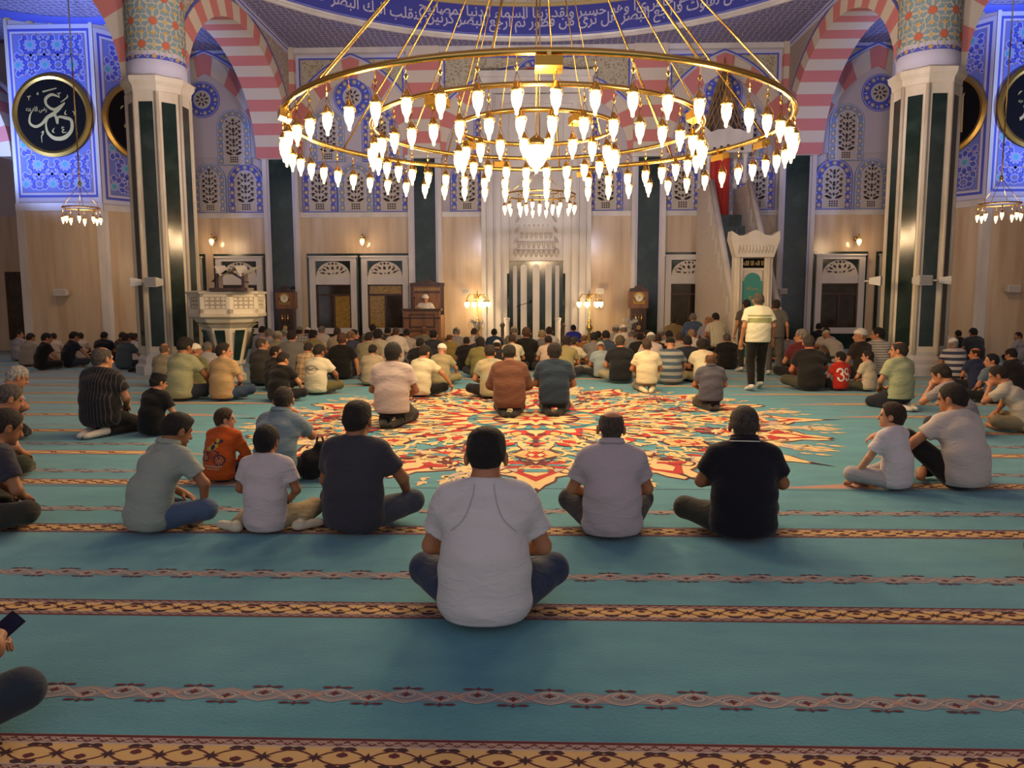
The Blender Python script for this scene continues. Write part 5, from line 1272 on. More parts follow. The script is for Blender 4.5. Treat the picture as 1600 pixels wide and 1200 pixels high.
def build_body(J, h, far):
    lo, hi = bounds(J); F = Field(lo, hi, h); b = J['bulk']**.5
    torso_prims(F, J, -.012, .05)
    for n in 'LR':
        F.cap(J['sh'+n], J['el'+n], .050*b, .040*b, .03); F.cap(J['el'+n], J['wr'+n], .041*b, .027, .015); hand_prims(F, J, n, far)
        F.cap(J['hip'+n], J['kn'+n], .080*b, .055*b, .03); F.cap(J['kn'+n], J['an'+n], .052*b, .036, .02); foot_prims(F, J, n)
    head_prims(F, J, True, far)
    F.plane((0, 0, .004), (0, 0, -1)); return F.mesh('body')
def build_shirt(J, h, sleeve='short', hem=None, g=.014, wr=.0035, seed=1.0, belly=0.0):
    lo, hi = bounds(J); F = Field(lo, hi, h); b = J['bulk']**.5
    torso_prims(F, J, g, .05, belly)
    if J['kind'] == 'C': F.cap(J['pel']+V3(0, -.01, -.01), J['wai'], .135*b+g, .12*b+g, .05, e=(1, 0, 0), f=1.38)
    if J['kind'] == 'K': F.cap(J['pel']+V3(0, -.02, -.02), J['wai'], .128*b+g, .115*b+g, .05, e=(1, 0, 0), f=1.35)
    if J['kind'] == 'S': F.cap(J['pel']+V3(0, 0, -.10), J['wai'], .128*b+g, .115*b+g, .04, e=(1, 0, 0), f=1.42)
    for n in 'LR':
        s_, e, w = J['sh'+n], J['el'+n], J['wr'+n]; d = unit(e-s_)
        if sleeve == 'short':
            L = np.linalg.norm(e-s_); c = s_+d*L*.64; F.cap(s_, c+d*.05, .058*b+g*.8, .055*b+g*1.3, .04, cut=[(c, d)])
        elif sleeve == 'none': pass
        else: d2 = unit(w-e); F.cap(s_, e, .056*b+g*.8, .047*b+g*.9, .04); F.cap(e, w, .047*b+g*.8, .036+g*.7, .02, cut=[(w-d2*.01, d2)])
    if wr: F.wrinkle(wr, seed)
    hm = hem if hem is not None else {'C': .045, 'K': .17, 'S': .86}[J['kind']]
    F.plane((0, 0, hm), (0, 0, -1)); nk = J['nek']+V3(0, -.005, .022); nn = unit(V3(0, .35, 1)+ (J['hdc']-J['nek'])*2); F.plane(nk, nn)
    return F.mesh('shirt')
def build_trousers(J, h, g=.012, wr=.004, seed=2.0, waist=None):
    lo, hi = bounds(J); F = Field(lo, hi, h); b = J['bulk']**.5
    wz_ = waist if waist is not None else J['wai'][2]-.06
    F.cap(J['pel']+V3(0, 0, -.01), J['pel']*.6+J['wai']*.4, .125*b, .112*b, .03, e=(1, 0, 0), f=1.38, cut=[((0, 0, wz_), (0, 0, 1))])
    for n in 'LR':
        a = J['an'+n]; kn = J['kn'+n]; d = unit(a-kn); c = a-d*.03
        F.cap(J['hip'+n], kn, .098*b+g*.5, .066*b+g, .04); F.cap(kn, a, .064*b+g, .044+g*1.3, .03, cut=[(c, d)])
    if wr: F.wrinkle(wr, seed, 20, 26)
    F.plane((0, 0, .003), (0, 0, -1)); return F.mesh('trousers')
def build_sock(J, n, h):
    a, t = J['an'+n], J['to'+n]; m = .12; F = Field(np.minimum(a, t)-m, np.maximum(a, t)+m, h); foot_prims(F, J, n, .006); kn = J['kn'+n]
    F.cap(a, a+unit(kn-a)*.07, .042, .046, .015); F.plane((0, 0, .002), (0, 0, -1)); return F.mesh('sock')
IDJ = None
def head_cover(kind, h):
    """hair or cap in head coordinates"""
    F = Field((-.14, -.16, -.16), (.14, .16, .19), h)
    if kind in ('short', 'fade', 'thick', 'boy', 'balding', 'ring', 'curly'):
        g = {'short': .008, 'fade': .009, 'thick': .018, 'boy': .016, 'balding': .005, 'ring': .004, 'curly': .020}[kind]
        F.ell((0, -.012, .037), (.079+g, .100+g, .090+g), 0)
        low = {'short': -.038, 'fade': -.026, 'thick': -.050, 'boy': -.045, 'balding': -.038, 'ring': -.036, 'curly': -.045}[kind]
        F.cap((0, -.06, 0), (0, -.055, low), .062+g*.5, .052+g*.4, .02, e=(1, 0, 0), f=1.12)
        F.plane((0, .02, low), (0, .25, -1))
        if kind == 'fade': F.ell((0, 0, .085), (.078, .10, .05), .02)
        X, Y, Z_ = np.meshgrid(*F.ax, indexing='ij', sparse=True)
        # hairline: forehead and temples free, sideburn edge in front of the ears
        line = Y-(.055+np.clip(.45*(Z_-.045), -.050, .030))+0*X; F.d = np.maximum(F.d, line.astype(np.float32))
        ear = np.sqrt(((np.abs(X)-.085)/1.6)**2+((Y-.002)/.9)**2+(Z_+.008)**2)-.034; F.d = np.maximum(F.d, -ear.astype(np.float32))
        if kind == 'balding': F.ell((0, .02, .135), (.060, .085, .045), 0, sub=True)
        if kind == 'ring': F.ell((0, -.03, .15), (.078, .125, .095), 0, sub=True)
        amp = {'curly': .006, 'thick': .003, 'boy': .003}.get(kind, .0015); F.d += (amp*np.sin(110*X+3*np.sin(60*Z_))*np.sin(100*Y+2*np.sin(80*X))*np.sin(90*Z_)).astype(np.float32)
    elif kind == 'skull':                    # knitted skull cap
        F.ell((0, -.012, .045), (.089, .111, .092), 0); F.plane((0, 0, .030), (0, .16, -1))
    elif kind == 'kufi':                     # flat topped cap
        F.cap((0, -.012, .03), (0, -.012, .095), .092, .088, 0, e=(0, 1, 0), f=1.2); F.plane((0, 0, .035), (0, .10, -1)); F.plane((0, 0, .128), (0, 0, 1))
    elif kind == 'peaked':
        F.ell((0, -.008, .045), (.090, .110, .088), 0); F.plane((0, 0, .030), (0, 0, -1)); F.cap((0, -.09, .04), (0, -.17, .025), .06, .05, .01, e=(0, 0, 1), f=.16)
    elif kind == 'turban':
        F.ell((0, -.005, .08), (.088, .108, .075), 0); F.ell((0, -.005, .055), (.105, .126, .042), .02); F.plane((0, 0, .024), (0, .1, -1)); F.wrinkle(.002, 2, 10, 120)
    return F.mesh('hair' if kind in ('short', 'fade', 'thick', 'boy', 'balding', 'ring', 'curly') else 'cap')
COVER = {}
def cover_mesh(kind, near):
    k = (kind, near)
    if k not in COVER: COVER[k] = head_cover(kind, .0055 if near else .009)
    return COVER[k]
# ---- cloth, skin, hair materials
def cloth(name, c, c2=None, pat=None, sc_=1.0, rough=.85):
    if name in MATS: return MATS[name]
    m = bpy.data.materials.new(name); MATS[name] = m; m.use_nodes = True; nt = m.node_tree; b = nt.nodes['Principled BSDF']
    b.inputs['Roughness'].default_value = rough; b.inputs['Base Color'].default_value = lin(c); b.inputs['Sheen Weight'].default_value = .15; b.inputs['Specular IOR Level'].default_value = .2
    tc = nt.nodes.new('ShaderNodeTexCoord')
    mp = nt.nodes.new('ShaderNodeMapping'); nt.links.new(tc.outputs['Object'], mp.inputs[0]); mp.inputs['Scale'].default_value = (1, 1, 2.6)
    n = nt.nodes.new('ShaderNodeTexNoise'); n.inputs['Scale'].default_value = 7; n.inputs['Detail'].default_value = 3; n.inputs['Distortion'].default_value = .9; nt.links.new(mp.outputs[0], n.inputs[0])
    n2 = nt.nodes.new('ShaderNodeTexNoise'); n2.inputs['Scale'].default_value = 260; nt.links.new(tc.outputs['Object'], n2.inputs[0])
    mx = nt.nodes.new('ShaderNodeMath'); mx.operation = 'MULTIPLY_ADD'; mx.inputs[1].default_value = .06; nt.links.new(n2.outputs[0], mx.inputs[0]); nt.links.new(n.outputs[0], mx.inputs[2])
    bp = nt.nodes.new('ShaderNodeBump'); bp.inputs['Strength'].default_value = .55; bp.inputs['Distance'].default_value = .028; nt.links.new(mx.outputs[0], bp.inputs['Height']); nt.links.new(bp.outputs[0], b.inputs['Normal'])
    if pat:
        sx = nt.nodes.new('ShaderNodeSeparateXYZ'); nt.links.new(tc.outputs['Object'], sx.inputs[0])
        def stripe(out, freq, duty):
            a = nt.nodes.new('ShaderNodeMath'); a.operation = 'MULTIPLY'; a.inputs[1].default_value = freq; nt.links.new(sx.outputs[out], a.inputs[0])
            f = nt.nodes.new('ShaderNodeMath'); f.operation = 'FRACT'; nt.links.new(a.outputs[0], f.inputs[0])
            g = nt.nodes.new('ShaderNodeMath'); g.operation = 'LESS_THAN'; g.inputs[1].default_value = duty; nt.links.new(f.outputs[0], g.inputs[0]); return g.outputs[0]
        if pat == 'h': fac = stripe('Z', sc_, .5)
        elif pat == 'hthin': fac = stripe('Z', sc_, .22)
        elif pat == 'v': fac = stripe('X', sc_, .2)
        else:
            a, b2 = stripe('Z', sc_, .3), stripe('X', sc_, .3); q = nt.nodes.new('ShaderNodeMath'); q.operation = 'ADD'; nt.links.new(a, q.inputs[0]); nt.links.new(b2, q.inputs[1])
            hlf = nt.nodes.new('ShaderNodeMath'); hlf.operation = 'MULTIPLY'; hlf.inputs[1].default_value = .5; nt.links.new(q.outputs[0], hlf.inputs[0]); fac = hlf.outputs[0]
        mix = nt.nodes.new('ShaderNodeMix'); mix.data_type = 'RGBA'; nt.links.new(fac, mix.inputs['Factor']); mix.inputs[6].default_value = lin(c); mix.inputs[7].default_value = lin(c2); nt.links.new(mix.outputs[2], b.inputs['Base Color'])
    return m
def skinm(c):
    m = mat('skin_'+c.strip('#'), c, .55)
    b = m.node_tree.nodes['Principled BSDF']; b.inputs['Subsurface Weight'].default_value = .08; b.inputs['Subsurface Radius'].default_value = (.02, .008, .004); return m
def hairm(c):
    r = [int(c[i:i+2], 16) for i in (1, 3, 5)]; c2 = '#%02x%02x%02x' % tuple(int(x*.55) for x in r)
    return mat('hair_'+c.strip('#'), c, .75, noise=(90, (1, 1, .35), c2, .4, .62), bump=(160, 1.0))
def new_obj(name, me, m, parent, M=None, share=False):
    if not share: me.materials.clear(); me.materials.append(m)
    o = bpy.data.objects.new(name, me); COL.objects.link(o); o.parent = parent
    if share:
        if not me.materials: me.materials.append(None)
        o.material_slots[0].link = 'OBJECT'; o.material_slots[0].material = m
    if M is not None: o.matrix_local = M
    return o
PROTO = {}
def proto(key):
    if key in PROTO: return PROTO[key]
    J, opt = POSES[key]; near = opt.get('near', False); h = opt.get('h', .0085 if near else .017)
    P = {'J': J, 'near': near, 'body': build_body(J, h if near else .015, not near),
         'shirt': build_shirt(J, opt.get('hs', .012 if near else .018), opt.get('sleeve', 'short'), opt.get('hem'), opt.get('g', .014), opt.get('wr', .0035 if near else .004), opt.get('seed', len(PROTO)*1.7), opt.get('belly', 0)),
         'trousers': build_trousers(J, .012 if near else .018, seed=len(PROTO)+.5), 'opt': opt}
    if opt.get('socks', True) and J['kind'] != 'C' or opt.get('socks2'): P['socks'] = [build_sock(J, n, .010 if near else .016) for n in 'LR']
    P['top'] = hp(J, 0, 0, .13)[2]
    PROTO[key] = P; return P
def eye_mesh():
    if 'eye' not in COVER:
        m = MB(); m.lathe([(.0005, -.0095), (.006, -.0075), (.0095, 0), (.006, .0075), (.0005, .0095)], (0, 0, 0), mat('eye_dark', '#4a3c34', .3), 8); o = m.build('tmp')
        me = o.data; bpy.data.objects.remove(o)
        COVER['eye'] = me
    return COVER['eye']
SOCKW = None
def person(key, loc, yaw, s, shirt, pants, skin='#a06a4a', hair=('short', '#241a14'), label='', group=None, sock='#c9c1b4', eyes=False, cover2=None):
    P = proto(key); J = P['J']
    t = empty('person', loc, yaw, label, 'person', group); t.scale = (s, s, s)
    new_obj('body', P['body'], skinm(skin), t, share=True)
    new_obj('shirt', P['shirt'], shirt, t, share=True); new_obj('trousers', P['trousers'], pants, t, share=True)
    for sk in P.get('socks', []): new_obj('sock', sk, cloth('sock_'+sock.strip('#'), sock), t, share=True)
    if hair: new_obj('hair', cover_mesh(hair[0], P['near']), hairm(hair[1]), t, J['HM'], share=True)
    if cover2: new_obj('cap', cover_mesh(cover2[0], P['near']), cloth('cap_'+cover2[1].strip('#'), cover2[1]), t, J['HM'], share=True)
    if eyes:
        for sg in (-1, 1):
            e = new_obj('eye', eye_mesh(), None, t, J['HM'] @ Matrix.Translation((sg*.032, .083, .012))) if False else bpy.data.objects.new('eye', eye_mesh())
            COL.objects.link(e); e.parent = t; e.matrix_local = J['HM'] @ Matrix.Translation((sg*.032, .082, .012))
    return t
# ================================================================ THE CONGREGATION
near = {'near': True}
POSES = {
 'front': (make_pose('C', lean=.10, hpitch=.30, bulk=1.05, arms='lap'), dict(near, seed=1.1, hs=.010, wr=.004)),
 'polo': (make_pose('C', lean=.07, hpitch=.22, bulk=1.0, arms='lap', hroll=.03, knL=(-.27, .33, .19), knR=(.27, .33, .19)), dict(near, seed=2.3)),
 'navy': (make_pose('C', lean=.05, hpitch=.12, bulk=1.05, arms='fold', side=.0, knL=(-.36, .22, .15), knR=(.22, .36, .14)), dict(near, seed=3.2, g=.018)),
 'char': (make_pose('C', lean=.06, hpitch=.08, bulk=1.08, arms=('lap', 'knee'), side=.0), dict(near, seed=4.4)),
 'sage': (make_pose('C', lean=.20, hpitch=.38, bulk=1.05, arms=('lap', 'knee'), hyaw=-10), dict(near, seed=5.1)),
 'boyw': (make_pose('K', lean=.05, hpitch=.1, hyaw=-8, arms='lap', bulk=.92, pel=(0, 0, .13), wai=(0, -.01, .33), che=(0, .02, .50), nek=(0, .05, .655), shL=(-.175, .05, .57), shR=(.175, .05, .57), elL=(-.25, .06, .36), elR=(.25, .06, .36), wrL=(-.12, .28, .24), wrR=(.12, .28, .24),
           hipL=(-.11, .02, .12), hipR=(.11, .02, .12), knL=(-.26, .36, .10), knR=(.30, .34, .14), anL=(-.27, -.02, .05), anR=(.27, .06, .06), toL=(-.40, .03, .045), toR=(.38, .16, .045)), dict(near, seed=6.3, hem=.03)),
 'orange': (make_pose('C', lean=.12, hpitch=.05, hyaw=-54, arms='lap', bulk=.95), dict(near, seed=7.2, sleeve='long', g=.02)),
 'greyb': (make_pose('C', lean=.12, hpitch=.32, hyaw=18, bulk=1.07, arms=('lap', 'face')), dict(near, seed=8.8)),
 'stripe': (make_pose('K', lean=.05, hpitch=.10, hyaw=-14, bulk=1.15, arms='lap'), dict(near, seed=9.1, g=.024, hem=.12, belly=.05)),
 'capm': (make_pose('C', lean=.10, hpitch=.28, hyaw=-16, bulk=1.00, arms='lap'), dict(near, seed=1.9, g=.02)),
 'edge1': (make_pose('C', lean=.26, hpitch=.45, bulk=1.03, arms='phone', elR=(.34, .36, .42)), dict(near, seed=2.9)),
 'edge2': (make_pose('C', lean=.20, hpitch=.42, bulk=1.08, arms='lap'), dict(near, seed=3.9)),
 'phone': (make_pose('C', lean=.14, hpitch=.42, bulk=1.03, arms='phone', wrR=(.22, .30, .36), wrL=(.06, .34, .33), anR=(.14, .14, .06), toR=(.30, .08, .05)), dict(near, seed=4.9, socks2=True)),
 'boyr': (make_pose('C', lean=.04, hpitch=.0, hyaw=28, bulk=.88, arms='lap', elL=(-.26, .14, .34), wrL=(-.30, .30, .08), elR=(.05, .24, .42), wrR=(-.12, .12, .575), side=-.03), dict(near, seed=5.9)),
 'manr': (make_pose('C', lean=.13, hpitch=.2, hyaw=24, bulk=1.08, arms=('out', 'lap'), knL=(-.30, .34, .40), anL=(-.22, .60, .09), toL=(-.26, .76, .045)), dict(near, seed=6.9)),
 'think': (make_pose('C', lean=.26, hpitch=.42, hyaw=10, bulk=1.00, arms=('face', 'lap')), dict(near, seed=7.9)),
 'green': (make_pose('K', lean=.05, hpitch=.0, hyaw=38, bulk=1.03, arms='lap', pel=(0, 0, .20)), dict(near, seed=8.9)),
 'kneel': (make_pose('K', lean=.05, hpitch=.32, bulk=1.05, arms='lap'), dict(near, seed=9.9, g=.018)),
 'kneelL': (make_pose('K', lean=.08, hpitch=.34, bulk=1.03, arms='lap'), dict(near, seed=2.2, g=.030, sleeve='long', hem=.12)),
 'walk': (make_pose('S', lean=.02, hpitch=.14, arms='down', bulk=1.03, knR=(.11, .16, .53), anR=(.11, .14, .12), toR=(.12, .28, .05), anL=(-.11, -.10, .09), toL=(-.13, .08, .035), elR=(.27, .0, 1.14), wrR=(.29, .12, .92)), dict(near, seed=3.3, g=.022, belly=.05)),
 'preach': (make_pose('C', lean=.04, hpitch=.05, bulk=1.00, arms=('lap', 'lap'), elR=(.28, .08, .40), wrR=(.22, .28, .52), elL=(-.28, .08, .38), wrL=(-.16, .30, .44)), {'sleeve': 'long', 'near': True, 'g': .022}),
 'stand': (make_pose('S', lean=.02, hpitch=.1, arms='down', bulk=0.98), {}),
 'c0': (make_pose('C', lean=.07, hpitch=.22, bulk=0.98), {}),
 'c1': (make_pose('C', lean=.16, hpitch=.42, bulk=1.00), {}),
 'c2': (make_pose('C', lean=.10, hpitch=.28, hyaw=-14, bulk=1.05, arms=('lap', 'knee')), {}),
 'c3': (make_pose('C', lean=.06, hpitch=.02, hyaw=55, bulk=0.97), {}),
 'c4': (make_pose('C', lean=.06, hpitch=.02, hyaw=-55, bulk=0.98), {}),
 'cb': (make_pose('C', lean=.09, hpitch=.28, bulk=1.17), {'belly': .04, 'g': .02}),
 'cf': (make_pose('C', lean=-.04, side=.04, hpitch=.15, bulk=1.03, arms=('lap', 'floor')), {}),
 'cff': (make_pose('C', lean=.12, hpitch=.35, bulk=1.03, arms=('floor', 'out')), {}),
 'cl': (make_pose('C', lean=.10, hpitch=.30, bulk=1.02), {'sleeve': 'long', 'g': .024}),
 'cr': (make_pose('C', lean=.12, hpitch=.28, hyaw=-10, bulk=1.00, arms=('lap', 'out')), {}),
 'k0': (make_pose('K', lean=.05, hpitch=.24, bulk=0.98), {}),
 'k1': (make_pose('K', lean=.14, hpitch=.42, bulk=1.02), {}),
 'kl': (make_pose('K', lean=.08, hpitch=.30, bulk=1.02), {'sleeve': 'long', 'g': .026, 'hem': .10}),
 'kid': (make_pose('C', lean=.04, hpitch=.05, hyaw=40, bulk=.88), {}),
 'bow': (make_pose('K', lean=.42, hpitch=.6, bulk=0.98, arms='lap', nek=(0, .40, .58), che=(0, .22, .47), shL=(-.18, .40, .50), shR=(.18, .40, .50)), {}),
}
S = lambda c, *a: cloth('cloth_'+c.strip('#')+('_'+a[1] if a else ''), c, *a)
BK, NV, JN, KH, DG = '#1b1a1c', '#1d2230', '#2c3850', '#8a7a5c', '#33333a'
HB, HD, HG, HBR = ('short', '#15110f'), ('short', '#2b1d14'), ('short', '#8b837a'), ('short', '#4a3324')
ALLP = {}; SPOTS = []
def place(px, top, base, pose, yaw, shirt, pants, hair, label, group=None, smin=.84, smax=1.14, **k):
    P = proto(pose); J = P['J']
    if base: Y = gp(px, base).y+.13
    else: Y = None
    if Y is None:
        r = ray(px, top); zt = P['top']; sl = r.z/r.y
        Y = min(23.2, (CAM_H-zt)/(-sl)) if sl < -.005 else 23.2
    p = wp(px, top, Y); s = max(smin, min(smax, p.z/P['top']))
    x = wp(px, (top+(base or top+60))/2, Y).x
    for _ in range(14):
        q = [o for o in SPOTS if (o[0]-x)**2+(o[1]-Y)**2 < (.50+.14*min(1, o[2]))**2]
        if not q: break
        dy = .08 if (base is None or base < 600) else (.06 if base <= 632 and smin > .7 and base > 600 else 0)
        if dy == 0: break
        Y2 = Y+(dy if Y < 23.3 else -2.2); x *= Y2/Y; Y = Y2
    SPOTS.append((x, Y, s)); s = max(smin, min(smax, wp(px, top, Y).z/P['top']))
    if group is None: group = 'worshippers sitting on the carpet' if Y < 15 else 'rows of worshippers before the back wall'
    t = person(pose, (x, Y, k.pop('z', 0)), math.radians(yaw), s, S(*shirt) if isinstance(shirt, tuple) else S(shirt), S(*pants) if isinstance(pants, tuple) else S(pants), hair=hair, label=label, group=group, **k)
    ALLP[label] = t; return t
SK, SK2, SK3 = '#a8714f', '#94603f', '#b8805f'
# ---- nearest figures
F1 = place(757, 681, 992, 'front', 0, '#c9c3c2', JN, ('fade', '#17120f'), 'man in white ribbed t-shirt and dark jeans sitting nearest in the middle of the picture', skin=SK)
place(957, 645, 850, 'polo', 2, '#b3a6ab', DG, ('ring', '#5a4a40'), 'balding man in pinkish grey polo sitting right behind the nearest man', skin=SK)
n3 = place(1163, 637, 852, 'navy', -6, '#15131d', '#33342e', ('short', '#4d443c'), 'man in navy polo with a white line on its collar and olive trousers', skin=SK2)
place(552, 630, 840, 'char', -12, '#3a3840', '#3f4450', ('fade', '#2b2019'), 'broad man in charcoal t-shirt and grey trousers left of the nearest man', skin=SK2)
place(229, 655, 840, 'sage', -32, '#92998f', '#4a5a74', ('fade', '#241b16'), 'man in sage grey polo and blue jeans leaning forward at left', skin=SK2)
place(414, 668, 840, 'boyw', -4, '#c3b6b6', '#a08f6c', ('boy', '#1c1512'), 'black haired boy in white t-shirt and khaki trousers', smin=.7, skin=SK2, sock='#c9c0a8')
og = place(342, 641, 758, 'orange', -12, '#c2541c', BK, ('boy', '#5c3f28'), 'boy in orange sweatshirt with a cycling print looking right', smin=.6, skin='#c08a68', eyes=True)
place(429, 609, 758, 'greyb', -14, '#7b8b92', BK, ('short', '#3a2a1f'), 'man in blue grey polo sitting behind the two boys', skin='#b27a5c')
place(155, 543, 684, 'stripe', -14, ('#1c1b1e', '#4a4648', 'v', 28), '#1c1a1c', ('balding', '#5c544c'), 'stout man in black pinstriped shirt kneeling at left', skin=SK, eyes=True, smax=1.2)
place(236, 589, 684, 'capm', -24, '#121113', BK, ('short', '#1a1512'), 'man in black t-shirt and black cap at left', skin=SK, cover2=('kufi', '#1a191b'), eyes=True)
place(-24, 576, 694, 'edge1', -48, '#9aa0ae', '#24231f', ('short', '#c8c2b8'), 'white haired man in pale blue shirt reading a phone at left edge', skin=SK, eyes=True)
place(-36, 606, 756, 'edge2', -46, '#4a2024', '#3a3d2c', ('short', '#6a6058'), 'man in maroon polo and olive trousers at left edge', skin=SK, eyes=True)
place(-56, 648, 844, 'edge2', -40, '#35323c', '#33312a', ('short', '#33261d'), 'man in dark grey t-shirt and brown trousers cut by the left edge', skin=SK2)
kp = gp(46, 1085, .16)
ph_man = person('phone', (kp.x-.40, kp.y-.22, 0), math.radians(-6), 1.0, S('#5a5f6a'), S('#2c3440'), '#a8714f', ('short', '#241a14'), 'person in navy trousers holding a phone, mostly outside the lower left corner', sock='#8f887a')
kp = gp(1603, 872, .10)
person('c0', (kp.x+.42, kp.y-.25, 0), math.radians(4), 1.0, S('#54504c'), S('#3a2c26'), '#a8714f', HD, 'person whose brown knee shows at the right edge')
place(1402, 630, 772, 'boyr', 34, '#d0c4c6', '#b0a6a6', ('boy', '#4a2e1c'), 'boy in white polo with one hand on the carpet looking left', smin=.66, skin='#c08a68', eyes=True)
place(1512, 603, 770, 'manr', 20, '#bfb1a8', '#1d1b1a', ('short', '#2a1d16'), 'man in cream t-shirt and black trousers beside the boy at right', skin=SK, eyes=True)
place(1512, 574, 684, 'think', 36, '#8d8583', DG, ('short', '#2a211b'), 'man in grey shirt with hand on his face behind the cream shirted man', skin=SK)
place(1604, 575, 678, 'think', 52, '#b9ad98', KH, HD, 'man in pale shirt and khaki trousers with hands to face at right edge', skin=SK)
place(1408, 534, 642, 'green', 20, '#9aa07c', '#1d2029', ('balding', '#33261e'), 'man in sage green t-shirt looking left, kneeling at right of the carpet medallion', skin=SK, eyes=True)
place(1111, 555, 642, 'kneel', 0, '#55545e', '#2a241f', ('ring', '#6e4c34'), 'bald man in slate polo kneeling on the right part of the medallion', skin='#a8683f', sock='#26221f')
place(796, 541, 652, 'kneelL', 2, '#6f4a38', '#1d1a18', ('fade', '#241a15'), 'man in loose brown shirt kneeling on the medallion', skin=SK3, sock='#26221f')
place(866, 538, 650, 'kneel', -3, '#2b3a4a', '#24292c', ('thick', '#1d1512'), 'man in dark blue t-shirt kneeling on the medallion', skin=SK, sock='#26221f')
place(612, 538, 668, 'kneel', -4, '#bfaea4', '#161416', ('thick', '#15110f'), 'man in pinkish white t-shirt and black trousers kneeling left on the medallion', skin=SK2, sock='#26221f')
place(1184, 458, 612, 'walk', 0, '#d9d3b4', '#17140f', ('short', '#5f554c'), 'man walking in cream polo with green bands and black trousers', skin=SK, sock='#cfc8bc', smax=1.2)
# ---- right groups
place(1268, 525, 612, 'c2', 0, '#24211f', '#4e4a3a', ('short', '#4f453d'), 'man in black t-shirt left of the boy in the red 39 jersey', skin='#c4714f')
rd = place(1314, 550, 612, 'kid', 12, '#b32a1c', BK, ('boy', '#241812'), 'child in red jersey with the number 39', smin=.55, skin='#b8805f')
place(1358, 548, 613, 'kid', 30, '#c2b294', '#4a4636', ('boy', '#33231a'), 'child in cream t-shirt right of the red jersey', smin=.55, skin='#b8805f', eyes=True)
place(1374, 508, 590, 'c3', 10, ('#cfc3ac', '#5a5550', 'hthin', 22), BK, HB, 'man in white shirt with thin dark stripes beside the right column', skin=SK, eyes=True)
place(1349, 512, 594, 'c3', 30, '#2e2620', BK, None, 'man in dark brown shirt and white cap beside the right column', skin=SK, cover2=('skull', '#c9c0b4'), eyes=True)
place(1254, 511, 596, 'c3', 4, '#5a2426', BK, ('short', '#a09688'), 'white haired man in maroon polo behind the black t-shirt at right', skin=SK, eyes=True)
place(1308, 519, 568, 'bow', 10, '#b0a595', DG, None, 'man in pale shirt and white cap bowing beneath the right window', cover2=('skull', '#b5a48c'))
place(1281, 506, None, 'c1', -10, '#1e1c1e', BK, HB, 'man in black shirt bending under the right window')
place(1292, 512, 566, 'c0', -6, '#bdb2a8', DG, HD, 'man in white long shirt between the maroon polo and the bowing man')
place(1166, 468, 582, 'stand', 10, '#4b4238', '#2c2926', HD, 'standing man before the teal gate door hidden by the walking man', smin=.8)
place(1211, 468, 588, 'stand', -14, '#57544f', '#504c47', HD, 'standing man in long grey clothes half hidden behind the walking man', smin=.8)
place(1228, 540, 585, 'bow', 0, '#4e4b47', '#54504a', HD, 'man in grey bowing low just right of the walking man')
# ---- people by the right wall
place(1470, 525, 572, 'c3', 20, '#bcaeae', '#6e6554', HB, 'man in white shirt beside the foot of the right column', skin=SK)
place(1479, 513, 562, 'c1', -10, '#b8aca2', DG, HB, 'man in pale shirt behind the white shirt at the foot of the right column')
place(1494, 529, 592, 'cb', 6, ('#c4b8ac', '#3c4258', 'h', 7.5), '#8a8070', ('short', '#b0a89c'), 'man in white cap and navy striped white shirt at right', cover2=('skull', '#d6cfc2'))
place(1499, 519, 560, 'c0', 0, '#242226', BK, HB, 'man in black shirt beside the slate shirt by the right wall')
place(1525, 513, 566, 'cb', 8, '#2e343c', BK, HB, 'man in slate t-shirt sitting against the right wall')
place(1527, 545, 612, 'c3', 14, '#2c3048', BK, ('ring', '#3a2418'), 'balding man in navy shirt facing left at right', skin='#b06a44', eyes=True)
place(1554, 553, 632, 'c3', 24, '#5e6a74', BK, HB, 'man in slate blue shirt in front of the balding navy shirted man', skin=SK, eyes=True)
place(1588, 556, 616, 'cb', 30, '#1f1c1c', BK, HB, 'large man in black shirt at right edge')
place(1594, 521, 566, 'c3', 40, '#8c8a8c', BK, HB, 'man in grey white shirt far by the right wall at picture edge')
# ---- people by the left wall
L = 'men sitting along the left wall'
place(27, 516, 565, 'c4', -20, '#8f8c8c', DG, HB, 'man in grey shirt leftmost by the wall, looking right')
place(42, 521, 573, 'cb', -18, '#9e917f', NV, HD, 'man in beige t-shirt second from left by the wall')
place(64, 521, 579, 'c2', -38, '#121012', BK, HB, 'man in black t-shirt sitting sideways by the left wall')
place(82, 522, 566, 'c1', 20, '#b8a898', DG, HB, 'man in white t-shirt facing the black t-shirt by the left wall')
place(106, 519, 578, 'cff', -34, '#1b1c28', '#33343c', HB, 'man in navy t-shirt leaning on his arm by the left wall')
place(123, 521, 566, 'c1', 14, '#b5a594', DG, HB, 'man in white t-shirt behind the navy t-shirt by the left wall')
place(160, 519, 568, 'cb', 0, '#191a22', BK, HB, 'man in black navy sweater facing the left wall')
place(183, 520, 566, 'c1', -20, '#4a382e', DG, HD, 'man in brown shirt behind the grey green t-shirt near left column')
place(193, 522, 578, 'c2', -10, '#4a5656', DG, HBR, 'man in grey green t-shirt near the left column')
place(206, 520, 570, 'c3', 30, '#cfc4c0', BK, HBR, 'man in white shirt partly hidden by the left column')
place(213, 524, 570, 'c4', 30, '#232532', '#1a1a1c', HB, 'man in dark navy shirt behind the foot of the left column')
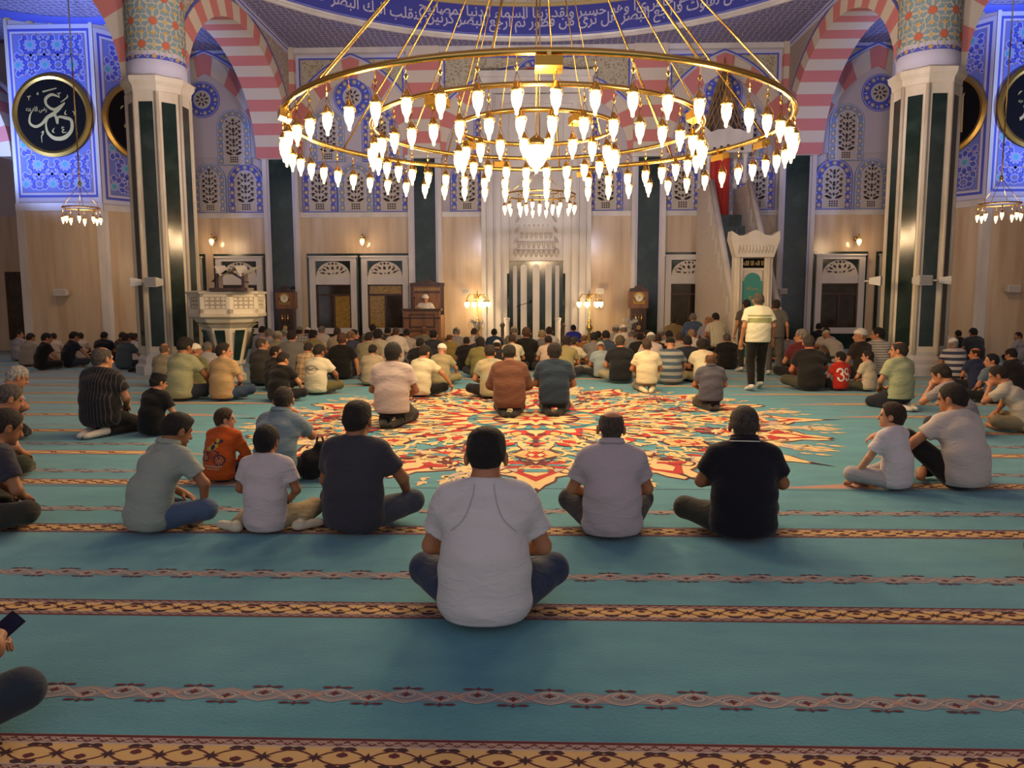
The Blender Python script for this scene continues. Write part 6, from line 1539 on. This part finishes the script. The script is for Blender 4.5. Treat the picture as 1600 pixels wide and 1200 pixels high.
# ---- around the left column and the balcony pulpit
place(254, 537, 606, 'c0', -6, '#8f8469', KH, ('ring', '#8a6a50'), 'bald man in khaki grey shirt beside the foot of the left column', skin='#b57a52')
place(279, 529, 628, 'c2', -18, '#9a9872', '#2a2d36', ('fade', '#241a14'), 'man in light olive polo before the left column', skin=SK2)
place(302, 537, 612, 'c4', -10, '#6c6a48', '#7a7550', None, 'man in white skull cap and olive t-shirt left of the balcony pulpit', cover2=('skull', '#d9d2bc'))
place(320, 535, 600, 'c2', -8, ('#b4ada2', '#7a7f8a', 'p', 24), DG, HG, 'grey haired man in pale checked shirt under the balcony pulpit')
place(346, 536, 628, 'c4', -16, '#b59466', '#34435a', ('short', '#3a281c'), 'man in tan polo and jeans looking right before the balcony pulpit', skin=SK3, eyes=True)
place(407, 527, 604, 'c4', -14, '#3b3833', BK, ('balding', '#5a5048'), 'man in dark grey shirt just right of the balcony pulpit', skin=SK)
place(428, 541, 612, 'c4', -24, '#2c2724', BK, HD, 'man with dark glasses behind the black t-shirt, right of the balcony pulpit', skin=SK)
place(435, 552, 630, 'c2', -20, '#181614', BK, ('fade', '#2a1d15'), 'man in black t-shirt with his elbow out, left of the logo t-shirt', skin='#c08258')
lg = place(493, 540, 618, 'c2', -14, '#cdc3a6', '#5c5634', ('fade', '#1e1612'), 'man in cream t-shirt with a round logo and olive trousers', skin=SK2)
place(476, 537, 602, 'c1', -6, ('#b9a27c', '#8a6448', 'p', 9), DG, ('short', '#3a2c20'), 'man in cream plaid shirt behind the logo t-shirt', skin=SK)
place(532, 520, 594, 'cf', 0, '#151413', BK, ('short', '#5c3a26'), 'large man in black t-shirt propped on his right arm', skin='#c07a50', smax=1.2)
place(580, 540, 604, 'cl', -4, '#a2937a', '#5a6068', ('fade', '#1d1613'), 'man in loose taupe shirt left of the pinkish white t-shirt')
place(656, 541, 622, 'cr', -22, '#cdc3a0', '#131211', ('fade', '#241a14'), 'man in cream polo and black trousers resting a hand on his knee', skin='#b87b50')
place(688, 538, 603, 'c2', -10, '#a0926c', '#8c8058', None, 'man in khaki t-shirt and white skull cap left of the medallion top', cover2=('skull', '#e0d9c4'), skin=SK3)
place(655, 529, 592, 'cb', -4, '#181717', BK, HB, 'man in black t-shirt behind the cream polo')
place(769, 541, 624, 'c2', 18, ('#a79a78', '#8fa08c', 'p', 3), '#1d1c22', ('fade', '#2a1d15'), 'man in mottled beige t-shirt just left of the loose brown shirt', skin='#c08258')
place(751, 528, 592, 'cl', 6, '#736b3e', DG, ('thick', '#1a1412'), 'man in olive sweater behind the mottled beige t-shirt')
place(776, 541, 590, 'c1', 0, '#242326', BK, HD, 'man in black shirt and white cap behind the brown shirt', cover2=('skull', '#d5cfc0'))
place(800, 524, 590, 'c1', 0, '#cdc2a2', BK, HBR, 'man in cream t-shirt behind the brown shirt on the medallion')
place(882, 527, 592, 'c1', -12, '#8f8458', DG, ('thick', '#2a1e14'), 'man in khaki green shirt behind the dark blue t-shirt')
place(893, 527, 592, 'c2', -30, '#cbbfa4', '#b5a88c', ('short', '#3a3430'), 'man in white t-shirt and cream trousers right of the khaki green shirt')
place(857, 526, 588, 'c1', 0, '#bfa692', BK, HB, 'man in pale pink t-shirt left of the dark blue t-shirt')
place(913, 523, 574, 'c2', 0, '#7a5228', BK, ('ring', '#8a6238'), 'man in mustard brown sweater right of the cream trousers', skin='#b57a48')
place(941, 535, 592, 'c2', 14, '#8f9ca0', '#24282c', None, 'man in pale blue shirt and grey cap left of a black t-shirt', cover2=('peaked', '#a09c94'))
place(970, 525, 600, 'c2', 0, '#1b1c20', '#9c9072', ('short', '#5a4a38'), 'man in black t-shirt and stone trousers, right of the pale blue shirt', skin='#bd7c4e')
place(1011, 530, 614, 'k0', 0, '#d8cca6', '#8c7c66', ('balding', '#4a382a'), 'man in cream white t-shirt kneeling with pale socks', skin='#b57348', sock='#d8c9a0')
place(1049, 528, 602, 'c2', 0, ('#8f9088', '#3f4f60', 'h', 8), '#a0906a', None, 'man in blue and white striped shirt and black cap', cover2=('skull', '#15130f'), skin=SK3)
place(1076, 525, 596, 'cb', 4, '#20242f', BK, HB, 'man in navy shirt right of the striped shirt')
place(1100, 531, 600, 'c2', 10, '#d6cba8', '#7c7358', ('curly', '#2a1f18'), 'curly haired man in cream t-shirt behind the bald slate polo')
place(1137, 522, 580, 'cb', 0, '#181614', BK, ('short', '#6a6058'), 'grey haired man in black shirt left of the walking man')
# ---- rows before the qibla wall
R = 'rows of men before the back wall'
rows = [
 (404, 511, None, 'c1', -10, '#84828c', HB, None, 'man in grey lavender shirt and black cap under the left longcase clock', ('skull', '#1d1b1c')),
 (419, 514, None, 'c0', 0, '#8d8d9c', HG, None, 'man in pale lavender shirt bending left of the left longcase clock', None),
 (430, 518, None, 'c2', -8, '#8a846c', HG, None, 'man in beige shirt and pale cap left of the left clock foot', ('skull', '#8f8a74')),
 (440, 516, None, 'c1', -4, '#8490a0', HG, None, 'man in pale blue shirt and green grey cap at the left clock foot', ('skull', '#7f806c')),
 (453, 517, 588, 'cb', -4, '#6e6a66', HD, None, 'man in taupe grey shirt in front of the left longcase clock', None),
 (467, 511, None, 'c0', 0, ('#a8a59c', '#2a2a2c', 'p', 14), HD, None, 'man in black and white checked shirt right of the left clock', ('skull', '#6c6650')),
 (478, 513, None, 'c1', 0, '#5a6684', HD, None, 'man in blue shirt and white cap right of the checked shirt', ('skull', '#cbc4b4')),
 (487, 517, 576, 'c2', 0, '#77704c', HB, None, 'man in olive shirt and black cap above the logo t-shirt', ('kufi', '#17140f')),
 (501, 510, None, 'c2', -4, '#c0b2a6', HG, None, 'man in white shirt under the left gold-paned window', None),
 (526, 512, None, 'c0', 0, '#a5977a', HBR, None, 'man in beige shirt under the left window, left of a navy shirt', None),
 (545, 517, 578, 'c2', -10, '#3a3c50', ('ring', '#8a6a50'), None, 'balding man in slate navy shirt right of the large black t-shirt', None),
 (552, 515, None, 'c4', -10, '#222024', HB, None, 'man in black shirt between the two left windows', None),
 (569, 523, 576, 'c2', 4, '#d04a2c', HG, None, 'man in bright orange red shirt and grey cap', ('peaked', '#6a645a')),
 (574, 520, None, 'cb', -6, '#8a8064', HD, None, 'man in olive grey shirt behind the orange red shirt', None),
 (582, 507, None, 'c0', 0, '#3a3634', HB, None, 'dark haired man under the green post between the windows', None),
 (590, 515, 580, 'c0', 0, ('#b0a690', '#8a8474', 'p', 20), ('thick', '#15110f'), None, 'man in cream checked shirt right of the orange red shirt', None),
 (604, 512, None, 'c1', 0, '#3c3f36', HB, None, 'man in dark green shirt under the right window', None),
 (618, 512, 574, 'kl', 0, '#cdbfae', ('balding', '#5a4030'), None, 'man in long white shirt behind the pinkish white t-shirt', None),
 (634, 515, None, 'c1', 0, '#a5988c', HD, None, 'man in dark cap left of the preaching desk', ('peaked', '#2a2d3c')),
 (661, 511, 572, 'cb', -6, '#6a6656', ('ring', '#7a5238'), None, 'man in grey green sweater in front of the preaching desk', None),
 (676, 516, None, 'c0', -6, '#2a2c34', HB, None, 'man in dark navy shirt at the right of the preaching desk', None),
 (702, 522, 574, 'c2', 0, '#84703f', ('ring', '#6a4028'), None, 'bald man in mustard shirt right of the preaching desk', None),
 (711, 513, None, 'c1', -4, '#84807c', HG, None, 'man in grey shirt and grey cap before the beige marble left of mihrab', ('peaked', '#a8a294')),
 (729, 527, 580, 'cb', 4, '#151414', ('balding', '#241c18'), None, 'man in black shirt right of the mustard shirt', None),
 (737, 514, None, 'c1', -14, '#b0a49a', HBR, None, 'man in white shirt below the left pedestal fan', None),
 (744, 527, 574, 'c1', -8, '#24232b', HG, None, 'grey haired man in navy black shirt below the left floor lamp', None),
 (772, 514, 560, 'c0', 0, '#2c3c54', HB, None, 'man in steel blue shirt by the left wooden post', None),
 (803, 511, None, 'c1', 0, '#7c776c', HG, None, 'man in grey shirt and cream cap before the mihrab niche', ('skull', '#b0a78c')),
 (819, 511, 580, 'cf', 0, '#1a1917', ('short', '#5a3a26'), None, 'man in black t-shirt in the middle before the mihrab', None),
 (847, 517, None, 'c1', 0, '#5c5c60', ('short', '#a08a64'), None, 'blond grey man in slate shirt before the mihrab niche', None),
 (858, 511, None, 'c0', 0, '#b8b0a8', HD, None, 'man in white shirt right of the blond grey man', None),
 (896, 508, 556, 'kl', 0, '#2a2f8c', HB, None, 'man in royal blue shirt left of the right floor lamp', None),
 (929, 521, None, 'c1', 0, '#6e6c6a', HB, None, 'man in grey shirt below the right floor lamp', None),
 (935, 518, 572, 'c2', 0, '#1e5a3c', HB, None, 'man in dark green shirt right of the right floor lamp', None),
 (949, 518, 580, 'c1', 4, '#3a4656', HB, None, 'man in blue grey shirt right of the dark green shirt', None),
 (962, 508, 560, 'c2', -6, '#9c9286', HG, None, 'man in beige shirt and pale cap left of the white robe', ('skull', '#b5aa98')),
 (975, 508, 566, 'kl', 4, '#cfc5b4', HG, None, 'man in white robe and white cap in front of the right fan', ('skull', '#e0d8c8')),
 (988, 517, 570, 'c1', 0, '#8e8a84', HG, None, 'man in pale grey shirt and grey cap before the right clock', ('peaked', '#a09a90')),
 (1000, 521, 575, 'cb', 0, '#22201e', HB, None, 'man in black shirt before the right longcase clock', None),
 (1013, 516, None, 'c0', 0, '#5a5048', HB, None, 'man in brown grey shirt right of the right clock', None),
 (1019, 521, None, 'c1', 0, '#c8b8b0', HG, None, 'man in white shirt and white cap behind the cream kneeling man', ('skull', '#d6cdc0')),
 (1029, 522, 584, 'c2', 0, '#20222c', ('short', '#4a3424'), None, 'man in black navy t-shirt left of the blue striped shirt', None),
 (1033, 514, None, 'c0', 0, '#7e7a74', HG, None, 'man in grey shirt and grey cap beneath the window left of the pulpit', ('skull', '#8c8880')),
 (1049, 518, None, 'c1', 6, '#b5a898', HB, None, 'man in pale shirt behind the blue striped shirt', None),
 (1064, 521, None, 'c1', 0, '#9a8c7c', HBR, None, 'brown haired man left of the bald white shirted man', None),
 (1083, 515, None, 'c1', 0, '#c4bab0', ('ring', '#c49a74'), None, 'bald man in white shirt before the blue denim shirt', None),
]
for px_, top, base, pose, yaw, col, hair, gr, lab, cap in rows:
    place(px_, top, base, pose, yaw, col, random.choice([BK, DG, NV]), hair, lab, None, skin=random.choice([SK, SK2, SK3]), cover2=cap)
# men on low stools by the pulpit stairs
def stool(x, Y, h, label):
    t = empty('stool', (x, Y, 0), 0, label, 'stool', 'low stools by the pulpit stairs')
    m = MB(); m.lathe([(.17, h-.05), (.19, h-.02), (.17, h)], (0, 0, 0), dwood, 12); m.build('seat', t)
    for i in range(4): a = PI/4+i*PI/2; m = MB(); m.tube([(.12*math.cos(a), .12*math.sin(a), h-.05), (.16*math.cos(a), .16*math.sin(a), 0)], .015, dwood, 6); m.build('leg', t)
def stooled(px_, top, Y, pose, yaw, col, hair, lab, cap=None, slab=''):
    P = proto(pose); x = wx(px_, top, Y); z = wp(px_, top, Y).z-P['top']; z = max(.12, z)
    t = person(pose, (x, Y, z), math.radians(yaw), 1.0, S(*col) if isinstance(col, tuple) else S(col), S(DG), SK, hair, lab, 'men sitting raised by the pulpit stairs', cover2=cap)
    stool(x, Y, z+.05, slab)
stooled(1054, 496, 22.6, 'cb', 0, '#7e6a48', HD, 'man in tan shirt sitting raised before the window left of the pulpit', None, 'low stool under the man in tan')
stooled(1084, 490, 21.2, 'cl', -4, '#42536e', HG, 'man in denim blue shirt sitting raised at the pulpit stairs', None, 'low stool under the man in denim blue')
stooled(1108, 494, 20.3, 'c3', 0, '#8c8494', ('ring', '#b08a70'), 'man in lavender shirt at the side of the pulpit stairs', None, 'low stool under the man in lavender')
stooled(1124, 490, 19.5, 'c1', 10, ('#bdb39a', '#9a927e', 'v', 18), HB, 'man in cream checked shirt leaning beside the pulpit stairs', None, 'low stool under the man in cream checks')
# the preacher
im = person('preach', (DESK[0], DESK[1]+.05, DESK[2]), PI, 1.0, S('#d8d0c0'), S('#8c8478'), '#a8765a', ('short', '#c8c0b4'), 'bearded preacher in white robe and turban sitting in the wooden desk', cover2=('turban', '#e2dccc'), eyes=True) if 'preach' in POSES else None
# ================================================================ SMALL THINGS ON AND AROUND PEOPLE
def back_mark(t, fn, name):
    """lays flat ornament on the back of a shirt: fn draws in x (to the right seen from behind), z"""
    sh = [c for c in t.children if c.name.startswith('shirt')][0]
    fr = Fr((0, -1, 0), (1, 0, 0), (0, 0, 1)); fn(fr)
    # drop every vertex on the shirt surface
    me = sh.data; from mathutils.bvhtree import BVHTree
    bv = BVHTree.FromPolygons([v.co for v in me.vertices], [tuple(p.vertices) for p in me.polygons])
    import bmesh
    tm = bpy.data.meshes.new('t'); tm.from_pydata(fr.mb.v, [], fr.mb.f); tm.polygons.foreach_set('material_index', fr.mb.m); bm = bmesh.new(); bm.from_mesh(tm)
    bmesh.ops.triangulate(bm, faces=bm.faces[:])
    for _ in range(3):
        ed = [e for e in bm.edges if e.calc_length() > .022]
        if ed: bmesh.ops.subdivide_edges(bm, edges=ed, cuts=1); bmesh.ops.triangulate(bm, faces=[f for f in bm.faces if len(f.verts) > 3])
    bm.verts.index_update(); fr.mb.v = [tuple(v.co) for v in bm.verts]; fr.mb.f = [tuple(v.index for v in f.verts) for f in bm.faces]; fr.mb.m = [f.material_index for f in bm.faces]; fr.mb.sm = [True]*len(fr.mb.f); bm.free()
    vs = []
    for v in fr.mb.v:
        h = bv.ray_cast(Vector((v[0], -1.5, v[2])), Vector((0, 1, 0)))
        y = h[0].y if h[0] is not None else 0
        vs.append((v[0], y-.004-(abs(v[1]+1)), v[2]))
    fr.mb.v = vs; o = fr.mb.build(name, t); return o
def sub(fr, m, x0, z0, x1, z1, n=6, l=0):
    for i in range(n): fr.rect(x0+(x1-x0)*i/n, z0, x0+(x1-x0)*(i+1)/n, z1, m, l)
wm = mat('jersey_white', '#e2dccf', .8)
def n39(fr):
    def stroke(pts): fr.rib(spline(pts, 8), .036, wm, 0)
    stroke([(-.14, .44), (-.12, .50), (-.07, .52), (-.03, .49), (-.03, .43), (-.08, .40)]); stroke([(-.08, .40), (-.03, .37), (-.02, .30), (-.07, .25), (-.12, .27), (-.145, .33)])
    stroke([(.13, .44), (.09, .39), (.04, .41), (.03, .47), (.07, .52), (.12, .50), (.14, .44), (.13, .34), (.10, .27), (.05, .26), (.03, .31)])
back_mark(rd, n39, 'jersey_number')
lm = mat('logo_grey', '#4a4838', .8)
def logo(fr):
    fr.rib([(.11*math.cos(2*PI*i/24)-.03, .46+.07*math.sin(2*PI*i/24)) for i in range(24)], .008, lm, 0, True)
    fr.rib([(-.17+.01*i, .475+.012*math.sin(i*.4)) for i in range(29)], .010, lm, 0); fr.rib([(-.12+.01*i, .45) for i in range(18)], .008, lm, 0)
back_mark(lg, logo, 'shirt_logo')
pr1, pr2, pr3 = mat('print_navy', '#232a4a', .8), mat('print_yellow', '#c9a23a', .8), mat('print_pale', '#c9b9a0', .8)
def bike(fr):
    for c, r in (((-.10, .34), .055), ((.085, .30), .062)):
        fr.rib([(c[0]+r*math.cos(2*PI*i/20), c[1]+r*math.sin(2*PI*i/20)) for i in range(20)], .014, pr1, 0, True)
        for k in range(4): fr.rib([(c[0]-r*.9*math.cos(k*PI/4), c[1]-r*.9*math.sin(k*PI/4)), c, (c[0]+r*.9*math.cos(k*PI/4), c[1]+r*.9*math.sin(k*PI/4))], .004, pr3, .0005)
    fr.rib([(-.10, .34), (-.03, .42), (.07, .40), (.085, .30)], .012, pr1, .001); fr.rib([(-.03, .42), (.0, .32), (.07, .40)], .010, pr1, .001)
    fr.poly([(-.09, .42), (-.02, .40), (.05, .46), (.03, .52), (-.04, .50)], pr2, .001); fr.poly([(-.02, .48), (.09, .51), (.10, .54), (.0, .54)], pr1, .0015)
    fr.disc(.03, .53, .028, pr2, .002, 10); fr.poly([(-.07, .46), (-.12, .44), (-.10, .41), (-.05, .42)], pr2, .0015); fr.disc(-.02, .45, .03, pr1, .002, 8)
    for k in range(9): fr.rect(-.12+k*.028, .215, -.105+k*.028, .235, pr3, .001)
    for k in range(7): fr.rect(-.08+k*.026, .185, -.066+k*.026, .20, pr3, .001)
back_mark(og, bike, 'cycling_print')
def stripes_walk(fr):
    g = mat('polo_green', '#8f9560', .85)
    for z0_, z1_ in ((1.20, 1.28), (1.31, 1.335)):
        for i in range(24): fr.rect(-.21+.42*i/24, z0_, -.21+.42*(i+1)/24, z1_, g, 0)
back_mark(ALLP['man walking in cream polo with green bands and black trousers'], stripes_walk, 'green_band')
# collar with a white line on the navy polo
J = PROTO['navy']['J']; c = J['nek']+V3(0, -.008, .030); m = MB()
N_ = 28
def coll(r, z, rr, mt): m.tube([(c[0]+r*math.cos(2*PI*i/N_), c[1]+r*1.02*math.sin(2*PI*i/N_)+.35*z, c[2]+z-.02*math.sin(2*PI*i/N_)) for i in range(N_)], rr, mt, 6, True)
coll(.084, .0, .016, S('#15131d')); coll(.080, .018, .013, S('#15131d')); coll(.098, -.012, .004, wm)
m.build('collar', n3)
for lab, key, col in (('balding man in pinkish grey polo sitting right behind the nearest man', 'polo', '#b3a6ab'), ('man in sage grey polo and blue jeans leaning forward at left', 'sage', '#92998f'), ('man in blue grey polo sitting behind the two boys', 'greyb', '#7b8b92'), ('bald man in slate polo kneeling on the right part of the medallion', 'kneel', '#55545e')):
    J = PROTO[key]['J']; c = J['nek']+V3(0, -.006, .028); m = MB(); coll(.080, .0, .015, S(col)); coll(.077, .016, .011, S(col)); m.build('collar', ALLP[lab])
# raglan seams on the nearest man's shirt
sm = mat('seam_thread', '#aaa3a2', .8)
def seams(fr):
    for s_ in (-1, 1): fr.rib(spline([(s_*.045, .66), (s_*.055, .60), (s_*.09, .52), (s_*.15, .46)], 8), .004, sm, 0)
back_mark(F1, seams, 'raglan_seam')
# phones
def phone(loc, rot, label, lit):
    t = empty('phone', loc, 0, label, 'phone'); t.rotation_euler = rot
    m = MB(); m.box((-.037, -.004, -.076), (.037, .004, .076), mat('phone_case', '#14151c', .3)); m.build('case', t)
    m = MB(); m.box((-.033, -.0055, -.070), (.033, -.0042, .070), mat('phone_screen_lit', '#bcd0ff', .2, emis=('#a9c4ff', 1.6)) if lit else mat('phone_screen', '#10131f', .25, emis=('#1c2450', .05))); m.build('screen', t)
def hand_at(t, key, n, off=.07):
    J = PROTO[key]['J']; p = J['wr'+n]+unit(J['hd'+n])*off; return t.matrix_basis @ Vector(p)
bpy.context.view_layer.update()
a = hand_at(ph_man, 'phone', 'R', .09); b = hand_at(ph_man, 'phone', 'L', .09); c = (a+b)/2
phone((a.x+.01, a.y+.045, a.z+.0), (-.9, .5, -.3), 'dark phone held at the lower left edge', False)
w_ = ALLP['white haired man in pale blue shirt reading a phone at left edge']; a = hand_at(w_, 'edge1', 'R', .09)
phone((a.x+.02, a.y+.02, a.z+.03), (-.7, .2, -.9), 'lit phone held by the white haired man', True)
# bags and shoes on the carpet
def bag(px_, py_, dx, dy, dz, col, label, rz=0):
    p = gp(px_, py_); F = Field((-dx-.05, -dy-.05, -.02), (dx+.05, dy+.05, dz+.08), .014); F.cap((-dx*.6, 0, dz*.4), (dx*.6, 0, dz*.42), dz*.40, dz*.36, .02, e=(0, 1, 0), f=max(1.0, dy/dz*1.2)); F.ell((0, 0, dz*.75), (dx*.6, dy*.6, dz*.28), .05); F.wrinkle(.008, px_, 16, 30); F.plane((0, 0, .002), (0, 0, -1))
    me = F.mesh('bag'); me.materials.append(cloth('bag_'+col.strip('#'), col)); o = bpy.data.objects.new('bag', me); COL.objects.link(o); o.location = (p.x, p.y+dy, 0); o.rotation_euler = (0, 0, rz); tag(o, label, 'bag', 'bags on the carpet')
    m = MB(); m.tube([(-dx*.3, 0, dz*.85), (-dx*.15, 0, dz*1.15), (dx*.15, 0, dz*1.15), (dx*.3, 0, dz*.85)], .01, me.materials[0], 6); m.build('strap', o)
bag(497, 752, .14, .10, .34, '#1f1a19', 'black bag standing right of the man in blue grey polo')
bag(208, 582, .20, .10, .10, '#141416', 'flat black bag lying at the foot of the left column')
bag(189, 668, .12, .10, .16, '#b3a284', 'crumpled beige bag right of the pinstriped shirt')
